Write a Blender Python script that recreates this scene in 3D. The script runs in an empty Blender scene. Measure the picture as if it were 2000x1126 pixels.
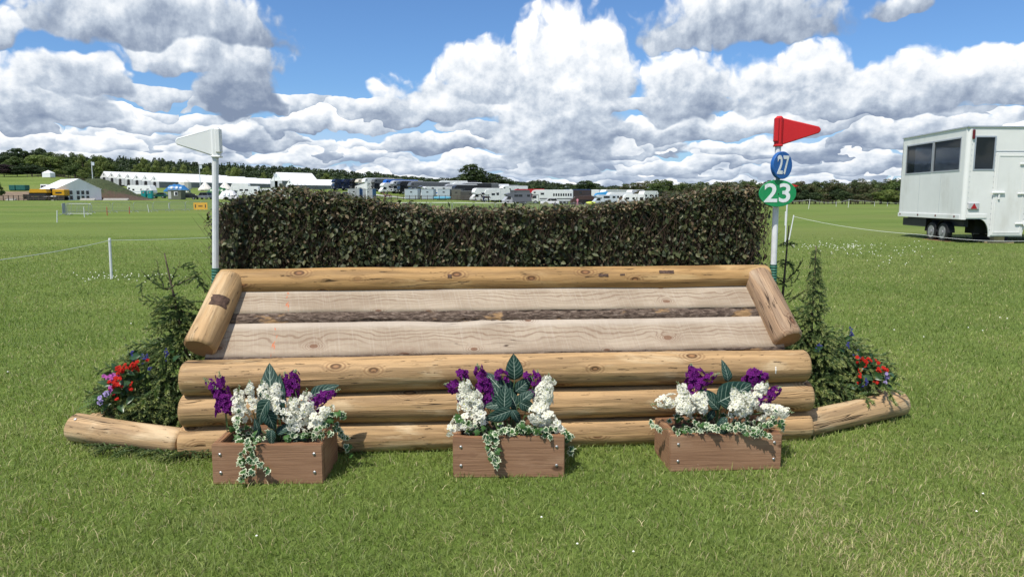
import bpy, bmesh, math, random
import numpy as np
from mathutils import Vector, Matrix, Euler
sc = bpy.context.scene
COL = sc.collection
R = math.radians

# ------------------------------------------------------------------ camera
FPX, CX, CY, EYE = 1390.0, 1000.0, 563.0, 1.55          # focal length and centre in photo pixels, eye height
PITCH = math.atan((563 - 388) / FPX)
cam_data = bpy.data.cameras.new('camera')
cam_data.sensor_width = 36; cam_data.lens = 36 * FPX / 2000
cam_data.clip_start = .05; cam_data.clip_end = 20000
cam = bpy.data.objects.new('camera', cam_data); COL.objects.link(cam)
cam.location = (0, 0, EYE); cam.rotation_euler = (math.pi / 2 - PITCH, 0, 0)
sc.camera = cam

def at(px, py, Y):
    """world point that the photo shows at pixel (px,py) if it stands Y metres ahead"""
    dx = (px - CX) / FPX; dz = -(py - CY) / FPX
    d = (dx, math.cos(PITCH) + dz * math.sin(PITCH), -math.sin(PITCH) + dz * math.cos(PITCH))
    s = Y / d[1]
    return Vector((d[0] * s, Y, EYE + d[2] * s))
def ground_at(px, py):
    dx = (px - CX) / FPX; dz = -(py - CY) / FPX
    d = (dx, math.cos(PITCH) + dz * math.sin(PITCH), -math.sin(PITCH) + dz * math.cos(PITCH))
    s = EYE / -d[2]
    return Vector((d[0] * s, d[1] * s, 0))

# ------------------------------------------------------------------ sun, sky, exposure
SUN_TRAVEL = Vector((.30, .37, -.82)).normalized()
sun_data = bpy.data.lights.new('sun', 'SUN'); sun_data.energy = 4.2; sun_data.angle = R(.53); sun_data.color = (1, .95, .87)
sun = bpy.data.objects.new('sun', sun_data); COL.objects.link(sun)
sun.rotation_euler = SUN_TRAVEL.to_track_quat('-Z', 'Y').to_euler()
SUN_EL = math.asin(-SUN_TRAVEL.z); SUN_AZ = math.atan2(-SUN_TRAVEL.x, -SUN_TRAVEL.y)
sc.view_settings.view_transform = 'Standard'; sc.view_settings.look = 'None'
sc.view_settings.exposure = 0.33; sc.view_settings.gamma = 1
sc.view_settings.use_curve_mapping = False

sc.cycles.max_bounces = 4; sc.cycles.diffuse_bounces = 2; sc.cycles.glossy_bounces = 2; sc.cycles.transmission_bounces = 3
sc.cycles.transparent_max_bounces = 4

class NT:
    """tiny node-tree writer: every method returns an output socket"""
    def __init__(s, tree): s.t = tree
    def n(s, typ, **kw):
        nd = s.t.nodes.new(typ)
        for k, v in kw.items(): setattr(nd, k, v)
        return nd
    def put(s, sock, v):
        if hasattr(v, 'is_output') or hasattr(v, 'links'): s.t.links.new(v, sock)
        elif v is not None:
            if hasattr(sock.default_value, '__len__') and not hasattr(v, '__len__'): v = (v, v, v)
            if hasattr(v, '__len__') and hasattr(sock.default_value, '__len__') and len(v) == 3 and len(sock.default_value) == 4: v = (*v, 1)
            sock.default_value = v
    def m(s, op, a, b=None, c=None, clamp=False):
        nd = s.n('ShaderNodeMath', operation=op, use_clamp=clamp)
        s.put(nd.inputs[0], a)
        if b is not None: s.put(nd.inputs[1], b)
        if c is not None: s.put(nd.inputs[2], c)
        return nd.outputs[0]
    def add(s, a, b): return s.m('ADD', a, b)
    def sub(s, a, b): return s.m('SUBTRACT', a, b)
    def mul(s, a, b): return s.m('MULTIPLY', a, b)
    def ss(s, x, lo, hi, a=0., b=1.):
        nd = s.n('ShaderNodeMapRange', interpolation_type='SMOOTHSTEP')
        s.put(nd.inputs['Value'], x); s.put(nd.inputs['From Min'], lo); s.put(nd.inputs['From Max'], hi)
        s.put(nd.inputs['To Min'], a); s.put(nd.inputs['To Max'], b); return nd.outputs['Result']
    def mix(s, f, a, b, mode='MIX'):
        nd = s.n('ShaderNodeMix', data_type='RGBA', blend_type=mode, clamp_factor=True)
        s.put(nd.inputs[0], f); s.put(nd.inputs[6], a); s.put(nd.inputs[7], b); return nd.outputs[2]
    def xyz(s, x, y, z=0.):
        nd = s.n('ShaderNodeCombineXYZ'); s.put(nd.inputs[0], x); s.put(nd.inputs[1], y); s.put(nd.inputs[2], z); return nd.outputs[0]
    def sep(s, v):
        nd = s.n('ShaderNodeSeparateXYZ'); s.put(nd.inputs[0], v); return nd.outputs
    def v(s, op, a, b=None):
        nd = s.n('ShaderNodeVectorMath', operation=op); s.put(nd.inputs[0], a)
        if b is not None: s.put(nd.inputs[1], b)
        return nd.outputs[0]
    def noise(s, vec, scale=1., detail=4., rough=.55, dist=0., dim='3D', out=0):
        nd = s.n('ShaderNodeTexNoise', noise_dimensions=dim)
        s.put(nd.inputs['Vector'], vec); nd.inputs['Scale'].default_value = scale; nd.inputs['Detail'].default_value = detail
        nd.inputs['Roughness'].default_value = rough; nd.inputs['Distortion'].default_value = dist
        return nd.outputs[out]
    def voro(s, vec, scale=1., detail=0., rough=.5, dim='2D', feature='F1', out='Distance', rnd=1.):
        nd = s.n('ShaderNodeTexVoronoi', voronoi_dimensions=dim, feature=feature)
        s.put(nd.inputs['Vector'], vec); nd.inputs['Scale'].default_value = scale
        nd.inputs['Detail'].default_value = detail; nd.inputs['Roughness'].default_value = rough
        nd.inputs['Randomness'].default_value = rnd
        if feature == 'SMOOTH_F1': nd.inputs['Smoothness'].default_value = .35
        return nd.outputs[out]
    def ramp(s, f, stops):
        nd = s.n('ShaderNodeValToRGB'); s.put(nd.inputs[0], f)
        el = nd.color_ramp.elements
        while len(el) < len(stops): el.new(.5)
        for e, (p, c) in zip(el, stops): e.position = p; e.color = (*c, 1)
        return nd.outputs[0]

def sky_ang(px, py):
    v = at(px, py, 10) - Vector((0, 0, EYE)); v.normalize()
    return math.atan2(v.x, v.y), math.asin(v.z)

world = bpy.data.worlds.new('World'); sc.world = world; world.use_nodes = True
def build_sky():
    t = world.node_tree; t.nodes.clear(); w = NT(t)
    d = w.n('ShaderNodeTexCoord').outputs['Generated']; dn = w.v('NORMALIZE', d); s = w.sep(dn)
    az = w.m('ARCTAN2', s[0], s[1]); el = w.m('ARCSINE', s[2])
    def vma(a, b, c):
        nd = w.n('ShaderNodeVectorMath', operation='MULTIPLY_ADD'); w.put(nd.inputs[0], a); w.put(nd.inputs[1], b); w.put(nd.inputs[2], c); return nd.outputs[0]
    def dot(a, b):
        nd = w.n('ShaderNodeVectorMath', operation='DOT_PRODUCT'); w.put(nd.inputs[0], a); w.put(nd.inputs[1], b); return nd.outputs['Value']
    # detail shared by all cloud layers; finer towards the horizon, where the clouds are farther off
    lel = w.m('LOGARITHM', w.m('MAXIMUM', w.add(el, .10), .01), math.e)
    Q = w.xyz(w.mul(az, 7.5), w.mul(lel, 2.0))
    nz = w.n('ShaderNodeTexNoise', noise_dimensions='2D'); w.put(nz.inputs['Vector'], Q); nz.inputs['Scale'].default_value = 2.4; nz.inputs['Detail'].default_value = 6; nz.inputs['Roughness'].default_value = .60
    wz = w.n('ShaderNodeTexNoise', noise_dimensions='2D'); w.put(wz.inputs['Vector'], Q); wz.inputs['Scale'].default_value = 2.1; wz.inputs['Detail'].default_value = 3
    nc = w.v('SUBTRACT', wz.outputs[1], (.5, .5, .5)); nf = w.sub(nz.outputs[0], .5)
    n1 = w.noise(w.v('ADD', Q, (-.05, .085, 0)), 2.4, 6, .60, dim='2D')
    bil = w.sub(.40, w.voro(vma(nc, (.45, .45, 0), Q), 3.2, 2.6, .5))
    grad = w.sub(nz.outputs[0], n1)
    edge = w.add(w.mul(bil, EDGE_B), w.mul(nf, EDGE_N))
    shade = w.add(w.mul(grad, SH_G), w.add(w.mul(bil, SH_B), w.mul(nf, SH_N)))
    P = vma(nc, (.05, .045, 0), w.xyz(az, el, 1.))        # warped position
    alpha = 0.; lit = 0.; fade = 0.
    def over(f, l, soft, fd):
        nonlocal alpha, lit, fade
        c = w.ss(w.add(w.mul(f, 1.7), edge), 0., soft)
        if isinstance(alpha, float): alpha, lit, fade = c, l, fd
        else:
            alpha = w.m('MAXIMUM', alpha, c); c = w.m('DIVIDE', c, w.m('MAXIMUM', alpha, .001))
            nd = w.n('ShaderNodeMix', data_type='FLOAT'); w.put(nd.inputs[0], c); w.put(nd.inputs[2], lit); w.put(nd.inputs[3], l); lit = nd.outputs[0]
            nd = w.n('ShaderNodeMix', data_type='FLOAT'); w.put(nd.inputs[0], c); w.put(nd.inputs[2], fade); w.put(nd.inputs[3], fd); fade = nd.outputs[0]
    def cells(sx, sy, seed, e0, e1, e2, e3, r, soft, fd, dk=0.):
        p = vma(P, (1 / sx, 1 / sy, 0), (seed, seed * 1.7, 0))
        nd = w.n('ShaderNodeTexVoronoi', voronoi_dimensions='2D', feature='F1'); w.put(nd.inputs['Vector'], p); nd.inputs['Scale'].default_value = 1.; nd.inputs['Randomness'].default_value = .8
        rel = w.v('SUBTRACT', p, nd.outputs['Position']); rc = w.sep(nd.outputs['Color'])
        band = w.mul(w.ss(el, e0, e1), w.ss(el, e3, e2))
        inv = w.m('DIVIDE', 1., w.m('MAXIMUM', w.mul(w.mul(w.add(.6, w.mul(rc[0], .55)), r), band), .02))
        nd = w.n('ShaderNodeVectorMath', operation='SCALE'); w.put(nd.inputs[0], rel); w.put(nd.inputs[3], inv)
        L = w.v('ADD', nd.outputs[0], (0, .2, 0))
        m = w.v('MAXIMUM', L, w.v('MULTIPLY', L, (-1, -2.6, 0)))
        over(w.sub(w.sub(w.mul(band, 2.45), 1.), dot(m, m)), w.add(dot(L, (-.08, .54, 0)), w.mul(w.sub(rc[1], .5 + dk), .26)), soft, fd)
    for a in CELLS: cells(*a)
    # the single large clouds of the photograph
    for grp in BIGCLOUDS:
        cur = None
        for px, py, wx, hy, dk in grp:
            a0, e0 = sky_ang(px, py); sa = FPX / wx; se = FPX / hy
            L = vma(P, (sa, se, 0), (-a0 * sa, -e0 * se, -dk * .1)); m = w.v('MAXIMUM', L, w.v('MULTIPLY', L, (-1, -2.8, 0)))
            d2 = dot(m, m); S = dot(L, (-.12, .54, 10))
            if cur is None: cur, ly = d2, S
            else:
                g = w.ss(w.sub(cur, d2), -.12, .12)
                nd = w.n('ShaderNodeMix', data_type='FLOAT'); w.put(nd.inputs[0], g); w.put(nd.inputs[2], ly); w.put(nd.inputs[3], S); ly = nd.outputs[0]
                cur = w.m('MINIMUM', cur, d2)
        over(w.sub(1., cur), ly, .60, 0.)
    st = w.noise(w.xyz(w.mul(az, 3.), w.mul(el, 42)), 1, 3, .55, dim='2D')
    sky = w.n('ShaderNodeTexSky', sky_type='NISHITA'); sky.sun_disc = False
    sky.sun_elevation = SUN_EL; sky.sun_rotation = SUN_AZ; sky.air_density = 1.0; sky.dust_density = .2; sky.ozone_density = 4.0
    w.put(sky.inputs[0], dn)
    col = w.mix(1., sky.outputs[0], SKYTINT, 'MULTIPLY')
    veil = w.mul(w.ss(el, .15, .01), w.ss(st, .34, .58, .35, .9))
    col = w.mix(veil, col, w.mix(w.ss(st, .42, .62), (.26, .37, .58), (.43, .54, .73)))
    cl = w.ramp(w.add(w.add(lit, shade), w.ss(el, .03, .16, .41, .54)), RAMP)
    cl = w.mix(fade, cl, (.47, .57, .72))
    col = w.mix(alpha, col, cl)
    bg = w.n('ShaderNodeBackground'); w.put(bg.inputs[0], col); bg.inputs[1].default_value = 1.0
    out = w.n('ShaderNodeOutputWorld'); t.links.new(bg.outputs[0], out.inputs[0])
    world.cycles.sampling_method = 'NONE'
SKYTINT = (.066, .086, .108)
EDGE_B, EDGE_N, SH_G, SH_B, SH_N = .80, .75, .90, .20, .30
RAMP = [(0., (.19, .24, .34)), (.2, (.28, .335, .43)), (.42, (.44, .50, .585)), (.62, (.66, .70, .75)), (.82, (.84, .85, .86)), (1., (.98, .975, .96))]
CELLS = [(.075, .0150, 3.3, -.03, -.02, .035, .06, .80, .6, .36), (.085, .0200, 8.1, .0, .012, .06, .09, .80, .45, .16), (.115, .0285, 1.7, .015, .035, .095, .13, .80, .4, .06),
         (.14, .0370, 5.9, .04, .065, .125, .16, .80, .35, .0), (.60, .30, 21.3, .30, .45, 1.1, 1.45, .55, .25, 0.)]
# groups from far to near; base middle px, py, half width px, height px, darkness
BIGCLOUDS = [[(40, 205, 170, 95, .02), (1750, 195, 330, 85, .02), (1890, 165, 200, 65, -.08), (1560, 175, 150, 95, -.05), (870, 215, 160, 85, -.02)],
    [(150, 168, 110, 60, .06), (1335, 205, 110, 125, .06), (960, 165, 130, 95, -.05), (1090, 250, 165, 265, -.02), (1180, 160, 75, 130, -.10)],
    [(390, 125, 170, 75, .05), (470, 198, 85, 115, .38), (310, 66, 250, 105, .20), (1440, 62, 230, 95, .17), (0, 80, 40, 60, .1), (1760, 18, 60, 40, .1)]]
build_sky()

# ------------------------------------------------------------------ helpers
def tag(o, label=None, cat=None, group=None, kind=None):
    if label: o['label'] = label
    if cat: o['category'] = cat
    if group: o['group'] = group
    if kind: o['kind'] = kind
    return o
def empty(name, loc=(0, 0, 0), rz=0., label=None, cat=None, group=None, rot=None):
    o = bpy.data.objects.new(name, None); COL.objects.link(o); o.empty_display_size = .1
    o.location = loc; o.rotation_euler = rot if rot else (0, 0, rz)
    return tag(o, label, cat, group)
def put(name, mesh, parent=None, loc=None, rot=None, scale=None):
    o = bpy.data.objects.new(name, mesh); COL.objects.link(o)
    if parent: o.parent = parent
    if loc is not None: o.location = loc
    if rot is not None:
        if isinstance(rot, Matrix): o.rotation_euler = rot.to_euler()
        else: o.rotation_euler = rot
    if scale is not None: o.scale = scale if hasattr(scale, '__len__') else (scale,) * 3
    return o
def copy_tree(o, parent=None):
    c = o.copy(); COL.objects.link(c); c.parent = parent
    for ch in list(o.children): copy_tree(ch, c)
    return c
def mesh_np(name, verts, faces, mats=(), smooth=False, midx=None, col=None, uv=None):
    """faces: list of int arrays (n,k) with equal k per array"""
    me = bpy.data.meshes.new(name)
    verts = np.asarray(verts, np.float32); me.vertices.add(len(verts)); me.vertices.foreach_set('co', verts.ravel())
    if not isinstance(faces, list): faces = [faces]
    faces = [np.asarray(f, np.int32) for f in faces if len(f)]
    loops = np.concatenate([f.ravel() for f in faces]); tot = np.concatenate([np.full(len(f), f.shape[1], np.int32) for f in faces])
    start = np.concatenate([[0], np.cumsum(tot)[:-1]]).astype(np.int32)
    me.loops.add(len(loops)); me.loops.foreach_set('vertex_index', loops)
    me.polygons.add(len(tot)); me.polygons.foreach_set('loop_start', start); me.polygons.foreach_set('loop_total', tot)
    if smooth: me.polygons.foreach_set('use_smooth', np.ones(len(tot), bool))
    if midx is not None: me.polygons.foreach_set('material_index', np.asarray(midx, np.int32))
    if uv is not None:
        l = me.uv_layers.new(name='UVMap'); l.data.foreach_set('uv', np.asarray(uv, np.float32)[loops].ravel())
    if col is not None:
        a = me.color_attributes.new('col', 'FLOAT_COLOR', 'POINT')
        c = np.ones((len(verts), 4), np.float32); c[:, :3] = col; a.data.foreach_set('color', c.ravel())
    for m in mats: me.materials.append(m)
    me.update(calc_edges=True); me.validate()
    return me
class MB:
    """collects boxes, tubes, prisms; build() links ONE mesh object"""
    def __init__(s): s.v = []; s.f = []; s.mi = []; s.cur = 0
    def add(s, vs, fs):
        o = len(s.v); s.v += [tuple(v) for v in vs]
        for f in fs: s.f.append([i + o for i in f]); s.mi.append(s.cur)
        return s
    def box(s, c, d, rot=None, bev=0.):
        hx, hy, hz = d[0] / 2, d[1] / 2, d[2] / 2
        b = min(bev, .45 * min(d))
        M = rot if rot is not None else Matrix.Identity(3)
        c = Vector(c)
        if b <= 0:
            vs = [Vector((x, y, z)) for x in (-hx, hx) for y in (-hy, hy) for z in (-hz, hz)]
            fs = [(0, 1, 3, 2), (4, 6, 7, 5), (0, 4, 5, 1), (2, 3, 7, 6), (0, 2, 6, 4), (1, 5, 7, 3)]
            return s.add([c + M @ v for v in vs], fs)
        bm = bmesh.new(); bmesh.ops.create_cube(bm, size=1)
        for v in bm.verts: v.co = Vector((v.co.x * d[0], v.co.y * d[1], v.co.z * d[2]))
        bmesh.ops.bevel(bm, geom=bm.edges[:], offset=b, segments=1, affect='EDGES')
        bm.verts.index_update()
        s.add([c + M @ v.co for v in bm.verts], [[v.index for v in f.verts] for f in bm.faces]); bm.free()
        return s
    def tube(s, pts, rad, n=8, cap=True):
        pts = [Vector(p) for p in pts]; k = len(pts)
        if not hasattr(rad, '__len__'): rad = [rad] * k
        vs = []; up = None
        for i, p in enumerate(pts):
            t = (pts[min(i + 1, k - 1)] - pts[max(i - 1, 0)]).normalized()
            if up is None: up = Vector((0, 0, 1)) if abs(t.z) < .9 else Vector((1, 0, 0))
            a = t.cross(up).normalized(); b = a.cross(t).normalized(); up = b
            for j in range(n):
                th = 2 * math.pi * j / n; vs.append(p + (a * math.cos(th) + b * math.sin(th)) * rad[i])
        fs = [(i * n + j, i * n + (j + 1) % n, (i + 1) * n + (j + 1) % n, (i + 1) * n + j) for i in range(k - 1) for j in range(n)]
        if cap: fs += [tuple(range(n))[::-1], tuple((k - 1) * n + j for j in range(n))]
        return s.add(vs, fs)
    def prism(s, poly, axis_from, axis_to, frame=None, ch=0.):
        """poly in (x,z), extruded along y from axis_from to axis_to; ch: chamfer at both ends"""
        k = len(poly); cx = sum(p[0] for p in poly) / k; cz = sum(p[1] for p in poly) / k
        def ring(y, sh): return [Vector((cx + (p[0] - cx) * (1 - sh), y, cz + (p[1] - cz) * (1 - sh))) for p in poly]
        if ch > 0:
            ext = max(max(abs(p[0] - cx), abs(p[1] - cz)) for p in poly); sg = 1 if axis_to > axis_from else -1
            rings = [ring(axis_from, ch / ext), ring(axis_from + sg * ch, 0), ring(axis_to - sg * ch, 0), ring(axis_to, ch / ext)]
        else: rings = [ring(axis_from, 0), ring(axis_to, 0)]
        vs = [v for r in rings for v in r]
        if frame is not None: vs = [frame @ v for v in vs]
        m = len(rings)
        fs = [tuple(range(k)), tuple((m - 1) * k + j for j in range(k))[::-1]]
        fs += [(i * k + j, (i + 1) * k + j, (i + 1) * k + (j + 1) % k, i * k + (j + 1) % k) for i in range(m - 1) for j in range(k)]
        return s.add(vs, fs)
    def mesh(s, name, mats, smooth=False):
        me = bpy.data.meshes.new(name); me.from_pydata([tuple(v) for v in s.v], [], s.f)
        if not isinstance(mats, (list, tuple)): mats = [mats]
        for m in mats: me.materials.append(m)
        me.polygons.foreach_set('material_index', s.mi)
        bm = bmesh.new(); bm.from_mesh(me); bmesh.ops.recalc_face_normals(bm, faces=bm.faces[:]); bm.to_mesh(me); bm.free()
        if smooth: me.polygons.foreach_set('use_smooth', [True] * len(me.polygons))
        me.update(); return me
    def build(s, name, mats, parent=None, smooth=False, loc=None, rot=None):
        return put(name, s.mesh(name, mats, smooth), parent, loc, rot)

def vnoise(x, y, seed=0, oct=4):
    """numpy value noise, 0..1"""
    out = 0; amp = .5; x = np.asarray(x, float); y = np.asarray(y, float)
    for o in range(oct):
        xi = np.floor(x).astype(np.int64); yi = np.floor(y).astype(np.int64); fx = x - xi; fy = y - yi
        fx = fx * fx * (3 - 2 * fx); fy = fy * fy * (3 - 2 * fy)
        def h(a, b):
            n = (a * 374761393 + b * 668265263 + (seed + o) * 1442695041) & 0xffffffff
            n = ((n ^ (n >> 13)) * 1274126177) & 0xffffffff
            return ((n ^ (n >> 16)) & 0xffff) / 65535.
        v = (h(xi, yi) * (1 - fx) + h(xi + 1, yi) * fx) * (1 - fy) + (h(xi, yi + 1) * (1 - fx) + h(xi + 1, yi + 1) * fx) * fy
        out = out + amp * v; amp *= .5; x = x * 2.03 + 17.1; y = y * 2.03 + 5.7
    return out / (1 - .5 ** oct)
def sstep(a, b, x):
    t = np.clip((np.asarray(x, float) - a) / (b - a), 0, 1); return t * t * (3 - 2 * t)
def TZ(x, y):
    """terrain height"""
    x = np.asarray(x, float); y = np.asarray(y, float)
    t = x / np.maximum(y, 1.)
    L = sstep(.06, -.10, t)
    z = L * (1.2 * sstep(60, 170, y) + 4.4 * sstep(168, 275, y) + 13 * sstep(290, 800, y))
    z = z + 4.5 * sstep(-.54, -.64, t) * sstep(190, 285, y) + 2.2 * sstep(-.44, -.52, t) * sstep(272, 312, y)
    z = z + (1 - L) * 1.3 * sstep(174, 212, y) * sstep(.24, .18, t)
    z = z + (1 - L) * (1.0 * sstep(230, 330, y) + 12 * sstep(330, 900, y))
    z = z + .10 * (vnoise(x / 9 + 50, y / 9 + 50, 3, 2) - .5) * sstep(9, 30, y) * (1 - sstep(100, 200, y))
    return np.where(y > 8, z, 0)
def tz(x, y): return float(TZ(x, y))

# ------------------------------------------------------------------ materials
def mat(name, color=(.5, .5, .5), rough=.6, var=0., scale=4., bump=0., bscale=60., metal=0., spec=.4, dirt=None):
    m = bpy.data.materials.new(name); m.use_nodes = True; t = m.node_tree; q = NT(t); b = t.nodes['Principled BSDF']
    b.inputs['Roughness'].default_value = rough; b.inputs['Metallic'].default_value = metal; b.inputs['Specular IOR Level'].default_value = spec
    co = q.n('ShaderNodeTexCoord').outputs['Object']
    c = (*color, 1)
    if var > 0:
        n = q.noise(co, scale, 5, .6)
        c = q.mix(q.ss(n, .3, .7), tuple(x * (1 - var) for x in color), tuple(min(1, x * (1 + var)) for x in color))
    if dirt:
        n = q.noise(q.v('MULTIPLY', co, (1, 1, .35)), dirt[1], 6, .65)
        c = q.mix(q.ss(n, .5, .78, 0., dirt[2]), c, dirt[0])
    q.put(b.inputs['Base Color'], c)
    if bump > 0:
        bn = q.n('ShaderNodeBump'); bn.inputs['Strength'].default_value = bump; bn.inputs['Distance'].default_value = .01
        q.put(bn.inputs['Height'], q.noise(co, bscale, 4, .6)); t.links.new(bn.outputs[0], b.inputs['Normal'])
    return m
def leaf_mat(name, tint=(1, 1, 1), rough=.55, trans=.35, spec=.35, colattr=True, var=.0):
    """foliage: base colour from the leaf's own colour attribute, some light passing through"""
    m = bpy.data.materials.new(name); m.use_nodes = True; t = m.node_tree; q = NT(t); b = t.nodes['Principled BSDF']
    a = q.n('ShaderNodeVertexColor'); a.layer_name = 'col'
    c = q.mix(1., a.outputs[0], tint, 'MULTIPLY') if colattr else (*tint, 1)
    q.put(b.inputs['Base Color'], c); b.inputs['Roughness'].default_value = rough; b.inputs['Specular IOR Level'].default_value = spec
    tr = q.n('ShaderNodeBsdfTranslucent'); q.put(tr.inputs[0], q.mix(1., c, (1.1, 1.25, .6), 'MULTIPLY') if colattr else (*[x * 1.1 for x in tint], 1))
    mx = q.n('ShaderNodeMixShader'); mx.inputs[0].default_value = trans
    t.links.new(b.outputs[0], mx.inputs[1]); t.links.new(tr.outputs[0], mx.inputs[2])
    t.links.new(mx.outputs[0], t.nodes['Material Output'].inputs[0])
    return m
MATS = {}
def cm(key, *a, **k):
    if key not in MATS: MATS[key] = mat(key, *a, **k)
    return MATS[key]

def log_material(name, tan, pale, dark, grain=1., knot=.78, weather=0.):
    m = bpy.data.materials.new(name); m.use_nodes = True; t = m.node_tree; q = NT(t); b = t.nodes['Principled BSDF']
    uv = q.n('ShaderNodeUVMap').outputs[0]; rnd = q.n('ShaderNodeObjectInfo').outputs['Random']
    P = q.v('ADD', uv, q.xyz(q.mul(rnd, 37.), q.mul(rnd, 11.)))
    s = q.sep(P); u, v = s[0], s[1]
    # knots
    kv = q.xyz(q.mul(u, 2.3), q.mul(v, 4.2))
    kd = q.voro(kv, 1., rnd=.9); kc = q.sep(q.voro(kv, 1., out='Color', rnd=.9))
    on = q.ss(kc[0], 1 - knot, 1 - knot + .02)
    ks = q.add(.045, q.mul(kc[1], .07))
    kin = q.mul(q.ss(q.m('DIVIDE', kd, ks), 1.05, .75), on)
    kring = q.mul(q.ss(q.m('DIVIDE', kd, ks), 3.4, 1.0), on)
    # grain, pushed aside by the knots
    vw = q.add(v, q.mul(kring, .02)); vw = q.add(vw, q.mul(q.sub(q.noise(q.xyz(q.mul(u, 1.6), q.mul(v, 4)), 1, 3, .5, dim='2D'), .5), .05))
    g1 = q.noise(q.xyz(q.mul(u, .9), q.mul(vw, 26)), 1, 5, .62, dim='2D')
    g2 = q.noise(q.xyz(q.mul(u, 5.), q.mul(vw, 190)), 1, 3, .6, dim='2D')
    big = q.noise(q.xyz(q.mul(u, 1.3), q.mul(v, 5)), 1, 5, .6, .4, dim='2D')
    c = q.mix(q.ss(g1, .36, .64), tan, tuple(x * .62 for x in tan))
    c = q.mix(q.ss(big, .52, .72, 0., .75), c, pale)
    c = q.mix(q.ss(g2, .52, .75, 0., .35 * grain), c, dark)
    stain = q.noise(q.xyz(q.mul(u, 2.1), q.mul(v, 7)), 1.7, 6, .7, dim='2D')
    c = q.mix(q.ss(stain, .60, .72, 0., .45), c, tuple(x * .55 for x in tan))
    if weather: c = q.mix(weather, c, (.30, .26, .22))
    # long drying cracks and short chops
    ck = q.noise(q.xyz(q.mul(u, .55), q.mul(vw, 13)), 1, 2, .45, dim='2D')
    crack = q.mul(q.ss(q.m('ABSOLUTE', q.sub(ck, .5)), .0075, .002), q.ss(q.noise(q.xyz(q.mul(u, 1.2), q.mul(v, 3)), 1, 3, .5, dim='2D'), .50, .58))
    nick = q.ss(q.noise(q.xyz(q.mul(u, 7.), q.mul(v, 60)), 1, 4, .65, dim='2D'), .665, .715)
    c = q.mix(q.mul(q.mul(kring, .75), q.ss(q.m('SINE', q.mul(kd, 110.)), -.6, .8)), c, dark)
    c = q.mix(kin, c, q.mix(q.ss(q.m('DIVIDE', kd, ks), .25, .75), tuple(x * 1.5 for x in dark), tuple(x * .5 for x in dark))); c = q.mix(q.m('MAXIMUM', crack, q.mul(nick, .75)), c, (.05, .03, .018))
    q.put(b.inputs['Base Color'], c); b.inputs['Roughness'].default_value = .62; b.inputs['Specular IOR Level'].default_value = .25
    h = q.add(q.add(q.mul(g1, .5), q.mul(g2, .25)), q.add(q.mul(crack, -1.6), q.add(q.mul(nick, -.8), q.mul(kin, -.4))))
    h = q.add(h, q.mul(big, .5))
    bn = q.n('ShaderNodeBump'); bn.inputs['Strength'].default_value = .8; bn.inputs['Distance'].default_value = .009
    q.put(bn.inputs['Height'], h); t.links.new(bn.outputs[0], b.inputs['Normal'])
    return m
def end_material(name, a, bcol):
    m = bpy.data.materials.new(name); m.use_nodes = True; t = m.node_tree; q = NT(t); b = t.nodes['Principled BSDF']
    uv = q.n('ShaderNodeUVMap').outputs[0]
    r = q.m('SQRT', q.n('ShaderNodeVectorMath', operation='DOT_PRODUCT').outputs['Value'])
    nd = r.node.inputs[0].links[0].from_node; q.put(nd.inputs[0], uv); q.put(nd.inputs[1], uv)
    w = q.noise(uv, 14, 4, .6)
    rg = q.m('SINE', q.add(q.mul(r, 900), q.mul(w, 9)))
    c = q.mix(q.ss(rg, -.3, .9), a, bcol)
    ang = q.noise(q.v('NORMALIZE', uv), 5., 3, .6)
    c = q.mix(q.ss(ang, .60, .64, 0., .6), c, (.08, .05, .03))
    q.put(b.inputs['Base Color'], c); b.inputs['Roughness'].default_value = .8
    return m
M_LOG = log_material('peeled_log', (.47, .30, .145), (.60, .455, .275), (.20, .105, .045))
M_LOGTOP = log_material('peeled_top_log', (.42, .25, .10), (.52, .35, .165), (.17, .08, .032))
M_LOGR = log_material('weathered_log', (.42, .26, .14), (.56, .42, .28), (.15, .075, .04), grain=2.2, weather=.18)
M_LOGW = log_material('ground_log', (.48, .315, .16), (.60, .46, .28), (.18, .10, .05), weather=.06)
M_END = end_material('log_end_grain', (.52, .34, .17), (.30, .17, .075))
M_ENDD = end_material('log_end_shaded', (.30, .18, .09), (.15, .08, .04))  # darker copy of the end grain: shade on the side logs' ends put into colour

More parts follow.
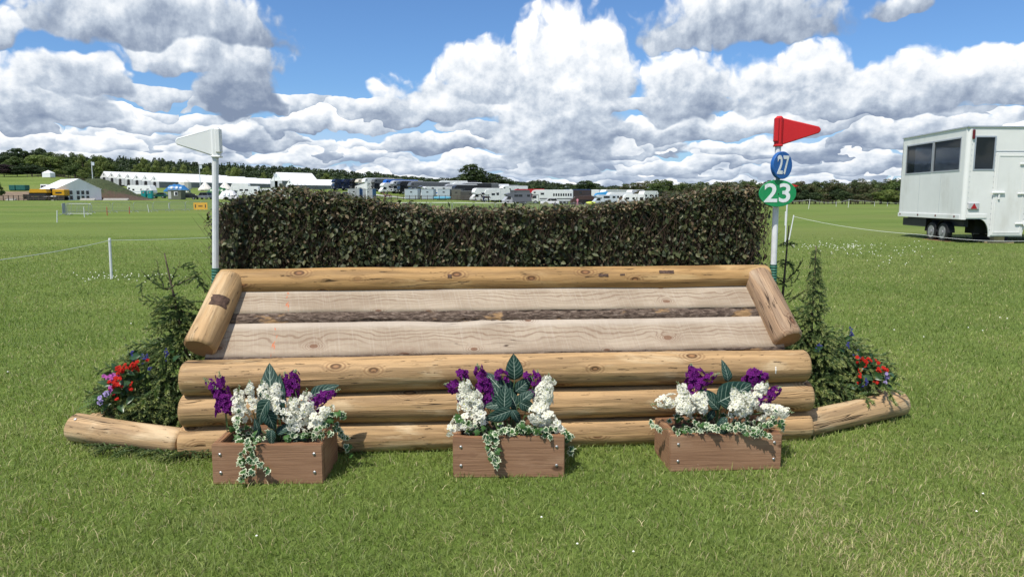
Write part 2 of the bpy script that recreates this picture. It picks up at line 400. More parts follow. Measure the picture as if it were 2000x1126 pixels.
def plank_material():
    m = bpy.data.materials.new('sawn_plank'); m.use_nodes = True; t = m.node_tree; q = NT(t); b = t.nodes['Principled BSDF']
    uv = q.n('ShaderNodeUVMap').outputs[0]; rnd = q.n('ShaderNodeObjectInfo').outputs['Random']
    s0 = q.sep(uv); vraw = s0[1]
    P = q.v('ADD', uv, q.xyz(q.mul(rnd, 23.), 0.)); s = q.sep(P); u, v = s[0], s[1]
    kv = q.xyz(q.mul(u, 2.6), q.mul(v, 6.5)); kd = q.voro(kv, 1., rnd=.95); kc = q.sep(q.voro(kv, 1., out='Color', rnd=.95))
    on = q.ss(kc[0], .40, .42); ks = q.add(.045, q.mul(kc[1], .075))
    kin = q.mul(q.ss(q.m('DIVIDE', kd, ks), 1.1, .85), on); kr = q.mul(q.ss(q.m('DIVIDE', kd, ks), 4., 1.), on)
    wob = q.sub(q.noise(q.xyz(q.mul(u, 1.4), q.mul(v, 3)), 1, 4, .55, dim='2D'), .5)
    rings = q.m('SINE', q.add(q.mul(q.add(v, q.add(q.mul(wob, .16), q.mul(kr, .05))), 260), q.mul(wob, 6)))
    band = q.ss(q.m('ABSOLUTE', q.sub(v, .10)), .055, .005)      # heart figure in the middle of the board
    fine = q.noise(q.xyz(q.mul(u, 6), q.mul(v, 260)), 1, 3, .6, dim='2D')
    blot = q.noise(q.xyz(q.mul(u, 2), q.mul(v, 7)), 1, 5, .6, dim='2D')
    c = q.mix(q.ss(blot, .3, .7), (.305, .238, .170), (.405, .33, .245))
    c = q.mix(q.mul(q.ss(rings, .2, .95), q.add(.16, q.mul(band, .55))), c, (.20, .130, .085))
    c = q.mix(q.ss(fine, .45, .8, 0., .35), c, (.34, .27, .215))
    saw = q.noise(q.xyz(q.mul(q.add(u, q.mul(v, .22)), 85), q.mul(v, 3.)), 1, 4, .7, dim='2D')
    c = q.mix(q.ss(saw, .50, .76, 0., .26), c, (.52, .46, .39))
    c = q.mix(q.ss(saw, .44, .28, 0., .26), c, (.27, .21, .16))
    ck = q.noise(q.xyz(q.mul(u, .5), q.mul(v, 20)), 1, 2, .4, dim='2D')
    crack = q.mul(q.ss(q.m('ABSOLUTE', q.sub(ck, .5)), .006, .001), q.ss(q.noise(q.xyz(q.mul(u, .8), 3.), 1, 2, .5, dim='2D'), .56, .62))
    c = q.mix(q.ss(vraw, .125, .165, 0., .45), c, (.52, .465, .40))
    c = q.mix(q.mul(q.mul(kr, .55), q.ss(q.m('SINE', q.mul(kd, 150.)), -.5, .8)), c, (.19, .11, .07)); c = q.mix(q.mul(kin, .8), c, (.17, .085, .05)); c = q.mix(crack, c, (.08, .055, .04))
    # a dribble of orange marker paint
    pu = q.m('ABSOLUTE', q.sub(q.add(s0[0], q.mul(wob, .05)), .405)); pm = q.mul(q.ss(pu, .016, .006), q.ss(q.noise(q.v('MULTIPLY', uv, (60, 26, 1)), 1, 3, .6), .55, .60))
    c = q.mix(q.mul(pm, .8), c, (.55, .14, .05))
    q.put(b.inputs['Base Color'], c); b.inputs['Roughness'].default_value = .8; b.inputs['Specular IOR Level'].default_value = .15
    h = q.add(q.add(q.mul(saw, .8), q.mul(fine, .4)), q.add(q.mul(crack, -1.), q.mul(rings, .06)))
    bn = q.n('ShaderNodeBump'); bn.inputs['Strength'].default_value = .35; bn.inputs['Distance'].default_value = .004
    q.put(bn.inputs['Height'], h); t.links.new(bn.outputs[0], b.inputs['Normal'])
    return m
M_PLANK = plank_material()
def bark_material():
    m = bpy.data.materials.new('pine_bark'); m.use_nodes = True; t = m.node_tree; q = NT(t); b = t.nodes['Principled BSDF']
    uv = q.n('ShaderNodeUVMap').outputs[0]; s = q.sep(uv)
    n1 = q.noise(q.xyz(q.mul(s[0], 22), q.mul(s[1], 70)), 1, 5, .65, .5, dim='2D')
    n2 = q.noise(q.xyz(q.mul(s[0], 3.2), q.mul(s[1], 8)), 1, 4, .6, dim='2D')
    c = q.ramp(n1, [(.25, (.030, .022, .018)), (.45, (.085, .060, .046)), (.62, (.18, .135, .105)), (.8, (.30, .245, .20))])
    c = q.mix(q.ss(n2, .60, .68, 0., .85), c, (.33, .205, .10))
    q.put(b.inputs['Base Color'], c); b.inputs['Roughness'].default_value = .9; b.inputs['Specular IOR Level'].default_value = .1
    bn = q.n('ShaderNodeBump'); bn.inputs['Strength'].default_value = .9; bn.inputs['Distance'].default_value = .012
    q.put(bn.inputs['Height'], n1); t.links.new(bn.outputs[0], b.inputs['Normal'])
    return m
M_BARK = bark_material()
def board_material(name, col, dark, light):
    m = bpy.data.materials.new(name); m.use_nodes = True; t = m.node_tree; q = NT(t); b = t.nodes['Principled BSDF']
    uv = q.n('ShaderNodeUVMap').outputs[0]; rnd = q.n('ShaderNodeObjectInfo').outputs['Random']
    P = q.v('ADD', uv, q.xyz(q.mul(rnd, 31.), q.mul(rnd, 7.))); s = q.sep(P); u, v = s[0], s[1]
    kv = q.xyz(q.mul(u, 2.4), q.mul(v, 5.)); kd = q.voro(kv, 1., rnd=1.); kc = q.sep(q.voro(kv, 1., out='Color'))
    kin = q.mul(q.ss(kd, .10, .05), q.ss(kc[0], .55, .57))
    wob = q.noise(q.xyz(q.mul(u, 2.5), q.mul(v, 7)), 1, 4, .6, dim='2D')
    g = q.noise(q.xyz(q.mul(u, 2.5), q.mul(q.add(v, q.mul(wob, .03)), 120)), 1, 4, .65, dim='2D')
    c = q.mix(q.ss(g, .3, .72), col, dark); c = q.mix(q.ss(wob, .5, .75, 0., .55), c, light)
    sc_ = q.ss(q.noise(q.xyz(q.mul(u, 7), q.mul(v, 16)), 1, 5, .7, 1., dim='2D'), .66, .72, 0., .5)
    c = q.mix(sc_, c, dark); c = q.mix(kin, c, tuple(x * .5 for x in dark))
    c = q.mix(q.ss(q.noise(P, 30, 3, .6), .72, .76, 0., .5), c, (.5, .36, .25))
    q.put(b.inputs['Base Color'], c); b.inputs['Roughness'].default_value = .7; b.inputs['Specular IOR Level'].default_value = .2
    bn = q.n('ShaderNodeBump'); bn.inputs['Strength'].default_value = .4; bn.inputs['Distance'].default_value = .004
    q.put(bn.inputs['Height'], g); t.links.new(bn.outputs[0], b.inputs['Normal'])
    return m
M_BOX = board_material('stained_board', (.325, .185, .108), (.22, .118, .068), (.40, .25, .155))
M_BOXTOP = board_material('worn_board_edge', (.30, .15, .07), (.10, .055, .035), (.42, .27, .16))
M_WHITE = mat('white_plastic', (.72, .73, .72), .42, .03, 3)
M_WOOD_W = mat('white_painted_post', (.66, .67, .68), .5, .06, 12, dirt=((.35, .33, .28), 9, .5))
M_GREENC = mat('green_corrugated_sleeve', (.03, .13, .09), .5, .1)
M_METAL = mat('zinc_metal', (.42, .43, .44), .42, .08, 20, metal=.9)
M_GALV = mat('galvanised_steel', (.34, .36, .38), .5, .08, 3, metal=.5)
M_RED = mat('red_plastic', (.50, .012, .015), .4, .06, 4)
M_BLUE = mat('blue_sign', (.018, .11, .36), .38, .08, 6)
M_GREEN = mat('green_sign', (.012, .25, .085), .42, .08, 9, dirt=((.10, .30, .16), 22, .35))
M_DIGIT = mat('white_sign_digit', (.72, .75, .76), .5, .05, 20, dirt=((.25, .35, .30), 34, .5))
M_ROPE = mat('white_string', (.70, .72, .68), .7, .05, 40)
M_DARKGLASS = mat('dark_glass', (.012, .015, .018), .06, 0, spec=.6)
M_BLACK = mat('black_rubber', (.018, .018, .019), .7, .1)
M_SOIL = mat('dark_soil', (.025, .018, .012), .95, .3, 30, .6)
M_TRUNK = mat('tree_bark', (.085, .062, .045), .9, .35, 6, .5, 20)
M_TREE = leaf_mat('tree_foliage', trans=.22, rough=.6, spec=.25)
M_GRASSB = leaf_mat('grass_blade', trans=.30, rough=.5, spec=.3)
M_HEDGE = leaf_mat('brush_leaf', trans=.18, rough=.5, spec=.32)
M_TWIG = mat('brush_twig', (.075, .048, .032), .8, .35, 30)
M_NEEDLE = leaf_mat('spruce_needle', trans=.18, rough=.45, spec=.4)
M_SPRUCEW = mat('spruce_wood', (.10, .075, .052), .85, .35, 25, .4, 80)
# ================================================================== the setting
def ground_material():
    m = bpy.data.materials.new('mown_grass_ground'); m.use_nodes = True; t = m.node_tree; q = NT(t); b = t.nodes['Principled BSDF']
    P = q.n('ShaderNodeNewGeometry').outputs['Position']; s = q.sep(P)
    n1 = q.noise(P, 1.1, 6, .62); n2 = q.noise(q.v('MULTIPLY', P, (.05, .16, 0)), 1, 6, .62, .3)
    n3 = q.noise(q.v('MULTIPLY', P, (.010, .045, 0)), 1, 4, .55)
    n4 = q.noise(q.v('MULTIPLY', P, (26, 12, 0)), 1, 4, .7)
    c = q.mix(q.ss(n2, .34, .66), (.096, .150, .027), (.152, .205, .047))
    c = q.mix(q.ss(n3, .42, .64, 0., .6), c, (.155, .180, .052))
    c = q.mix(q.ss(n1, .52, .70, 0., .5), c, (.17, .185, .06)); c = q.mix(q.ss(n4, .45, .75, 0., .5), c, (.055, .090, .018))
    q.put(b.inputs['Base Color'], c); b.inputs['Roughness'].default_value = .9; b.inputs['Specular IOR Level'].default_value = .1
    bn = q.n('ShaderNodeBump'); bn.inputs['Strength'].default_value = .8; bn.inputs['Distance'].default_value = .05
    q.put(bn.inputs['Height'], q.add(n4, q.mul(n1, .6))); t.links.new(bn.outputs[0], b.inputs['Normal'])
    return m
M_GROUND = ground_material()
def build_ground():
    ang = np.concatenate([np.linspace(-50, 50, 141), np.linspace(53, 307, 60)]); ang = np.radians(ang)
    rad = np.concatenate([[0.], np.geomspace(1.0, 9000, 150)])
    A, Rr = np.meshgrid(ang, rad); X = Rr * np.sin(A); Y = Rr * np.cos(A); Z = TZ(X, Y)
    V = np.stack([X, Y, Z], -1).reshape(-1, 3); na, nr = len(ang), len(rad)
    i, j = np.meshgrid(np.arange(nr - 1), np.arange(na), indexing='ij'); j2 = (j + 1) % na
    F = np.stack([i * na + j, (i + 1) * na + j, (i + 1) * na + j2, i * na + j2], -1).reshape(-1, 4)[:, ::-1]
    o = put('ground', mesh_np('ground', V, F, [M_GROUND], smooth=True)); tag(o, 'mown green grass field reaching to the woods', kind='structure')
build_ground()

# ---- the jump's frame of reference (long axis turned a little away from the camera on the right)
JO = Vector((-.04, 4.36, 0)); JA = R(4.8)
def JW(x, y, z=0.):
    return Vector((JO.x + x * math.cos(JA) - y * math.sin(JA), JO.y + x * math.sin(JA) + y * math.cos(JA), z))
WING_L = (JW(-1.97, -.01, .075), Vector((-2.81, 4.43, .09)))
WING_R = (JW(1.97, .02, .075), Vector((2.80, 4.99, .095)))
PLANTERS = [dict(c=(-1.335, 3.735), w=.60, d=.36, h=.225, a=R(1.0)), dict(c=(-.018, 3.83), w=.625, d=.35, h=.235, a=R(.5)), dict(c=(1.228, 3.93), w=.65, d=.35, h=.215, a=R(3.5))]

def build_grass():
    rng = np.random.default_rng(5); N = 680000
    y0, y1 = 2.3, 34.
    Y = y0 * (y1 / y0) ** rng.random(N); X = (rng.random(N) * 2 - 1) * (Y * .80 + 2.6)
    # keep out of solid things
    c, s = math.cos(JA), math.sin(JA); lx = (X - JO.x) * c + (Y - JO.y) * s; ly = -(X - JO.x) * s + (Y - JO.y) * c
    keep = ~((np.abs(lx) < 1.98) & (ly > -.06) & (ly < .98))
    for p in PLANTERS:
        ca, sa = math.cos(p['a']), math.sin(p['a']); dx = X - p['c'][0]; dy = Y - p['c'][1]
        u = dx * ca + dy * sa; v = -dx * sa + dy * ca
        keep &= ~((np.abs(u) < p['w'] / 2) & (v > 0.0) & (v < p['d']))
    for a, b in (WING_L, WING_R):
        d = b - a; L = d.length; ux, uy = d.x / L, d.y / L; u = (X - a.x) * ux + (Y - a.y) * uy; v = -(X - a.x) * uy + (Y - a.y) * ux
        keep &= ~((u > 0) & (u < L) & (np.abs(v) < .055))
    keep &= rng.random(N) > sstep(13, 34, Y); keep &= rng.random(N) > sstep(.5, 2.6, np.abs(X) - .75 * Y)
    X, Y = X[keep], Y[keep]; n = len(X)
    patch = vnoise(X * 1.3, Y * 1.3, 1, 4); patch2 = vnoise(X * .35 + 9, Y * .5, 7, 3); tuft = vnoise(X * 9, Y * 9, 4, 2)
    big = (Y / 4.) ** .55
    h = (.024 + .026 * rng.random(n) + .020 * tuft) * (1 + .18 * (big - 1)); w = (.0013 + .0011 * rng.random(n)) * np.maximum(big, .9)
    tall = rng.random(n) < .03; h = np.where(tall, h * 1.45, h)
    yaw = rng.random(n) * 2 * np.pi; lean = .25 + .95 * rng.random(n) ** 1.1
    # lean is shared a little by neighbours
    dirn = vnoise(X * 2.2, Y * 2.2, 11, 2) * 4 * np.pi; dx = np.cos(dirn + rng.normal(0, 2.0, n)); dy = np.sin(dirn + rng.normal(0, 2.0, n))
    wx, wy = np.cos(yaw) * w, np.sin(yaw) * w
    Z = TZ(X, Y) - .004
    V = np.empty((n, 5, 3)); m1 = .55 * h; tip = h
    V[:, 0] = np.stack([X - wx, Y - wy, Z], -1); V[:, 1] = np.stack([X + wx, Y + wy, Z], -1)
    ox, oy = dx * lean * h * .38, dy * lean * h * .38
    zz = np.maximum(.25, 1 - .25 * lean)
    V[:, 2] = np.stack([X + ox + wx * .8, Y + oy + wy * .8, Z + m1 * zz], -1); V[:, 3] = np.stack([X + ox - wx * .8, Y + oy - wy * .8, Z + m1 * zz], -1)
    V[:, 4] = np.stack([X + ox * 2.6, Y + oy * 2.6, Z + tip * np.maximum(.22, 1 - .52 * lean)], -1)
    b = np.arange(n)[:, None] * 5
    Q = b + np.array([[0, 1, 2, 3]]); T = b + np.array([[3, 2, 4]])
    g0 = np.array([.114, .178, .036]); g1 = np.array([.280, .325, .092]); st = np.array([.50, .43, .24]); ol = np.array([.28, .28, .10])
    k = np.clip(rng.random(n) * .75 + (patch - .5) * 1.1 + .12, 0, 1)[:, None]; C = g0 * (1 - k) + g1 * k
    q = np.clip((patch2 - .45) * 1.8 + rng.random(n) * .4, 0, 1)[:, None]; C = C * (1 - .35 * q) + ol * .35 * q
    dry = rng.random(n) < (.06 + .48 * np.clip((patch - .50) * 4.5, 0, 1) * np.clip((4.8 - Y) / 2., .2, 1)); C = np.where(dry[:, None], st * (.6 + .5 * rng.random((n, 1))), C)
    C = C * (.65 + .7 * rng.random((n, 1)))
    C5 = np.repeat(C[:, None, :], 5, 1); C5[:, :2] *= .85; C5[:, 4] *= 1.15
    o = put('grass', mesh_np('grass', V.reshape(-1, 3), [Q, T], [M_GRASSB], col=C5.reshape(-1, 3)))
    tag(o, 'short green turf with dry straw coloured blades', 'grass', kind='stuff')
build_grass()

def specks(name, label, cat, pts, size, m):
    """tiny flower heads: a six-sided little dome each"""
    n = len(pts); a = np.arange(6) * np.pi / 3; P = np.asarray(pts)
    S = np.asarray(size)[:, None] if hasattr(size, '__len__') else np.full((n, 1), size)
    V = np.empty((n, 7, 3)); V[:, :6, 0] = P[:, None, 0] + np.cos(a) * S; V[:, :6, 1] = P[:, None, 1] + np.sin(a) * S; V[:, :6, 2] = P[:, None, 2]
    V[:, 6] = P + np.concatenate([np.zeros((n, 2)), S * .9], 1)
    b = np.arange(n)[:, None] * 7; F = np.concatenate([b + np.array([[k, (k + 1) % 6, 6]]) for k in range(6)])
    return tag(put(name, mesh_np(name, V.reshape(-1, 3), F, [m], smooth=True)), label, cat, kind='stuff')
def clover():
    rng = np.random.default_rng(8); pts = []
    def blob(px, py, sx, sy, n):
        for _ in range(n):
            g = ground_at(px + rng.normal(0, sx), py + rng.normal(0, sy))
            pts.append((g.x, g.y, tz(g.x, g.y) + .045))
    blob(255, 543, 45, 5, 45); blob(200, 548, 30, 3, 14); blob(1590, 482, 40, 4, 40); blob(1690, 490, 60, 9, 45); blob(1780, 505, 80, 10, 30)
    blob(1660, 484, 20, 3, 25); blob(1900, 640, 60, 40, 6); blob(300, 640, 150, 60, 8); blob(1000, 1040, 500, 40, 4); blob(1880, 970, 40, 30, 2)
    P = np.array(pts); specks('clover_flowers', 'tiny white clover flowers dotted over the grass', 'flowers', P, .004 + .0006 * P[:, 1], cm('clover_white', (.75, .75, .68), .7))
clover()

# ================================================================== the jump
def log_mesh(name, p0, p1, r0, r1, seed, mats, bend=.01, rings=110, seg=44, cut0=None, cut1=None, rough=1.7):
    """a peeled log with uneven girth; end caps rounded off; uv in metres. Returns mesh and a surface function"""
    rng = np.random.default_rng(seed); p0 = np.array(p0); p1 = np.array(p1); L = np.linalg.norm(p1 - p0); ax = (p1 - p0) / L
    ref = np.array([0, 0, 1.]) if abs(ax[2]) < .9 else np.array([1., 0, 0]); a = np.cross(ax, ref); a /= np.linalg.norm(a); b = np.cross(a, ax)
    ph = rng.random((10, 2)) * 6.28; off = rng.random(2) * 50
    def surf(u, th, dr=0.):
        u = np.asarray(u, float); th = np.asarray(th, float)
        r = r0 + (r1 - r0) * u
        x = u * L
        d = .018 * np.sin(2 * th + ph[0, 0] + x * .5) + .014 * np.sin(3 * th + ph[1, 0] - x * .8) + .012 * np.sin(x * 3.1 + ph[2, 0]) + .010 * np.sin(x * 7.3 + th + ph[3, 0])
        # fine unevenness along the grain, periodic round the log
        vv = np.cos(th) * 2.2 + off[0]; ww = np.sin(th) * 2.2 + off[1]
        d = d + rough * .05 * (vnoise(x * 2.5 + vv, ww * 3 + 1.3 * vv, seed, 3) - .5)
        rr = r * (1 + d) + dr
        ca, sa = np.cos(th), np.sin(th)
        bx = bend * np.sin(np.pi * u) ; by = bend * .6 * np.sin(2 * np.pi * u + ph[4, 0])
        C = p0 + np.multiply.outer(u, p1 - p0)
        return C + (rr * ca + bx)[..., None] * a + (rr * sa + by)[..., None] * b
    U = np.concatenate([[0, .02 / L * .35], np.linspace(.02 / L, 1 - .02 / L, rings), [1 - .02 / L * .35, 1]])
    shr = np.concatenate([[-.016, -.006], np.zeros(rings), [-.006, -.016]])
    TH = np.arange(seg) / seg * 2 * np.pi
    UU, TT = np.meshgrid(U, TH, indexing='ij'); S = surf(UU, TT, shr[:, None]); nu = len(U)
    # seam duplicated for the uv
    V = np.concatenate([S, S[:, :1]], 1).reshape(-1, 3); sg = seg + 1
    uv = np.stack([np.repeat(U * L, sg), np.tile(np.arange(sg) / seg * 2 * np.pi * (r0 + r1) / 2, nu)], -1)
    i, j = np.meshgrid(np.arange(nu - 1), np.arange(seg), indexing='ij')
    F = np.stack([i * sg + j, i * sg + j + 1, (i + 1) * sg + j + 1, (i + 1) * sg + j], -1).reshape(-1, 4)
    capsV, capsF, capuv, base = [], [], [], len(V)
    for k, e in ((0, 0), (1, nu - 1)):
        ring = S[e]; c = ring.mean(0); o = base + len(capsV)
        capsV.append(c + ax * (.004 if k else -.004)); capuv.append((0, 0))
        for q in range(seg): capsV.append(ring[q]); capuv.append((math.cos(TH[q]) * r0, math.sin(TH[q]) * r0))
        for q in range(seg):
            f = [o, o + 1 + q, o + 1 + (q + 1) % seg]; capsF.append(f if k == 0 else f[::-1])
    V = np.concatenate([V, np.array(capsV)]); uv = np.concatenate([uv, np.array(capuv)])
    midx = np.concatenate([np.zeros(len(F), int), np.ones(len(capsF), int)])
    me = mesh_np(name, V, [F, np.array(capsF)], mats, smooth=True, midx=midx, uv=uv)
    bm = bmesh.new(); bm.from_mesh(me); bmesh.ops.recalc_face_normals(bm, faces=bm.faces[:]); bm.to_mesh(me); bm.free()
    return me, surf

jump = empty('log_jump', JO, JA, 'wooden cross country jump of peeled logs with a ramp of two grey planks', 'jump')
front_logs = []
for i, (y, z, r0, r1, x0, x1) in enumerate([(-.004, .082, .101, .098, -1.98, 1.985), (.0, .276, .101, .099, -1.965, 1.985), (.006, .478, .108, .104, -1.95, 1.955)]):
    me, sf = log_mesh('front_log', (x0, y, z), (x1, y, z), r0, r1, 21 + i, [M_LOG, M_END], .008)
    o = put('front_log', me, jump); front_logs.append((o, sf))
me, top_sf = log_mesh('top_log', (-1.855, .47, 1.0), (1.885, .47, 1.008), .088, .085, 31, [M_LOGTOP, M_END], .006)
top_log = put('top_log', me, jump)
me, sl_sf = log_mesh('side_log', (-1.875, .075, .640), (-1.775, .455, 1.028), .102, .094, 41, [M_LOG, M_ENDD], .004, 40)
side_l = put('side_log', me, jump); tag(side_l, 'left side log with a dark patch of bark')
me, sr_sf = log_mesh('side_log', (1.872, .085, .625), (1.785, .455, 1.020), .100, .096, 47, [M_LOGR, M_ENDD], .004, 40)
side_r = put('side_log', me, jump); tag(side_r, 'right side log with swirling grain')

def patch_on(name, sf, u0, u1, t0, t1, m, parent, jag=.25, seed=3, lift=.003, nu=14, nt=10):
    """a ragged flake lying on a log's surface"""
    rng = np.random.default_rng(seed); V = []; F = []
    for i in range(nu + 1):
        a = i / nu; lo = jag * .5 * (vnoise(a * 6 + seed, 1.3, seed, 3)); hi = 1 - jag * .5 * (vnoise(a * 6 + seed, 7.7, seed + 1, 3))
        for j in range(nt + 1):
            b = lo + (hi - lo) * j / nt; edge = min(i, nu - i, j, nt - j) == 0
            jx = jag * .12 * rng.normal() if edge else 0
            V.append(sf(np.clip(u0 + (u1 - u0) * (a + jx * .5), 0, 1), t0 + (t1 - t0) * b, -.004 if edge else lift))
    for i in range(nu):
        for j in range(nt): F.append((i * (nt + 1) + j, i * (nt + 1) + j + 1, (i + 1) * (nt + 1) + j + 1, (i + 1) * (nt + 1) + j))
    V = np.array(V); uv = V[:, [0, 2]]
    return put(name, mesh_np(name, V, np.array(F), [m], smooth=True, uv=uv), parent)
M_FLAKE = mat('dark_bark_flake', (.085, .05, .035), .9, .4, 40, .6, 90)
def facing(sf, u, want):
    """angle on the log whose outward normal looks most along `want`"""
    c = np.mean([sf(np.array(u), np.array(t)) for t in np.linspace(0, 6.28, 16, endpoint=False)], 0)
    best = max(np.linspace(0, 2 * np.pi, 73), key=lambda t: float(np.dot(sf(np.array(u), np.array(t)) - c, want)))
    return best
f = facing(sl_sf, .55, (0, -.8, .6)); patch_on('bark_patch', sl_sf, .48, .64, f - .95, f + .75, M_FLAKE, side_l, .45, 5)
f = facing(top_sf, .9, (0, -1, .35))
for u0, u1, a, b, s in ((.672, .692, .15, .4, 1), (.712, .722, .05, .25, 2), (.785, .815, -.02, .5, 3), (.40, .408, .2, .5, 4)):
    patch_on('bark_patch', top_sf, u0, u1, f - a, f + b - a, M_FLAKE, top_log, .6, s, .0025)
f1 = facing(front_logs[2][1], .93, (0, -1, .2)); M_CHALK = mat('white_chalk', (.74, .72, .66), .9, .1, 60)
patch_on('chalk_mark', front_logs[2][1], .9355, .9375, f1 - .32, f1 + .32, M_CHALK, front_logs[2][0], .35, 8, .0015)
patch_on('chalk_mark', front_logs[2][1], .9325, .9415, f1 + .30, f1 + .36, M_CHALK, front_logs[2][0], .35, 9, .0015) if False else None
ff = facing(top_sf, .96, (0, -1, .2)); patch_on('chalk_mark', top_sf, .960, .962, ff - .25, ff + .3, M_CHALK, top_log, .35, 12, .0015)

def plank(seed, top, bot, bark_to, x0, x1, waney_top):
    """a waney-edged slab lying on the ramp: top/bot are (y,z) of the sawn face's edges, bark_to where the bark edge ends"""
    n = 150; X = np.linspace(x0, x1, n); rng = np.random.default_rng(seed)
    top = np.array(top); bot = np.array(bot); bk = np.array(bark_to); d = top - bot; wd = np.linalg.norm(d); d = d / wd; nrm = np.array([-d[1], d[0]])
    wt = waney_top * (vnoise(X * 1.1, np.full(n, seed + .3), seed, 4) - .5) * 2; wb = .016 * (vnoise(X * 1.6, np.full(n, seed + 4.3), seed, 4) - .5) * 2
    if seed == 3: wt += .020 * np.exp(-((X + .02) / .12) ** 2) - .012 * np.exp(-((X + .35) / .18) ** 2)
    rows = []
    sag = .004 * np.sin(X * 2.1 + seed)
    K = 6
    for k in range(K + 1):
        tt = k / K; yz = bot[None] + np.multiply.outer((1 - tt) * wb + tt * (wd + wt), d) + np.multiply.outer(sag, nrm)
        rows.append(np.column_stack([X, yz]))
    V = np.concatenate(rows); uv = np.concatenate([np.column_stack([X - x0, np.full(n, .175 * k / K)]) for k in range(K + 1)])
    # the back of the slab
    th = .055
    back = []
    for k in (K, 0):
        b = rows[k].copy(); b[:, 1:] -= nrm * th; back.append(b)
    V = np.concatenate([V] + back); uv = np.concatenate([uv, np.column_stack([X, np.full(n, .25)]), np.column_stack([X, np.full(n, .4)])])
    nr = K + 3; F = []
    for k in range(nr):
        k2 = (k + 1) % nr
        if k2 == 0: continue
        i = np.arange(n - 1); F.append(np.stack([k * n + i, k * n + i + 1, k2 * n + i + 1, k2 * n + i], -1))
    k, k2 = nr - 1, 0; i = np.arange(n - 1); F.append(np.stack([k * n + i, k * n + i + 1, k2 * n + i + 1, k2 * n + i], -1))
    F = np.concatenate(F)
    o = put('plank', mesh_np('plank', V, F, [M_PLANK], uv=uv), jump)
    bm = bmesh.new(); bm.from_mesh(o.data); bmesh.ops.holes_fill(bm, edges=bm.edges[:]); bmesh.ops.recalc_face_normals(bm, faces=bm.faces[:]); bm.to_mesh(o.data); bm.free()
    # bark edge: a bulging, furrowed strip from the face's lower edge downwards
    m = 12; n2 = 420; X2 = np.linspace(x0, x1, n2); wb2 = np.interp(X2, X, wb); sg2 = np.interp(X2, X, sag); rowsb = []
    span = bk - bot
    for k in range(m + 1):
        tt = k / m; base = bot[None] + np.multiply.outer(wb2, d) + np.multiply.outer(sg2, nrm) + span * tt
        bul = .020 * math.sin(math.pi * min(1, tt * 1.05)) - .0
        ridg = .016 * (np.abs(vnoise(X2 * 16, np.full(n2, tt * 3.4 + seed), seed + 20, 4) - .5) * 2 - .3) * (0 if k == 0 else 1)
        flake = -.012 * (vnoise(X2 * 2.2, np.full(n2, tt * .8 + 3), seed + 40, 2) > .58) * (0 if k == 0 else 1)
        dn = np.array([-.78, .10])
        rowsb.append(np.column_stack([X2, base + np.multiply.outer(bul + ridg + flake, dn)]))
    V = np.concatenate(rowsb); uv = np.concatenate([np.column_stack([X2, np.full(n2, k * .0075)]) for k in range(m + 1)])
    back = rowsb[-1].copy(); back[:, 1] += .06; V = np.concatenate([V, back]); uv = np.concatenate([uv, np.column_stack([X2, np.full(n2, .13)])])
    i = np.arange(n2 - 1); F = np.concatenate([np.stack([k * n2 + i, (k + 1) * n2 + i, (k + 1) * n2 + i + 1, k * n2 + i + 1], -1) for k in range(m + 1)])
    put('bark_edge', mesh_np('bark_edge', V, F, [M_BARK], uv=uv), o)
    return o
plank(2, (.412, .962), (.292, .823), (.247, .752), -1.80, 1.80, .004)
plank(3, (.243, .762), (.090, .580), (.082, .545), -1.85, 1.85, .006)
# closing boards behind the ramp and at its ends, and the box that holds the brush
mb = MB(); mb.box((0, .93, .48), (3.7, .035, .96)); mb.build('back_board', M_BOX, jump)
for sx in (-1, 1):
    mb = MB(); mb.prism([(.06, 0), (.90, 0), (.90, .92), (.46, .92), (.14, .56)], 0, .03, Matrix(((0, 1, 0), (1, 0, 0), (0, 0, 1))))
    mb.build('end_board', M_BOX, jump, loc=(sx * 1.84 - (.03 if sx > 0 else 0), 0, 0))

# ---- brush hedge standing behind the top log
hedge = empty('brush_hedge', JO, JA, 'dark clipped brush hedge of leafy cut branches behind the top log', 'hedge')
def hedge_top(x):
    xs = [-2.0, -1.93, -1.80, -1.55, -1.30, -1.05, -.80, -.60, -.3, .0, .4, .75, 1.0, 1.25, 1.5, 1.75, 1.9, 2.0]
    zs = [1.30, 1.46, 1.55, 1.605, 1.61, 1.565, 1.525, 1.49, 1.475, 1.475, 1.48, 1.50, 1.535, 1.575, 1.61, 1.625, 1.61, 1.45]
    return np.interp(x, xs, zs)
def leaf_cloud(P, Nn, tipdir, size, col, m, name, parent, rng, aspect=.62, fold=.25):
    """folded ovate leaves (6 corners) at points P facing Nn"""
    n = len(P); Nn = Nn / np.linalg.norm(Nn, axis=1, keepdims=True)
    T = tipdir - (tipdir * Nn).sum(1, keepdims=True) * Nn; T /= np.maximum(np.linalg.norm(T, axis=1, keepdims=True), 1e-6)
    S = np.cross(Nn, T); sz = size[:, None]; w = sz * aspect * .5
    base = P; V = np.empty((n, 6, 3))
    up = Nn * (fold * w)
    V[:, 0] = base; V[:, 1] = base + T * sz * .38 + S * w + up; V[:, 2] = base + T * sz * .72 + S * w * .72 + up * .7; V[:, 3] = base + T * sz - Nn * sz * .08
    V[:, 4] = base + T * sz * .72 - S * w * .72 + up * .7; V[:, 5] = base + T * sz * .38 - S * w + up
    b = np.arange(n)[:, None] * 6; F = np.concatenate([b + np.array([[0, 1, 2, 3]]), b + np.array([[0, 3, 4, 5]])])
    C = np.repeat(col[:, None, :], 6, 1).reshape(-1, 3)
    return put(name, mesh_np(name, V.reshape(-1, 3), F, [m], col=C), parent)
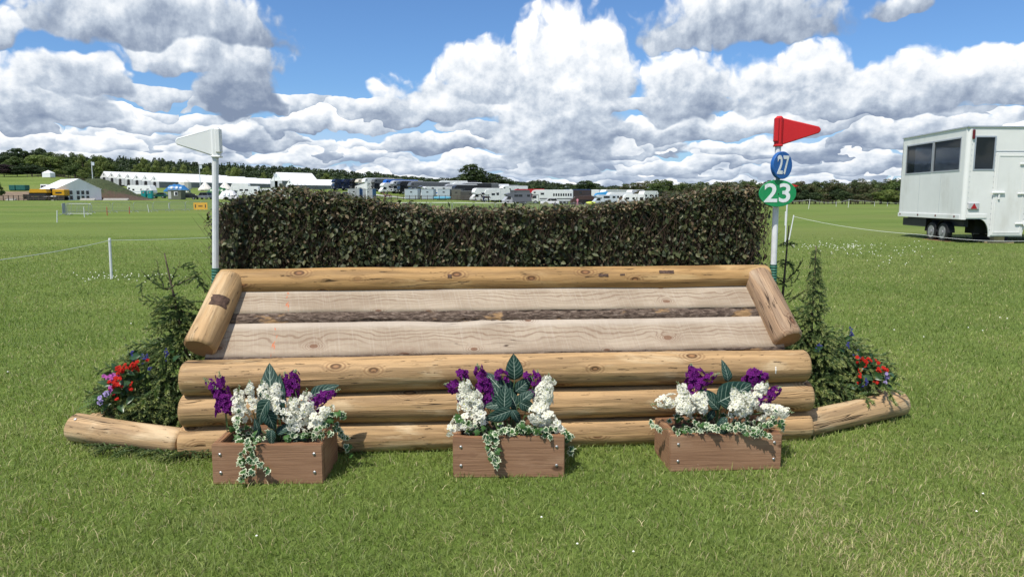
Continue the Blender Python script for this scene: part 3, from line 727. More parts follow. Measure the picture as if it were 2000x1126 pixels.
def build_hedge():
    rng = np.random.default_rng(77); n = 30000
    x = rng.uniform(-1.97, 1.97, n); top = hedge_top(x) - .015
    face = rng.random(n); y = np.empty(n); z = np.empty(n); N = np.empty((n, 3))
    fr = face < .66; tp = (face >= .66) & (face < .86); bk = face >= .86
    bulge = .05 * (vnoise(x * 3.2, top * 0 + 1, 5, 3) - .5)
    z[:] = .96 + (top - .96) * rng.random(n)
    lump = (vnoise(x * 5, z * 6, 9, 3) - .5) * .09
    y[fr] = (.585 + 1.3 * lump + rng.random(n) ** 1.1 * .13)[fr]; N[fr] = (0, -1, .25)
    z[tp] = (top + rng.normal(0, .014, n) + .05 * (vnoise(x * 7, top * 0 + 4, 2, 3) - .5))[tp]; y[tp] = rng.uniform(.57, .93, n)[tp]; N[tp] = (0, -.35, 1)
    y[bk] = (.92 - rng.random(n) * .08)[bk]; N[bk] = (0, 1, .3)
    # rounded shoulders and ends
    sh = np.clip((z - (top - .05)) / .05, 0, 1); y = np.where(fr, y + sh ** 2 * .035, y)
    ends = np.abs(x) > 1.88; N[ends, 0] += np.sign(x[ends]) * .8; y[ends & fr] += rng.random(int((ends & fr).sum())) * .28
    N = N + rng.normal(0, .55, (n, 3)); tip = np.column_stack([rng.normal(0, .6, n), rng.normal(-.15, .4, n), rng.normal(-.65, .55, n)]); tip[tp, 2] += .65
    P = np.column_stack([x, y, z]); size = .016 + .036 * rng.random(n) ** 1.4
    g = np.array([[.020, .031, .010], [.034, .046, .015], [.056, .066, .023], [.095, .10, .044]]); br = np.array([[.095, .066, .033], [.14, .095, .05], [.06, .044, .026], [.20, .155, .09]])
    C = g[rng.integers(0, 4, n)]; hgt = (z - .96) / (top - .96)
    pb = .13 + .42 * np.clip((hgt - .72) / .28, 0, 1) + .25 * (vnoise(x * 2.5, z * 4, 31, 3) - .5)
    isb = rng.random(n) < pb; C = np.where(isb[:, None], br[rng.integers(0, 4, n)], C) * rng.uniform(.7, 1.35, (n, 1))
    size = np.where(isb, size * .8, size)
    o = leaf_cloud(P, N, tip, size, C, M_HEDGE, 'leaves', hedge, rng); tag(o, kind='stuff')
    # twigs: slender upright shoots through the brush and a few stray ends above it
    V = []; F = []
    def twig(p0, p1, r):
        p0 = Vector(p0); p1 = Vector(p1); t = (p1 - p0).normalized(); a = t.cross(Vector((.3, 1, .2))).normalized() * r; b = t.cross(a).normalized() * r; o = len(V)
        for k in range(3):
            th = 2.094 * k; V.append(p0 + a * math.cos(th) + b * math.sin(th))
        for k in range(3):
            th = 2.094 * k; V.append(p1 + (a * math.cos(th) + b * math.sin(th)) * .4)
        for k in range(3): F.append((o + k, o + (k + 1) % 3, o + 3 + (k + 1) % 3, o + 3 + k))
    for _ in range(4200):
        x = rng.uniform(-1.95, 1.95); z0 = rng.uniform(.95, 1.4); y = rng.uniform(.60, .9) if rng.random() < .35 else rng.uniform(.585, .66)
        L = rng.uniform(.06, .22); dx = rng.normal(0, .5); z1 = min(z0 + L, hedge_top(x) + rng.uniform(-.03, .02)); twig((x, y, z0), (x + dx * L, y + rng.normal(0, .03), max(z1, z0 + .02)), rng.uniform(.0012, .0026))
    for _ in range(600):
        x = rng.uniform(-1.9, 1.9); zt = hedge_top(x); dx = rng.normal(0, .03); twig((x, rng.uniform(.6, .85), zt - .05), (x + dx, rng.uniform(.6, .85), zt + rng.uniform(.01, .045)), .0016)
    for x, dx, h in ((.03, .05, .085), (-.01, -.04, .06), (-.52, .02, .05), (.52, .07, .05), (-1.3, -.05, .06), (1.2, .02, .05)):
        twig((x, .62, hedge_top(x) - .05), (x + dx, .63, hedge_top(x) + h), .002)
    tg = put('twigs', mesh_np('twigs', np.array([tuple(v) for v in V]), np.array(F), [M_TWIG]), hedge); tag(tg, kind='stuff')
    # the packed stems inside
    xs = np.linspace(-1.9, 1.9, 60); V = []; F = []
    for i, x in enumerate(xs):
        t = hedge_top(x) - .06
        V += [(x, .735, .02), (x, .735, t), (x, .88, t), (x, .88, .02)]
    for i in range(59):
        for k in range(4): F.append((i * 4 + k, i * 4 + (k + 1) % 4, (i + 1) * 4 + (k + 1) % 4, (i + 1) * 4 + k))
    V = np.array(V); F = np.array(F + [(0, 1, 2, 3), (236, 239, 238, 237)])
    put('packed_stems', mesh_np('packed_stems', V, F, [mat('packed_twigs', (.030, .024, .016), .95, .5, 60, .8, 150)]), hedge)
build_hedge()

# ---- ground logs closing the flower beds beside the jump
for (a, b), nm, seed, r0, r1, m in ((WING_L, 'short pale log on the grass at the left of the jump', 61, .084, .094, M_LOGW), (WING_R, 'short knotty log on the grass at the right of the jump', 67, .086, .090, M_LOGW)):
    t = empty('ground_log', ((a.x + b.x) / 2, (a.y + b.y) / 2, 0), 0, nm, 'log'); off = t.location
    me, sf = log_mesh('trunk', tuple(a - off), tuple(b - off), r0, r1, seed, [m, M_END], .004, 50)
    put('trunk', me, t)
    fa = facing(sf, .9, (0, -.6, .8)); p = sf(np.array(.92), np.array(fa))
    mb = MB(); mb.tube([Vector(p) - Vector((0, -.006, .008)), Vector(p) + Vector((0, -.003, .005))], [.010, .008], 8); mb.build('bolt', M_METAL, t)
    # the side log that runs back from its outer end
    bb = b - off; d = Vector((.42 if b.x < 0 else -.42, .75, .0)); st = bb + Vector((.05 if b.x < 0 else -.05, .09, -.01))
    me, _ = log_mesh('return_log', tuple(st), tuple(st + d), .07, .07, seed + 3, [m, M_END], .004, 30); put('return_log', me, t)

# ---- flags
def flag_pole(name, base, top, label, side, m, yaw, sleeve_h, flag_l):
    base = Vector(base); top = Vector(top); t = empty(name, (base.x, base.y, 0), 0, label, 'flag'); d = top - base
    mb = MB(); k = 0
    o = t.location
    mb.tube([base - o, top - o - d.normalized() * .02], .0205, 12); p = mb.build('pole', M_WOOD_W, t, smooth=False)
    mb = MB(); z0 = base - o; u = d.normalized(); pts = []; rad = []
    for i in range(22):
        pts.append(z0 + u * (-.16 + i * .0095)); rad.append(.027 if i % 2 else .0225)
    mb.tube(pts, rad, 12); mb.build('corrugated_sleeve', M_GREENC, t)
    # moulded flag: sleeve and triangle blade with a raised rim
    Mz = Matrix.Rotation(yaw, 3, 'Z'); tp = top - o; zt = tp.z
    mb = MB(); mb.box((tp.x, tp.y, zt - sleeve_h / 2), (.052, .052, sleeve_h), Mz, .012); mb.box((tp.x, tp.y, zt - sleeve_h + .006), (.060, .060, .012), Mz, .003); mb.box((tp.x - side * .018, tp.y - .003, zt - sleeve_h * .45), (.03, .058, sleeve_h * .78), Mz, .004)
    fl = mb.build('flag_sleeve', m, t)
    h0, h1, L = zt - .010, zt - sleeve_h + .008, flag_l
    zt_ = zt - sleeve_h * .48
    poly = [(.0, h1), (.0, h0), (L * .965, zt_ + .016), (L * .992, zt_ + .008), (L, zt_), (L * .992, zt_ - .008), (L * .965, zt_ - .016)]
    if side < 0: poly = [(-x, z) for x, z in poly]
    F = Matrix.Translation((tp.x, tp.y, 0)) @ Mz.to_4x4()
    mb = MB(); mb.prism(poly, -.0055, .0055, F)
    cx = sum(p[0] for p in poly) / 7; cz = sum(p[1] for p in poly) / 7
    b = mb.build('flag_blade', m, t)
    mb = MB()
    ring = [F @ Vector((x, 0, z)) for x, z in poly]; mb.tube(ring + [ring[0]], .0065, 6); mb.build('blade_rim', m, b, smooth=True)
    return t, b, F
def text_mesh(txt, size, depth, m, name, parent, matrix, bold=0., shear=0., xs=1.):
    cu = bpy.data.curves.new('txt', 'FONT'); cu.body = txt; cu.size = size; cu.extrude = depth; cu.align_x = 'CENTER'; cu.align_y = 'CENTER'; cu.offset = bold; cu.resolution_u = 4
    ob = bpy.data.objects.new('txt', cu); COL.objects.link(ob)
    dg = bpy.context.evaluated_depsgraph_get(); me = bpy.data.meshes.new_from_object(ob.evaluated_get(dg)); me.name = name
    bpy.data.objects.remove(ob); bpy.data.curves.remove(cu)
    me.transform(Matrix.Diagonal((xs, 1, 1, 1))); me.transform(matrix); me.materials.clear(); me.materials.append(m)
    return put(name, me, parent)
wp, wb_, wF = flag_pole('flag_pole', at(421, 535, 4.66), at(420.5, 248, 4.66), 'white plastic pennant on a white pole at the left end of the jump', -1, M_WHITE, R(6), .193, .245)
rp, rb_, rF = flag_pole('flag_pole', at(1510.5, 527, 5.00), at(1522, 227, 5.00), 'red plastic pennant on a white pole at the right end of the jump', 1, M_RED, R(-14), .205, .265)
face_cam = Matrix(((1, 0, 0, 0), (0, 0, -1, 0), (0, 1, 0, 0), (0, 0, 0, 1)))      # text upright, read from -y
tp = at(420.5, 248, 4.66) - wp.location
text_mesh('www.sportsmart.co.uk', .022, .001, M_WHITE, 'embossed_writing', wb_, Matrix.Translation((tp.x - .125, tp.y + .0, tp.z - .094)) @ Matrix.Rotation(R(6), 4, 'Z') @ Matrix.Translation((0, -.0065, 0)) @ face_cam)

def oval_sign(name, label, centre, w, h, th, yaw, m, txt, tsize, bold, xs, hole=False):
    t = empty(name, centre, 0, label, 'number sign', rot=(0, 0, yaw)); n = 48
    poly = [(w / 2 * math.cos(2 * math.pi * k / n), h / 2 * math.sin(2 * math.pi * k / n)) for k in range(n)]
    mb = MB(); mb.prism(poly, -th / 2, th / 2, None, .003); mb.build('plate', m, t)
    k = -1
    text_mesh(txt, tsize, .0012, M_DIGIT, 'number', t, Matrix.Translation((0, -th / 2 - .0006, -.004)) @ face_cam, bold, 0, xs)
    if hole:
        mb = MB(); mb.tube([(0.004, -th / 2 - .002, -.004), (.004, -th / 2, -.004)], .004, 8); mb.build('screw', M_BLACK, t)
    mb = MB(); mb.box((-.0, th / 2 + .012, 0), (.05, .024, h * .5)); mb.build('bracket', m, t)
    return t
c27 = at(1526, 323, 4.93); c23 = at(1518.5, 377.5, 4.93)
oval_sign('number_sign', 'small blue oval sign with a white 27, turned sideways under the red flag', c27, .172, .186, .03, R(24), M_BLUE, '27', .172, .004, .60)
oval_sign('number_sign', 'green oval sign with a white 23 below the blue one', c23, .262, .184, .012, R(3), M_GREEN, '23', .176, .0035, 1.12, True)

# ================================================================== planters and their flowers
def uvbox(c, d, mats, name, parent, top_mat=False, seed=0):
    """a board with metre uv (long side along u), slightly uneven"""
    rng = np.random.default_rng(seed + 3); bm = bmesh.new(); bmesh.ops.create_cube(bm, size=1)
    for v in bm.verts: v.co = Vector((v.co.x * d[0] + c[0], v.co.y * d[1] + c[1], v.co.z * d[2] + c[2]))
    long = 0 if d[0] >= d[1] else 1
    bmesh.ops.bevel(bm, geom=bm.edges[:], offset=.004, segments=2, affect='EDGES')
    bmesh.ops.subdivide_edges(bm, edges=[e for e in bm.edges if e.calc_length() > .2], cuts=14, use_grid_fill=True)
    ztop = c[2] + d[2] / 2
    for v in bm.verts:
        if v.co.z > ztop - .006: v.co.z += .011 * (float(vnoise(v.co[long] * 7 + seed, 3.3, seed, 3)) - .5) * 2
    bm.normal_update(); ul = bm.loops.layers.uv.new('UVMap')
    for f in bm.faces:
        n = f.normal
        for l in f.loops:
            p = l.vert.co; u = p[long]
            w = p.z if abs(n.z) < .5 else p[1 - long]
            l[ul].uv = (u, w)
        if top_mat and n.z > .5: f.material_index = 1
    me = bpy.data.meshes.new(name); bm.to_mesh(me); bm.free()
    for m in mats: me.materials.append(m)
    return put(name, me, parent)
planter_objs = []
for i, p in enumerate(PLANTERS):
    where = ('left', 'middle', 'right')[i]
    t = empty('planter_box', (p['c'][0], p['c'][1], 0), p['a'], ('brown wooden planter box with long ivy hanging down its front, the left one', 'brown wooden planter box in the middle of the three', 'brown wooden planter box at the right, its left side showing')[i], 'planter')
    w, d, h, th = p['w'], p['d'], p['h'], .04
    uvbox((0, th / 2, h / 2), (w, th, h), [M_BOX, M_BOXTOP], 'front_board', t, True, i)
    uvbox((0, d - th / 2, h / 2), (w, th, h - .004), [M_BOX, M_BOXTOP], 'back_board', t, True, i + 5)
    for sx in (-1, 1): uvbox((sx * (w / 2 - th / 2), d / 2, h / 2), (th, d - 2 * th - .002, h + .004), [M_BOX, M_BOXTOP], 'side_board', t, True, i + 9 + sx)
    uvbox((0, d / 2, h * .42), (w - 2 * th - .004, d - 2 * th - .004, h * .8), [M_SOIL], 'soil', t)
    for sx in (-1, 1):
        for sz in (.30, .76):
            mb = MB(); y = 0; x = sx * (w / 2 - .045); z = h * sz
            mb.tube([(x, .001, z), (x, -.003, z), (x, -.0055, z)], [.0085, .0085, .0055], 10); mb.box((x, -.0058, z), (.004, .0015, .004)); mb.build('screw', M_METAL, t)
    planter_objs.append(t)

def petal_blossom(name, m, r, seed, layers=2, np_=5, eye=None):
    """a ruffled little flower lying in the xy-plane, looking along +z"""
    rng = random.Random(seed); mb = MB()
    for L in range(layers):
        rr = r * (1 - .35 * L)
        for k in range(np_):
            a = 2 * math.pi * (k + .5 * L) / np_ + rng.uniform(-.15, .15); ca, sa = math.cos(a), math.sin(a); w = rr * .62
            def P(u, v, z): return (ca * u - sa * v, sa * u + ca * v, z + L * r * .22)
            z1 = rr * rng.uniform(.1, .35); z2 = rr * rng.uniform(-.1, .35)
            mb.add([P(.02 * r, 0, 0), P(rr * .55, w * .62, z1 + .1 * rr), P(rr * .62, 0, z1 - .08 * rr), P(rr * .55, -w * .62, z1 + .1 * rr), P(rr, w * .45, z2), P(rr * 1.02, 0, z2 + .12 * rr), P(rr, -w * .45, z2)],
                   [(0, 2, 1), (0, 3, 2), (1, 2, 5, 4), (2, 3, 6, 5)])
    mb.cur = 1; mb.add([(0, 0, .010), (r * .22, 0, .004), (0, r * .22, .004), (-r * .22, 0, .004), (0, -r * .22, .004)], [(0, 1, 2), (0, 2, 3), (0, 3, 4), (0, 4, 1)])
    me = mb.mesh(name, [m, eye or m]); return me
M_WPET = leaf_mat('white_petal', (.86, .85, .74), trans=.4, colattr=False, rough=.7, spec=.1)
M_WEYE = mat('yellow_flower_eye', (.62, .60, .18), .7)
M_PPET = leaf_mat('purple_petal', (.145, .012, .165), trans=.25, colattr=False, rough=.6, spec=.15)
M_STEM = leaf_mat('flower_stem_green', (.10, .17, .06), trans=.15, colattr=False)
M_BUD = leaf_mat('pale_bud', (.30, .38, .20), trans=.2, colattr=False)
WB = [petal_blossom('white_blossom', M_WPET, .0245, s, eye=M_WEYE) for s in range(4)]
PB = [petal_blossom('purple_blossom', M_PPET, .0205, s + 10) for s in range(4)]
def bud_mesh(m):
    mb = MB(); mb.tube([(0, 0, 0), (0, 0, .004), (0, 0, .010), (0, 0, .014)], [.0012, .0035, .003, .0006], 5); return mb.mesh('bud', m)
BUD = bud_mesh(M_BUD)
def look_rot(d, roll=0.):
    return (Vector(d).to_track_quat('Z', 'Y') @ Euler((0, 0, roll)).to_quaternion()).to_euler()
def spike(parent, base, tip, meshes, n, r0, seed, buds=9, start=.40):
    """stem with blossoms round its upper part and green buds at the end"""
    rng = random.Random(seed); base = Vector(base); tip = Vector(tip); d = tip - base; L = d.length; u = d.normalized()
    bow = Vector((rng.uniform(-.02, .02), rng.uniform(-.02, .02), .02))
    def c(t): return base + d * t + bow * math.sin(math.pi * t)
    mb = MB(); mb.tube([c(k / 8) for k in range(9)], [.0028 - .0018 * k / 8 for k in range(9)], 5); st = mb.build('flower_stem', M_STEM, parent)
    a = u.orthogonal().normalized(); b = u.cross(a)
    for k in range(n):
        t = start + (.90 - start) * (k + rng.random() * 2.) / (n + 1); th = k * 2.4 + rng.uniform(-.3, .3)
        rr = r0 * (1.15 - .65 * max(0, (t - start) / (.86 - start)) ** 1.5) * rng.uniform(.35, 1.55)
        out = (a * math.cos(th) + b * math.sin(th)); out = (out + u * .25 + Vector((0, -.25, .05))).normalized()
        if rng.random() < .12 and out.y > .4: continue
        s = rng.uniform(.8, 1.35) * (1 - .35 * max(0, (t - .6) / .3))
        put('blossom', meshes[rng.randrange(len(meshes))], st, c(t) + out * rr, look_rot(out + Vector([rng.uniform(-.35, .35) for _ in range(3)]), rng.uniform(0, 6)), s)
    for k in range(buds):
        t = .84 + .17 * k / buds; th = k * 2.4; out = a * math.cos(th) + b * math.sin(th)
        put('bud', BUD, st, c(min(t, 1)) + out * .004 * (1 - k / buds), look_rot(out * .8 + u, 0), 1.05 - .5 * k / buds)
    return st

def veined_leaf_material():
    m = bpy.data.materials.new('dark_veined_leaf'); m.use_nodes = True; t = m.node_tree; q = NT(t); b = t.nodes['Principled BSDF']
    s = q.sep(q.n('ShaderNodeUVMap').outputs[0]); u, v = s[0], s[1]; av = q.m('ABSOLUTE', v)
    mid = q.ss(av, .045, .015); ph = q.sub(u, q.mul(q.m('POWER', av, 1.25), .26))
    side = q.m('ABSOLUTE', q.sub(q.m('FRACT', q.mul(ph, 7.)), .5))
    sv = q.mul(q.ss(side, .055, .015), q.ss(av, .98, .7)); n = q.noise(q.n('ShaderNodeUVMap').outputs[0], 9, 3, .6)
    c = q.mix(q.ss(n, .3, .7), (.006, .024, .019), (.016, .050, .036))
    c = q.mix(q.ss(q.m('ABSOLUTE', q.sub(side, .0)), .22, .05, 0., .3), c, (.05, .11, .08))
    c = q.mix(q.mul(q.m('MAXIMUM', mid, q.mul(sv, .6)), .75), c, (.45, .53, .43))
    q.put(b.inputs['Base Color'], c); b.inputs['Roughness'].default_value = .6; b.inputs['Specular IOR Level'].default_value = .2
    return m
M_VEIN = veined_leaf_material()
def big_leaf(seed, L=.16, W=.085):
    nu, nv = 14, 8; V = []; uv = []; F = []; rng = random.Random(seed); curl = rng.uniform(.35, 1.0); wav = rng.uniform(0, 6)
    for i in range(nu + 1):
        t = i / nu; w = W * .5 * (math.sin(math.pi * min(1, t ** .75)) ** .75 if 0 < t < 1 else 0.02) * (1.12 - .25 * t)
        for j in range(nv + 1):
            s = j / nv * 2 - 1; x = s * w; y = L * t
            z = -curl * L * t * t * .55 + abs(s) * w * .45 - .35 * w * s * s + .05 * W * math.sin(9 * t + wav) * abs(s)
            V.append((x, y, z)); uv.append((t, s))
    for i in range(nu):
        for j in range(nv): F.append((i * (nv + 1) + j, i * (nv + 1) + j + 1, (i + 1) * (nv + 1) + j + 1, (i + 1) * (nv + 1) + j))
    return mesh_np('veined_leaf', np.array(V), np.array(F), [M_VEIN], smooth=True, uv=np.array(uv))
BIGL = [big_leaf(s) for s in range(5)]
M_IVYG = leaf_mat('ivy_green', (.055, .13, .03), trans=.2, colattr=False, rough=.4)
M_IVYW = leaf_mat('ivy_cream_edge', (.62, .66, .46), trans=.25, colattr=False, rough=.5)
M_IVYD = leaf_mat('ivy_dark_green', (.03, .085, .03), trans=.2, colattr=False, rough=.4)
def ivy_leaf(inner, outer, k=.74):
    pts = [(0, 0), (.34, -.16), (.52, .22), (.36, .34), (.44, .66), (.17, .62), (0, 1.05), (-.17, .62), (-.44, .66), (-.36, .34), (-.52, .22), (-.34, -.16)]
    n = len(pts); cx, cy = 0, .36; V = [(0, .36, .03)]; F = []; mi = []
    for x, y in pts: V.append((cx + (x - cx) * k, cy + (y - cy) * k, .02 - .06 * abs(x)))
    for x, y in pts: V.append((x, y, -.02 - .12 * abs(x)))
    for i in range(n):
        j = (i + 1) % n; F.append((0, 1 + i, 1 + j)); mi.append(0)
    F3 = np.array(F); F4 = np.array([(1 + i, 1 + n + i, 1 + n + (i + 1) % n, 1 + (i + 1) % n) for i in range(n)])
    return mesh_np('ivy_leaf', np.array(V) * .036, [F3, F4], [inner, outer], midx=[0] * n + [1] * n)
IVY = [ivy_leaf(M_IVYG, M_IVYW, .66), ivy_leaf(M_IVYD, M_IVYW, .72), ivy_leaf(M_IVYG, M_IVYG, .7), ivy_leaf(M_IVYD, M_IVYW, .78)]
def leaf_at(parent, mesh, base, tip, scale=1., roll=0., name='leaf'):
    """leaf whose +y runs from base towards tip; its upper side turned to the camera"""
    d = (Vector(tip) - Vector(base)); y = d.normalized(); n = Vector((0, -1, .35)); n = (n - y * n.dot(y))
    if n.length < .05: n = y.orthogonal()
    n.normalize(); n = Matrix.Rotation(roll, 3, y) @ n; x = y.cross(n).normalized()
    M = Matrix((x, y, n)).transposed()
    return put(name, mesh, parent, base, M.to_euler(), scale)

def planter_flowers(i, whites, purples, leaves, trails, edge):
    p = PLANTERS[i]; where = ('left', 'middle', 'right')[i]; Yc = p['c'][1] + p['d'] * .5; zc = p['h'] * .85
    root = Vector((p['c'][0], Yc, zc))
    def base(x): return Vector((max(p['c'][0] - p['w'] * .38, min(p['c'][0] + p['w'] * .38, p['c'][0] + (x - p['c'][0]) * .45)), Yc, zc))
    rng = random.Random(100 + i)
    W = empty('white_flowers', root, 0, f'white stock flowers standing in the {where} planter box', 'flowers', 'planter flowers')
    for k, (bx, by, tx, ty, dy, n) in enumerate(whites):
        tip = at(tx, ty, Yc + dy); mid = at(bx, by, Yc + dy * .6)
        b = mid + (mid - tip) * .35; spike(W, b - root, tip - root, WB, int(n * .95), .033, 200 + 10 * i + k, 7, .22)
    P_ = empty('purple_flowers', root, 0, f'deep purple stock flowers at the back of the {where} planter box', 'flowers', 'planter flowers')
    for k, (bx, by, tx, ty, dy, n) in enumerate(purples):
        tip = at(tx, ty, Yc + dy); mid = at(bx, by, Yc + dy * .6); b = mid + (mid - tip) * .35
        spike(P_, b - root, tip - root, PB, int(n * 1.1), .030, 300 + 10 * i + k, 11, .22)
    for o, plant in ((W, whites), (P_, purples)):
        mb = MB()
        for (bx, by, tx, ty, dy, n) in plant:
            tip = at(tx, ty, Yc + dy); mid = at(bx, by, Yc + dy * .6); b = mid + (mid - tip) * .35 - root
            mb.tube([Vector(((b.x) * .4, 0, -.02)), Vector((b.x * .7, b.y * .5, b.z * .5)), b], .0025, 5)
        tag(mb.build('lower_stems', M_STEM, o), kind='stuff')
    D = empty('veined_foliage_plant', root, 0, f'dark green foliage plant with white veined leaves in the {where} planter box', 'plant', 'foliage plants in the planters')
    mb = MB()
    for k, (bx, by, tx, ty, dy, s, ro) in enumerate(leaves):
        b = at(bx, by, Yc + dy); t = at(tx, ty, Yc + dy - .02); L = (t - b).length
        leaf_at(D, BIGL[(k + i) % 5], b - root, t - root, (s * L / .16, L / .16, L / .16), ro)
        mb.tube([Vector((0, 0, -.02)), (b - root) * .5 + Vector((0, .02, .01)), b - root], .0028, 5)
    mb.build('leaf_stalks', M_STEM, D)
    I = empty('variegated_ivy', root, 0, f'cream edged ivy trailing over the edge of the {where} planter box', 'ivy', 'trailing ivy')
    for k, tr in enumerate(trails):
        pts = [at(x, y, p['c'][1] + dy) - root for x, y, dy in tr]
        # resample
        cur = []; N = 7
        for a, b in zip(pts, pts[1:]):
            for s in range(N): cur.append(a.lerp(b, s / N))
        cur.append(pts[-1]); cur = [c + Vector((rng.uniform(-.004, .004), rng.uniform(-.004, .004), rng.uniform(-.004, .004))) for c in cur]
        mb = MB(); mb.tube(cur, .0014, 4); mb.build('vine', M_STEM, I)
        for j, c in enumerate(cur):
            for _ in range(2 if rng.random() < .35 else 1):
                if rng.random() < .25: continue
                d = Vector((rng.uniform(-1, 1), rng.uniform(-.7, .1), rng.uniform(-1.2, .3)))
                leaf_at(I, IVY[rng.randrange(4)], c + Vector((0, -.004, 0)), c + d, rng.uniform(.65, 1.15), rng.uniform(-.6, .6), 'ivy_leaf')
    # low leaves filling the top of the box
    x0, x1 = -p['w'] * .42, p['w'] * .42
    for k in range(edge):
        b = Vector((rng.uniform(x0, x1), rng.uniform(-.12, .10), rng.uniform(.0, .07))); d = Vector((rng.uniform(-1, 1), rng.uniform(-.9, .2), rng.uniform(-.3, .8)))
        leaf_at(I, IVY[rng.choice((0, 0, 1, 2, 3))], b, b + d, rng.uniform(.7, 1.25), rng.uniform(-.7, .7), 'ivy_leaf')
planter_flowers(0,
    [(478, 832, 468, 752, -.03, 22), (500, 810, 488, 742, .0, 18), (522, 800, 510, 742, .03, 18), (545, 800, 536, 750, .02, 18), (560, 815, 520, 770, -.06, 16),
     (590, 835, 566, 775, -.04, 22), (605, 830, 600, 758, .0, 22), (612, 842, 648, 792, -.06, 24), (585, 850, 556, 806, -.10, 12)],
    [(452, 800, 398, 738, .03, 26), (440, 815, 428, 725, .05, 26), (437, 812, 415, 752, .0, 16), (580, 790, 556, 726, .07, 22), (580, 765, 578, 722, .08, 14), (605, 805, 664, 760, .05, 26)],
    [(532, 800, 522, 720, .06, 1.0, .2), (548, 812, 534, 735, .04, .9, -.5), (526, 780, 485, 832, -.10, .9, .2), (520, 800, 536, 838, -.10, 1.25, -.3), (545, 780, 548, 825, -.06, 1.1, .5), (605, 775, 648, 748, .08, .9, -.2),
     (530, 838, 528, 872, -.15, 1.0, 0), (560, 845, 590, 862, -.13, .8, .3), (505, 850, 500, 820, -.08, .8, .6), (540, 845, 570, 825, -.06, .9, -.4)],
    [[(500, 842, .03), (478, 868, -.01), (470, 900, -.03)], [(510, 850, .0), (490, 880, -.03), (496, 930, -.035)], [(485, 860, .0), (500, 900, -.03), (525, 915, -.035)], [(470, 860, .03), (478, 915, -.03), (472, 936, -.035)],
     [(560, 850, .05), (610, 850, .03), (650, 842, .10)], [(610, 840, .08), (655, 820, .15), (668, 850, .2)], [(650, 830, .2), (672, 850, .22), (682, 888, .22)], [(630, 825, .12), (660, 803, .12), (672, 812, .15)], [(470, 800, .1), (462, 830, .06), (470, 860, .04)]], 40)
planter_flowers(1,
    [(935, 820, 905, 738, -.02, 34), (915, 800, 898, 745, .0, 24), (940, 835, 925, 755, -.05, 26), (920, 828, 872, 850, -.08, 18), (1058, 800, 1072, 728, .0, 34), (1062, 790, 1082, 740, .02, 26), (1050, 810, 1070, 760, -.05, 20), (1035, 808, 1105, 848, -.08, 30), (1040, 815, 1080, 825, -.10, 16)],
    [(945, 770, 932, 710, .06, 26), (955, 795, 945, 740, .04, 22), (905, 770, 868, 750, .05, 18), (905, 745, 898, 728, .06, 8), (985, 745, 978, 722, .08, 10), (1052, 790, 1050, 722, .06, 26), (960, 800, 955, 770, .02, 14), (1040, 745, 1032, 735, .07, 6)],
    [(1005, 742, 1004, 694, .06, 1.25, .1), (1000, 790, 962, 728, .05, 1.1, .3), (985, 800, 966, 752, .0, 1.1, .2), (985, 800, 985, 755, -.05, 1.15, -.2), (1005, 765, 1040, 738, .06, 1.0, .1), (1010, 790, 1042, 760, .0, 1.0, -.3), (1015, 785, 1046, 802, -.05, 1.25, .2),
     (1000, 800, 945, 822, -.06, .8, -.2), (985, 790, 945, 790, -.02, .9, .3), (1000, 800, 1020, 830, -.06, .9, -.1), (1005, 775, 985, 740, .09, 1.2, -.4), (1010, 800, 1000, 760, .0, 1.1, .5)],
    [[(975, 845, .02), (952, 862, -.02), (958, 890, -.03)], [(965, 845, .0), (968, 880, -.03), (970, 905, -.035)], [(1000, 840, .02), (985, 838, .0), (950, 850, -.01)], [(1010, 835, .05), (1050, 842, .02), (1075, 850, .0)], [(1070, 840, .1), (1105, 840, .12), (1114, 880, .15)], [(1080, 835, .05), (1108, 848, .05), (1115, 855, .06)], [(930, 830, .1), (900, 820, .08), (893, 812, .1)], [(1010, 825, .02), (1035, 838, .0), (1062, 835, .0)]], 46)
planter_flowers(2,
    [(1350, 810, 1322, 745, .0, 28), (1340, 800, 1342, 770, -.04, 18), (1360, 805, 1370, 765, -.05, 24), (1345, 790, 1270, 790, .02, 20), (1335, 810, 1345, 790, -.08, 14), (1440, 815, 1432, 755, -.06, 28), (1460, 810, 1452, 765, -.08, 26), (1470, 800, 1500, 745, .0, 24), (1475, 812, 1550, 805, -.03, 26), (1430, 805, 1450, 785, -.10, 14)],
    [(1355, 765, 1350, 710, .06, 24), (1345, 770, 1405, 728, .05, 24), (1360, 745, 1352, 725, .07, 10), (1460, 755, 1480, 722, .07, 22), (1475, 750, 1500, 735, .07, 12), (1480, 790, 1525, 755, .03, 22)],
    [(1422, 745, 1420, 708, .08, .9, .2), (1402, 785, 1472, 752, -.02, 1.35, .1), (1404, 790, 1368, 758, .0, .95, .2), (1405, 800, 1380, 775, -.03, .8, -.3), (1412, 818, 1414, 854, -.15, 1.1, 0), (1420, 815, 1395, 840, -.12, .8, .3), (1400, 800, 1400, 770, .06, 1.2, .3), (1440, 770, 1490, 730, .08, .7, -.2), (1395, 800, 1380, 825, .0, .9, .1)],
    [[(1340, 835, .0), (1290, 838, .06), (1268, 822, .12)], [(1400, 832, .0), (1350, 838, -.01), (1320, 842, .0)], [(1410, 830, .0), (1455, 842, -.01), (1500, 848, -.02)], [(1450, 835, .05), (1500, 828, .06), (1515, 800, .1)], [(1490, 830, .08), (1522, 820, .12), (1528, 832, .14)], [(1360, 825, .0), (1385, 830, -.01), (1400, 838, -.02)], [(1440, 825, .0), (1470, 835, -.01), (1490, 842, -.02)]], 46)
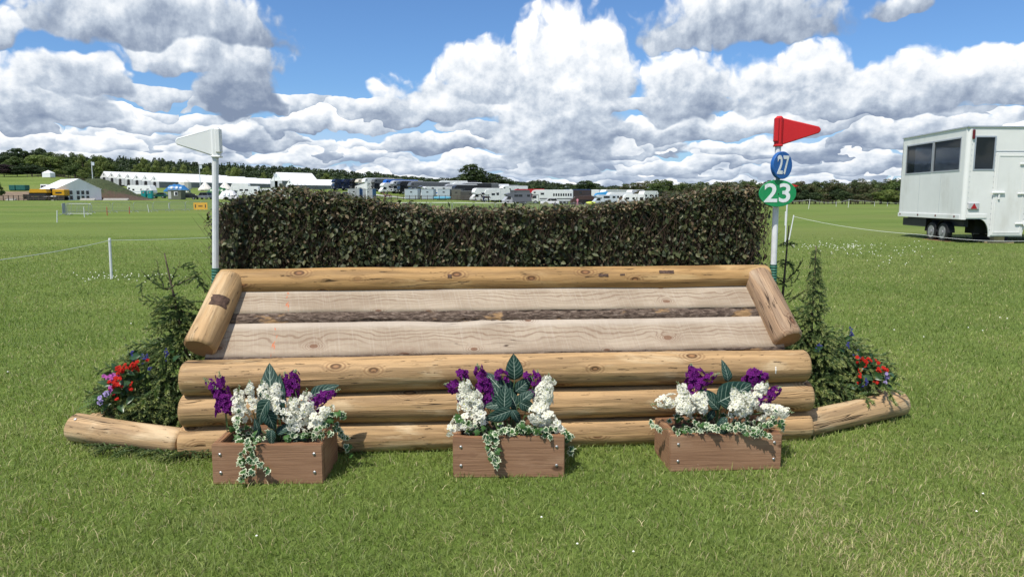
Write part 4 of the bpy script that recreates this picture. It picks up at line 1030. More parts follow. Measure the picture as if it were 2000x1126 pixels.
# ================================================================== cut spruces and bedding flowers beside the jump
def spruce_branch(seed, L=.34, twigs=13, tl=.34, droop=.12, young=.35, dens=1.):
    """a bough along +y: woody axis, side twigs in a flat fan, needles all round. Unit: metres"""
    rng = np.random.default_rng(seed); axes = []
    main = [(0, 0, 0)]; n = 8
    for k in range(1, n + 1):
        t = k / n; main.append((rng.normal(0, .006) + .02 * math.sin(3 * t + seed), L * t, -droop * L * t * t + .25 * droop * L * max(0, t - .75)))
    axes.append((np.array(main), .0045))
    for k in range(twigs):
        t = .12 + .82 * (k + rng.random() * .5) / twigs; i = min(int(t * n), n - 1); f = t * n - i; p = np.array(main[i]) * (1 - f) + np.array(main[i + 1]) * f
        sd = 1 if k % 2 else -1; ln = L * tl * (1.15 - t) * rng.uniform(.75, 1.2) + .015
        d = np.array([sd * .85, .55, rng.normal(-.05, .12)]); d /= np.linalg.norm(d); m = 5
        pts = np.array([p + d * ln * q / m + np.array([0, .12 * ln * (q / m) ** 2, -.35 * droop * ln * (q / m) ** 2 + rng.normal(0, .002)]) for q in range(m + 1)]); axes.append((pts, .0022))
    V, F, mi, C = [], [], [], []
    for pts, r in axes:                                # wood
        o = len(V)
        for i, p in enumerate(pts):
            rr = r * (1 - .7 * i / len(pts))
            for a in range(3): V.append((p[0] + rr * math.cos(a * 2.094), p[1], p[2] + rr * math.sin(a * 2.094))); C.append((.12, .08, .05))
        for i in range(len(pts) - 1):
            for a in range(3): F.append((o + i * 3 + a, o + i * 3 + (a + 1) % 3, o + (i + 1) * 3 + (a + 1) % 3, o + (i + 1) * 3 + a)); mi.append(1)
    F4 = np.array(F); nw = len(F4)
    PV, PF, PC = [], [], []; base = len(V)
    for ai, (pts, r) in enumerate(axes):
        seg = np.linalg.norm(np.diff(pts, axis=0), axis=1); tot = seg.sum(); cnt = int(tot * 1500 * dens); cum = np.concatenate([[0], np.cumsum(seg)]) / tot
        tt = rng.random(cnt); p = np.stack([np.interp(tt, cum, pts[:, k]) for k in range(3)], -1); tg = (pts[-1] - pts[0]) / max(tot, 1e-6)
        th = rng.random(cnt) * 6.283; ref = np.array([0, 0, 1.]); a = np.cross(tg, ref); a /= np.linalg.norm(a); b = np.cross(a, tg)
        out = np.outer(np.cos(th), a) + np.outer(np.sin(th), b); d = out * .72 + tg * .75 + rng.normal(0, .12, (cnt, 3)); d /= np.linalg.norm(d, axis=1, keepdims=True)
        ln = rng.uniform(.012, .021, cnt)[:, None]; sd = np.cross(d, rng.normal(0, 1, (cnt, 3))); sd /= np.linalg.norm(sd, axis=1, keepdims=True); w = .0028
        tri = np.stack([p - sd * w, p + sd * w, p + d * ln], 1); k0 = np.arange(cnt)[:, None] * 3 + base + sum(len(x) * 3 for x in PV)
        PV.append(tri); PF.append(k0 + np.array([[0, 1, 2]]))
        g0 = np.array([.066, .116, .040]); g1 = np.array([.145, .21, .066]); gy = np.array([.34, .39, .14])
        c = g0 + (g1 - g0) * rng.random((cnt, 1)); tipk = (tt > .72) & (rng.random(cnt) < young * 2.2); c = np.where(tipk[:, None], gy * rng.uniform(.7, 1.1, (cnt, 1)), c)
        PC.append(np.repeat(c, 3, 0))
    V = np.concatenate([np.array(V)] + [x.reshape(-1, 3) for x in PV]); C = np.concatenate([np.array(C)] + PC); F3 = np.concatenate(PF)
    return mesh_np('bough', V, [F4, F3], [M_NEEDLE, M_SPRUCEW], midx=np.concatenate([np.ones(nw, int), np.zeros(len(F3), int)]), col=C)
BOUGH = [spruce_branch(1, .34, 8, .46, .12, .5), spruce_branch(2, .34, 9, .52, .2, .6), spruce_branch(3, .34, 7, .42, .35, .4), spruce_branch(4, .30, 8, .5, .5, .7), spruce_branch(5, .34, 8, .48, .05, .45)]
BARE = [spruce_branch(11, .22, 3, .18, -.5, .6, .55), spruce_branch(12, .22, 4, .2, -.3, .7, .5), spruce_branch(13, .22, 2, .15, .1, .4, .45)]
CURL = [spruce_branch(21, .14, 5, .45, .9, .9, 1.3), spruce_branch(22, .14, 6, .5, 1.1, .9, 1.3)]
def bough_at(parent, mesh, base, tip, roll=0., L0=.34, name='bough', fat=1.):
    d = Vector(tip) - Vector(base); y = d.normalized(); z = Vector((0, -.35, 1)); z = z - y * z.dot(y)
    if z.length < .1: z = Vector((0, -1, 0)) - y * y.dot(Vector((0, -1, 0)))
    z.normalize(); z = Matrix.Rotation(roll, 3, y) @ z; x = y.cross(z); k = d.length / L0
    return put(name, mesh, parent, base, Matrix((x, y, z)).transposed().to_euler(), (k * fat, k, k * fat))
def spruce(label, foot, tip_px, tip_py, Y, whorls, heap, seed, bend=0., boughs_px=()):
    """foot: ground point of the trunk; whorls: (height fraction, n, length m, kind, lift)"""
    foot = Vector(foot); tip = at(tip_px, tip_py, Y); t = empty('spruce_tree', foot, 0, label, 'spruce'); rng = random.Random(seed)
    def c(u):
        p = foot.lerp(tip, u); return p + Vector((bend * math.sin(math.pi * u), 0, 0)) - foot
    mb = MB(); mb.tube([c(k / 14) for k in range(15)], [.017 * (1 - .86 * k / 14) + .0015 for k in range(15)], 7); mb.build('trunk', M_SPRUCEW, t, smooth=True)
    for u, n, ln, kind, lift in whorls:
        ph = rng.uniform(0, 6)
        for k in range(n + (3 if kind == 'full' else 1)):
            th = ph + 2 * math.pi * (k + rng.uniform(-.25, .25)) / (n + 2); b = c(u + rng.uniform(-.012, .012))
            l = ln * rng.uniform(.75, 1.2); e = b + Vector((math.cos(th) * l, math.sin(th) * l * .9, l * (lift + rng.uniform(-.15, .15))))
            src, L0 = {'full': (BOUGH, .34), 'bare': (BARE, .22), 'curl': (CURL, .14)}[kind]
            bough_at(t, src[rng.randrange(len(src))], b, e, rng.uniform(-.5, .5), L0)
    for bx, by, tx, ty, Yb, Yt, kind in boughs_px:
        src, L0 = {'full': (BOUGH, .34), 'bare': (BARE, .22), 'curl': (CURL, .14)}[kind]
        bough_at(t, src[rng.randrange(len(src))], at(bx, by, Yb) - foot, at(tx, ty, Yt) - foot, rng.uniform(-.4, .4), L0, fat=1.15)
    for (hx, hy, Yh, sx, sy, n, ln) in heap:            # boughs heaped round the foot, tips outward and down
        for k in range(int(n * 1.8)):
            px = hx + rng.gauss(0, sx); py = hy + rng.gauss(0, sy); Yq = Yh + .12 + rng.gauss(0, .07)
            b = at(px, py, Yq); b.z = max(b.z, .08); th = rng.uniform(0, 2 * math.pi)
            out = (-1 if foot.x < 0 else 1); d = Vector((math.cos(th) * .7 + out * .45, math.sin(th) * .6 - .05, rng.uniform(-.30, .15))).normalized() * ln * rng.uniform(.7, 1.2)
            e = b + d; e.z = max(e.z, .03)
            A, B_ = WING_L if foot.x < 0 else WING_R; ff = min(1, max(0, (e.x - A.x) / (B_.x - A.x))); yl = A.y + (B_.y - A.y) * ff + .13; b.y = max(b.y, yl + .05)
            if e.z < .28: e.y = max(e.y, yl)
            lim = abs(B_.x) - .02
            if abs(e.x) > lim: e.x = math.copysign(lim, e.x)
            bough_at(t, BOUGH[rng.randrange(5)], b - foot, e - foot, rng.uniform(-.4, .4))
    return t
spruce('small cut spruce with a bare leader and upturned shoots, left of the jump', (-2.16, 4.80, 0), 321, 494, 4.80,
       [(.70, 5, .20, 'full', .10), (.60, 6, .20, 'full', .0), (.50, 7, .27, 'full', -.1), (.40, 7, .35, 'full', -.2), (.30, 8, .44, 'full', -.25), (.2, 8, .50, 'full', -.15), (.75, 4, .11, 'curl', .2), (.65, 6, .13, 'curl', .1), (.55, 6, .16, 'curl', .0), (.1, 8, .38, 'full', .05)],
       [(262, 765, 4.62, 42, 20, 24, .30), (225, 795, 4.54, 28, 12, 14, .24), (310, 795, 4.5, 25, 20, 16, .24), (310, 700, 4.75, 25, 25, 12, .24)], 5, 0.0,
       [(328, 563, 272, 552, 4.8, 4.75, 'bare'), (328, 563, 386, 527, 4.8, 4.75, 'bare'), (328, 566, 300, 533, 4.8, 4.9, 'bare'), (330, 562, 352, 522, 4.8, 4.9, 'bare'), (384, 545, 412, 575, 4.75, 4.8, 'bare'), (280, 550, 262, 565, 4.75, 4.7, 'curl'), (384, 530, 380, 560, 4.75, 4.7, 'curl'), (385, 530, 372, 525, 4.75, 4.7, 'curl'),
        (330, 600, 370, 610, 4.8, 4.7, 'curl'), (330, 620, 300, 610, 4.8, 4.7, 'curl'), (300, 533, 296, 545, 4.9, 4.85, 'curl'), (352, 522, 362, 510, 4.9, 4.85, 'curl'), (328, 640, 290, 650, 4.8, 4.7, 'full'), (330, 640, 395, 630, 4.8, 4.9, 'full'), (330, 680, 280, 700, 4.8, 4.65, 'full'), (335, 690, 380, 660, 4.8, 4.9, 'full')])
spruce('thin dark spruce close behind the red flag pole', (1.98, 5.25, 0), 1541, 440, 5.22,
       [(.80, 5, .07, 'curl', .2), (.9, 5, .05, 'curl', .3), (.70, 4, .10, 'bare', .35), (.6, 5, .14, 'bare', .3), (.5, 6, .2, 'full', .1), (.4, 7, .24, 'full', .0), (.3, 8, .3, 'full', -.1), (.2, 8, .3, 'full', -.1)],
       [(1600, 720, 5.05, 30, 25, 14, .26), (1590, 770, 4.85, 20, 20, 12, .24)], 6, .0,
       [(1540, 545, 1582, 515, 5.22, 5.15, 'bare'), (1540, 560, 1560, 530, 5.22, 5.2, 'bare'), (1540, 590, 1575, 560, 5.22, 5.15, 'bare'), (1540, 610, 1570, 590, 5.22, 5.1, 'curl'), (1538, 560, 1525, 540, 5.22, 5.2, 'curl')])
spruce('upright spruce with pale green drooping shoots at the right of the jump', (2.14, 5.02, 0), 1594, 480, 5.08,
       [(.97, 4, .05, 'curl', -.2), (.92, 6, .06, 'curl', -.3), (.86, 7, .07, 'curl', -.3), (.80, 7, .08, 'curl', -.2), (.73, 8, .10, 'curl', -.1), (.66, 8, .12, 'curl', -.1), (.58, 8, .14, 'curl', .0), (.50, 8, .22, 'full', -.1), (.42, 8, .30, 'full', -.2), (.34, 8, .36, 'full', -.2), (.26, 8, .42, 'full', -.2), (.16, 8, .42, 'full', -.05), (.45, 8, .17, 'curl', .1)],
       [(1640, 690, 4.95, 28, 22, 14, .26), (1650, 760, 4.80, 35, 18, 20, .26), (1620, 790, 4.72, 25, 14, 14, .22), (1690, 750, 4.92, 18, 14, 8, .2)], 7)

# bedding flowers
M_RPET = leaf_mat('red_petal', (.52, .022, .012), trans=.25, colattr=False, rough=.6, spec=.2)
M_KPET = leaf_mat('pink_petal', (.50, .12, .42), trans=.3, colattr=False, rough=.6, spec=.15)
M_LPET = leaf_mat('lilac_petal', (.42, .34, .62), trans=.3, colattr=False, rough=.6, spec=.15)
M_BPET = leaf_mat('blue_petal', (.05, .05, .22), trans=.2, colattr=False, rough=.6, spec=.15)
RB = [petal_blossom('red_blossom', M_RPET, .018, s + 20, 2, 5) for s in range(3)]; KB = [petal_blossom('pink_blossom', M_KPET, .02, s + 30, 1, 6) for s in range(2)]
LB = [petal_blossom('lilac_blossom', M_LPET, .024, s + 35, 1, 6) for s in range(2)]; BB = [petal_blossom('blue_blossom', M_BPET, .009, s + 40, 1, 5) for s in range(2)]
M_GLEAF = leaf_mat('bedding_leaf', (.03, .075, .022), trans=.15, colattr=False, rough=.35, spec=.5)
def simple_leaf(m, L=.06, W=.035):
    V = []; F = []
    for i in range(6):
        t = i / 5; w = W / 2 * math.sin(math.pi * min(.999, t ** .8)) + .0008
        for s in (-1, 0, 1): V.append((s * w, L * t, abs(s) * w * .4 - .3 * L * t * t))
    for i in range(5):
        for j in range(2): F.append((i * 3 + j, i * 3 + j + 1, i * 3 + j + 4, i * 3 + j + 3))
    return mesh_np('leaf', np.array(V), np.array(F), [m], smooth=True)
GLEAF = simple_leaf(M_GLEAF)
def bedding(name, label, blobs, meshes, leaves, seed, cat='flowers'):
    """blobs: (px, py, Y, sx, sy, n, scale)"""
    rng = random.Random(seed); c0 = at(blobs[0][0], blobs[0][1], blobs[0][2]); root = Vector((c0.x, c0.y, 0)); t = empty(name, root, 0, label, cat)
    heads = []
    for px, py, Y, sx, sy, n, s in blobs:
        for _ in range(n):
            p = at(px + rng.gauss(0, sx), py + rng.gauss(0, sy), Y - .10 + rng.gauss(0, .03)); heads.append(p)
            o = Vector((rng.uniform(-.5, .5), -rng.uniform(.3, 1), rng.uniform(.1, .9)))
            put('blossom', meshes[rng.randrange(len(meshes))], t, p - root, look_rot(o, rng.uniform(0, 6)), s * rng.uniform(.65, 1.0))
    mb = MB()
    for p in heads[::4]: mb.tube([Vector((0, 0, .0)), (p - root) * .5 + Vector((0, .03, 0)), p - root], .002, 4)
    mb.build('stems', M_STEM, t)['kind'] = 'stuff'
    for k in range(leaves):
        p = rng.choice(heads) + Vector((rng.gauss(0, .035), .03, rng.gauss(-.03, .03))) - root
        leaf_at(t, GLEAF, p, p + Vector((rng.uniform(-1, 1), rng.uniform(-1, .1), rng.uniform(-.5, .8))), rng.uniform(.8, 1.4), rng.uniform(-.7, .7))
    return t
bedding('red_flowers', 'red flowers among the spruce boughs at the left of the jump', [(228, 745, 4.62, 6, 12, 22, .9), (255, 715, 4.66, 11, 5, 22, .9), (232, 722, 4.64, 5, 5, 8, .9), (230, 778, 4.55, 2, 2, 2, .9), (255, 755, 4.6, 3, 4, 4, .9)], RB, 26, 1)
bedding('pink_flowers', 'bright pink flowers left of the red ones', [(217, 735, 4.64, 6, 4, 9, 1.), (216, 757, 4.62, 3, 3, 3, .9)], KB, 10, 2)
bedding('lilac_flowers', 'pale lilac star flowers low by the left ground log', [(195, 782, 4.55, 4, 3, 4, 1.), (208, 770, 4.58, 2, 2, 2, .9)], LB, 12, 3)
bedding('blue_flower_spikes', 'dark blue flower spikes deep in the left spruce', [(260, 692, 4.7, 2, 7, 16, 1.), (283, 698, 4.72, 4, 5, 16, 1.), (325, 690, 4.68, 2, 6, 12, 1.), (293, 720, 4.7, 2, 4, 8, 1.)], BB, 6, 4)
bedding('red_flowers', 'orange red flowers at the outer end of the right flower bed', [(1695, 705, 5.0, 9, 5, 14, 1.), (1720, 722, 5.0, 7, 6, 12, .9), (1680, 737, 4.95, 3, 6, 8, .9), (1715, 745, 4.97, 6, 3, 5, .8)], RB, 26, 5)
bedding('lilac_flowers', 'pale lilac flowers beside the orange red ones on the right', [(1730, 742, 4.98, 3, 7, 7, .8)], LB, 6, 6)
bedding('blue_flower_spikes', 'dark blue flower spikes standing in the right spruce boughs', [(1664, 652, 5.1, 2, 5, 12, 1.), (1678, 692, 5.05, 4, 3, 10, 1.), (1690, 745, 4.92, 4, 5, 14, 1.), (1600, 675, 4.95, 3, 4, 8, 1.), (1655, 675, 5.05, 2, 4, 8, 1.)], BB, 6, 7)
# fern fronds at the outer left corner
def fern(px, py, Y):
    c0 = at(px, py, Y); root = Vector((c0.x, c0.y, 0)); t = empty('fern', root, 0, 'light green fern fronds at the outer left end of the bed', 'fern'); rng = random.Random(4)
    leaf = simple_leaf(leaf_mat('fern_green', (.12, .22, .05), trans=.3, colattr=False), .03, .008)
    for (tx, ty) in ((152, 800), (165, 785), (180, 775), (200, 800)):
        b = at(205, 790, Y) - root; e = at(tx, ty, Y - .05) - root; pts = [b.lerp(e, k / 12) + Vector((0, 0, .02 * math.sin(math.pi * k / 12))) for k in range(13)]
        mb = MB(); mb.tube(pts, .0014, 4); fr = mb.build('frond', M_STEM, t)
        for k in range(1, 13):
            for sd in (-1, 1):
                d = (e - b).normalized(); sdv = d.cross(Vector((0, -1, .3))).normalized() * sd
                leaf_at(fr, leaf, pts[k], pts[k] + sdv + d * .5, 1.1 - .06 * k)
fern(175, 790, 4.5)
# loose dark clippings in front of the left ground log
def clippings():
    rng = np.random.default_rng(3); t = empty('conifer_clippings', ground_at(300, 890), 0, 'dark conifer clippings lying on the grass along the left ground log', 'clippings')
    for k in range(34):
        g = ground_at(185 + 225 * rng.random(), 0 + 868); u = rng.random(); px = 180 + 235 * u; py = 876 + 24 * u + rng.normal(0, 5); g = ground_at(px, py)
        th = rng.uniform(-.5, .5) + (math.pi if rng.random() < .5 else 0)
        b = Vector((g.x, g.y, .05)); bough_at(t, BOUGH[int(rng.integers(0, 5))], b - t.location, b - t.location + Vector((math.cos(th), math.sin(th) * .4, rng.uniform(-.05, .1))) * rng.uniform(.12, .2), float(rng.uniform(-.6, .6)), name='clipping')
clippings()

# ================================================================== stakes and strings
def stake(label, px, py_top, py_base, r=.022, m=None, group=None, Y=None, lean_px=0., h=None):
    g = ground_at(px, py_base) if Y is None else None
    if Y is not None: b0 = at(px, py_base, Y); g = Vector((b0.x, Y, tz(b0.x, Y)))
    else: g.z = tz(g.x, g.y)
    tp = at(px + lean_px, py_top, g.y); t = empty('stake', g, 0, label, 'stake', group)
    mb = MB(); d = tp - g; mb.tube([-.05 * d.normalized(), d * .99, d], [r, r, r * .7], 8); mb.build('post', m or M_WOOD_W, t)
    mb = MB(); mb.tube([d * .93, d * .95], r * 1.25, 8); mb.build('string_clip', M_ROPE, t)
    return g + d
s1 = stake('white plastic stake on the left grass where two strings meet', 218, 465, 545, .024, lean_px=-4)
stake('white stake furthest left, near the end of the crowd barriers', 111.5, 411, 434, .03)
stake('white stake in front of the left end of the barriers', 165, 404, 424, .03, lean_px=-1.5)
M_REDP = mat('red_painted_post', (.48, .05, .04), .6, .1)
stake('red stake left of the second red one in front of the barriers', 209.5, 403.5, 421, .03, M_REDP, lean_px=-1.)
stake('red stake right of the first red one, in front of the portable toilets', 252.8, 403, 418.5, .03, M_REDP, lean_px=-.2)
stake('leaning white stake in front of the barriers, below the portable toilets', 291, 400, 416.5, .03, lean_px=-3)
stake('white stake in front of the barriers, below the green cabin', 330.5, 396.5, 411, .03, lean_px=-1.5)
def string(name, label, pts, r=.004):
    mb = MB(); cur = []
    for a, b, sag in pts:
        for k in range(17):
            if cur and k == 0: continue
            u = k / 16; p = Vector(a).lerp(Vector(b), u); p.z -= sag * 4 * u * (1 - u); cur.append(p)
    o0 = cur[0].copy(); mb.tube([c - o0 for c in cur], r, 5); o = mb.build(name, M_ROPE, None, loc=o0); tag(o, label, 'string'); return o
string('boundary_string', 'white string running from the left edge past the stake to the hedge', [(at(-120, 520, 9.0), s1 - Vector((0, 0, .04)), .05), (s1 - Vector((0, 0, .04)), at(450, 461, 17.5), .02)], .0045)
s2 = stake('leaning white stake right of the jump holding a string', 1541, 420, 468, .022, lean_px=9.5)
stake('short white stake partly hidden behind the right end of the hedge', 1534, 413, 440, .05, lean_px=1)
string('boundary_string', 'white string sagging from the right stake past the trailer', [(s2 - Vector((0, 0, .05)), at(1800, 458, 23.0), .10), (at(1800, 458, 23.0), at(2080, 467, 20.5), .12)], .0055)
# far stakes of the right-hand boundary, in front of the wood
far = [(1579, 389, 408), (1633, 394, 403.5), (1656.5, 389, 405), (1708, 395, 403.2), (1733, 397, 403)]
tops = [stake(f'far white stake by the wood, {w} of five right of the number signs', px, a, b, .035, group='far boundary stakes', lean_px=(3 if i == 0 else 2 if i == 2 else .3), m=M_WOOD_W) for i, ((px, a, b), w) in enumerate(zip(far, ('first', 'second', 'third', 'fourth', 'fifth')))]
string('boundary_string', 'white string between the far stakes in front of the right wood', [(at(1535, 393, tops[0].y), tops[0] - Vector((0, 0, .05)), .1), (tops[0] - Vector((0, 0, .05)), tops[2] - Vector((0, 0, .1)), .5), (tops[2] - Vector((0, 0, .1)), tops[4] + Vector((20, 5, .2)), .5)], .016)
# a small red flag behind the green sign, and the white one of another fence behind the hedge
def far_flag(label, px, top, base_y, Y, side, m, sc_):
    b = at(px, base_y, Y); tp = at(px, top, Y); z0 = tz(b.x, Y); t = empty('far_flag_pole', (b.x, Y, z0), 0, label, 'flag'); h = tp.z - z0
    mb = MB(); mb.tube([(0, 0, 0), (0, 0, h)], .03 * sc_, 8); mb.build('pole', M_WOOD_W, t)
    mb = MB(); mb.box((0, 0, h - .11 * sc_), (.07 * sc_, .07 * sc_, .24 * sc_)); L = .42 * sc_
    mb.prism([(0, h), (0, h - .22 * sc_), (side * L, h - .12 * sc_)], -.01, .01); mb.build('flag', m, t)
far_flag('red flag tip showing from behind the green number sign', 1535, 357, 445, 24., 1, M_RED, .85)
far_flag('small white pennant on a pole beyond the hedge, left of the grey cabins', 717, 357, 400, 52., -1, M_WHITE, 2.0)
# the horse walk's short stakes between hedge and lorries
for px, a, b, w_ in ((779, 396, 404, 'just right of the small yellow banner'), (801, 394, 405, 'below the left blue grey cabin'), (872, 394, 403, 'below the right blue grey cabin'), (885, 394, 403, 'below the dark olive cabin'), (1007, 393, 402, 'in front of the silver camper van'), (1092, 396, 410, 'in front of the long white lorry'), (1121, 394, 401, 'right of the long white lorry')):
    stake(f'short white stake beyond the hedge, {w_}', px, a, b, .03, group='stakes beyond the hedge')
# ================================================================== the white trailer on the right
M_TRW = mat('white_trailer_paint', (.74, .745, .72), .4, .03, 1.5, dirt=((.50, .48, .42), 1.1, .5))
M_TRD = mat('black_chassis', (.016, .017, .02), .55, .2, 5)
M_ALU = mat('aluminium_trim', (.55, .57, .60), .35, .05, 8, metal=.7)
def see_glass():
    m = bpy.data.materials.new('tinted_window'); m.use_nodes = True; t = m.node_tree; q = NT(t); b = t.nodes['Principled BSDF']
    b.inputs['Base Color'].default_value = (.02, .025, .03, 1); b.inputs['Roughness'].default_value = .03; b.inputs['Specular IOR Level'].default_value = .7
    tr = q.n('ShaderNodeBsdfTransparent'); tr.inputs[0].default_value = (.72, .76, .80, 1)
    mx = q.n('ShaderNodeMixShader'); mx.inputs[0].default_value = .62
    t.links.new(b.outputs[0], mx.inputs[1]); t.links.new(tr.outputs[0], mx.inputs[2]); t.links.new(mx.outputs[0], t.nodes['Material Output'].inputs[0]); return m
M_TGLASS = see_glass()
def build_trailer():
    C = Vector((15.42, 24.5, 0)); t = empty('trailer', C, 0, 'white box trailer with big windows parked on the grass at the right edge', 'trailer')
    S = Vector((.085, 1, 0)).normalized(); E = Vector((1, .04, 0)).normalized()
    F = Matrix((( E.x, S.x, 0, 0), (E.y, S.y, 0, 0), (0, 0, 1, 0), (0, 0, 0, 1)))
    z0, z1, zl, L, W = .86, 3.93, .26, 4.8, 5.6
    def fb(mb, x0, x1, y0, y1, a, b, bev=0.):
        n = MB(); n.box(((x0 + x1) / 2, (y0 + y1) / 2, (a + b) / 2), (x1 - x0, y1 - y0, b - a), None, bev)
        mb.add([F @ Vector(v) for v in n.v], n.f); return mb
    wall = .05
    # shell with window openings: end wall (x=0), long wall (y=0), far walls, roof, floor
    mb = MB(); wz0, wz1 = 2.50, 3.66
    for a in ((0, wall, .12, L, z0, wz0), (0, wall, .12, L, wz1, z1), (0, wall, .12, .38, wz0, wz1), (0, wall, 4.45, L, wz0, wz1)): fb(mb, *a)
    mb.build('end_wall', M_TRW, t)
    mb = MB()
    arc = [(.62 + .36 * math.sin(k / 8 * math.pi / 2), zl + (z0 - zl) * math.cos(k / 8 * math.pi / 2)) for k in range(9)]
    low = [(.12, z0), (.62, z0)] + arc[1:] + [(2.16, zl)] + [(2.16 + .5 * (1 - math.cos(k / 6 * math.pi / 2)), zl + (z0 - zl) * math.sin(k / 6 * math.pi / 2)) for k in range(1, 7)] + [(W, z0)]
    for k in range(len(low) - 1):
        (xa, za), (xb, zb) = low[k], low[k + 1]
        q = [Vector((xa, 0, za)), Vector((xb, 0, zb)), Vector((xb, 0, 2.5)), Vector((xa, 0, 2.5))]
        if xb - xa < 1e-4: continue
        vs = [F @ v for v in q] + [F @ (v + Vector((0, wall, 0))) for v in q]
        mb.add(vs, [(0, 1, 2, 3), (4, 7, 6, 5), (0, 4, 5, 1), (1, 5, 6, 2), (2, 6, 7, 3), (3, 7, 4, 0)])
    for a in ((.12, .24, 0, wall, 2.5, z1), (.24, .99, 0, wall, wz1, z1), (.99, W, 0, wall, 2.5, z1)): fb(mb, *a)
    mb.build('long_wall', M_TRW, t)
    mb = MB(); fb(mb, 0, W, L - wall, L, z0, 2.6); fb(mb, 0, W, L - wall, L, 3.6, z1); fb(mb, 0, .5, L - wall, L, 2.6, 3.6); fb(mb, 2.5, W, L - wall, L, 2.6, 3.6); mb.build('back_wall', M_TRW, t)
    mb = MB(); fb(mb, W - wall, W, .06, L - .06, z0, 2.45); fb(mb, W - wall, W, .06, L - .06, 3.6, z1); fb(mb, W - wall, W, .06, .6, 2.45, 3.6); fb(mb, W - wall, W, 4.2, L - .06, 2.45, 3.6); mb.build('far_end_wall', M_TRW, t)
    mb = MB(); fb(mb, -.02, W + .02, -.02, L + .02, z1, z1 + .05, .02); mb.build('roof', M_TRW, t)
    mb = MB(); fb(mb, -.035, -.02, -.035, L + .03, z1 + .012, z1 + .055); fb(mb, -.035, W, -.035, -.02, z1 + .012, z1 + .055); mb.build('roof_edge', M_ALU, t)
    mb = MB(); fb(mb, .06, W - .06, .06, L - .06, z0 + .002, z0 + .08); mb.build('floor', M_TRD, t)
    # rounded corner post
    mb = MB(); n = 10; vs = []
    for z in (z0 - .02, z1):
        for k in range(n + 1):
            a = math.pi + k / n * math.pi / 2; vs.append(F @ Vector((.12 + .135 * math.cos(a), .12 + .135 * math.sin(a), z)))
        vs.append(F @ Vector((.12, .12, z)))
    m_ = n + 2; mb.add(vs, [(k, (k + 1) % m_, m_ + (k + 1) % m_, m_ + k) for k in range(m_)] + [tuple(range(m_)), tuple(range(m_, 2 * m_))[::-1]]); mb.build('corner_post', M_TRW, t, smooth=False)
    # windows
    def window(x0, x1, y0, y1):
        fr = MB(); d = .05
        if x1 - x0 < .1:
            for a in ((-.012, wall + .01, y0, y1, wz0, wz0 + d), (-.012, wall + .01, y0, y1, wz1 - d, wz1), (-.012, wall + .01, y0, y0 + d, wz0 + d, wz1 - d), (-.012, wall + .01, y1 - d, y1, wz0 + d, wz1 - d)): fb(fr, *a)
            fo = fr.build('window', M_ALU, t); g = MB(); fb(g, .02, .028, y0 + d, y1 - d, wz0 + d, wz1 - d); g.build('pane', M_TGLASS, fo)
        else:
            for a in ((x0, x1, -.012, wall + .01, wz0, wz0 + d), (x0, x1, -.012, wall + .01, wz1 - d, wz1), (x0, x0 + d, -.012, wall + .01, wz0 + d, wz1 - d), (x1 - d, x1, -.012, wall + .01, wz0 + d, wz1 - d)): fb(fr, *a)
            fo = fr.build('window', M_ALU, t); g = MB(); fb(g, x0 + d, x1 - d, .02, .028, wz0 + d, wz1 - d); g.build('pane', M_TGLASS, fo)
    window(0, .01, .38, 2.28); window(0, .01, 2.32, 4.45); window(.24, .99, 0, 0)
    g = MB(); fb(g, .5, 2.5, L - .03, L - .022, 2.6, 3.6); g.build('pane', M_TGLASS, t)
    # door with frame, hinges, latch
    mb = MB(); fb(mb, 1.02, 2.14, -.03, -.002, zl + .04, 3.10, .01); dr = mb.build('door', M_TRW, t)
    mb = MB()
    for a in ((1.10, 2.06, -.042, -.03, 2.98, 3.02), (1.10, 2.06, -.042, -.03, zl + .12, zl + .16), (1.10, 1.14, -.042, -.03, zl + .16, 2.98), (2.02, 2.06, -.042, -.03, zl + .16, 2.98)): fb(mb, *a)
    mb.build('door_moulding', M_TRW, dr)
    for z in (2.72, 1.72, .70):
        mb = MB(); fb(mb, 1.86, 2.22, -.075, -.042, z - .03, z + .03, .01); fb(mb, 2.14, 2.20, -.09, -.0, z - .08, z + .08, .01); mb.build('hinge', M_TRW, dr)
    mb = MB(); fb(mb, .95, 1.40, -.09, -.045, 1.72, 1.79, .012); fb(mb, 1.18, 1.24, -.075, -.03, 1.52, 1.72, .01); mb.build('latch', M_TRW, dr)
    mb = MB(); fb(mb, .99, W, -.012, 0, 3.13, 3.16); mb.build('trim_rail', M_ALU, t)
    for x in (.16, .995, 2.17):
        for k in range(18):
            z = .5 + k * .18
            if x < .9 and z < .95: continue
            mb = MB(); c = F @ Vector((x, -.004, z)); mb.box(c, (.022, .012, .022)); mb.build('rivet', M_ALU, t)
    for y in (1.62, 3.2):
        mb = MB(); fb(mb, -.004, .0, y - .006, y + .006, z0 + .15, 2.48); mb.build('panel_seam', M_ALU, t)
    for x in (3.4, 4.6):
        mb = MB(); fb(mb, x - .006, x + .006, -.004, .0, z0 + .02, z1 - .02); mb.build('panel_seam', M_ALU, t)
    # lamps
    mb = MB(); fb(mb, .17, .56, -.05, -.001, 1.18, 1.42, .03); lm = mb.build('tail_lamp', mat('grey_lamp_lens', (.45, .46, .47), .25), t)
    mb = MB(); vs = [F @ Vector(v) for v in ((.25, -.055, 1.21), (.48, -.055, 1.21), (.365, -.055, 1.40), (.25, -.048, 1.21), (.48, -.048, 1.21), (.365, -.048, 1.40))]
    mb.add(vs, [(0, 1, 2), (3, 5, 4), (0, 3, 4, 1), (1, 4, 5, 2), (2, 5, 3, 0)]); mb.build('reflector', mat('red_reflector', (.35, .01, .015), .3), lm)
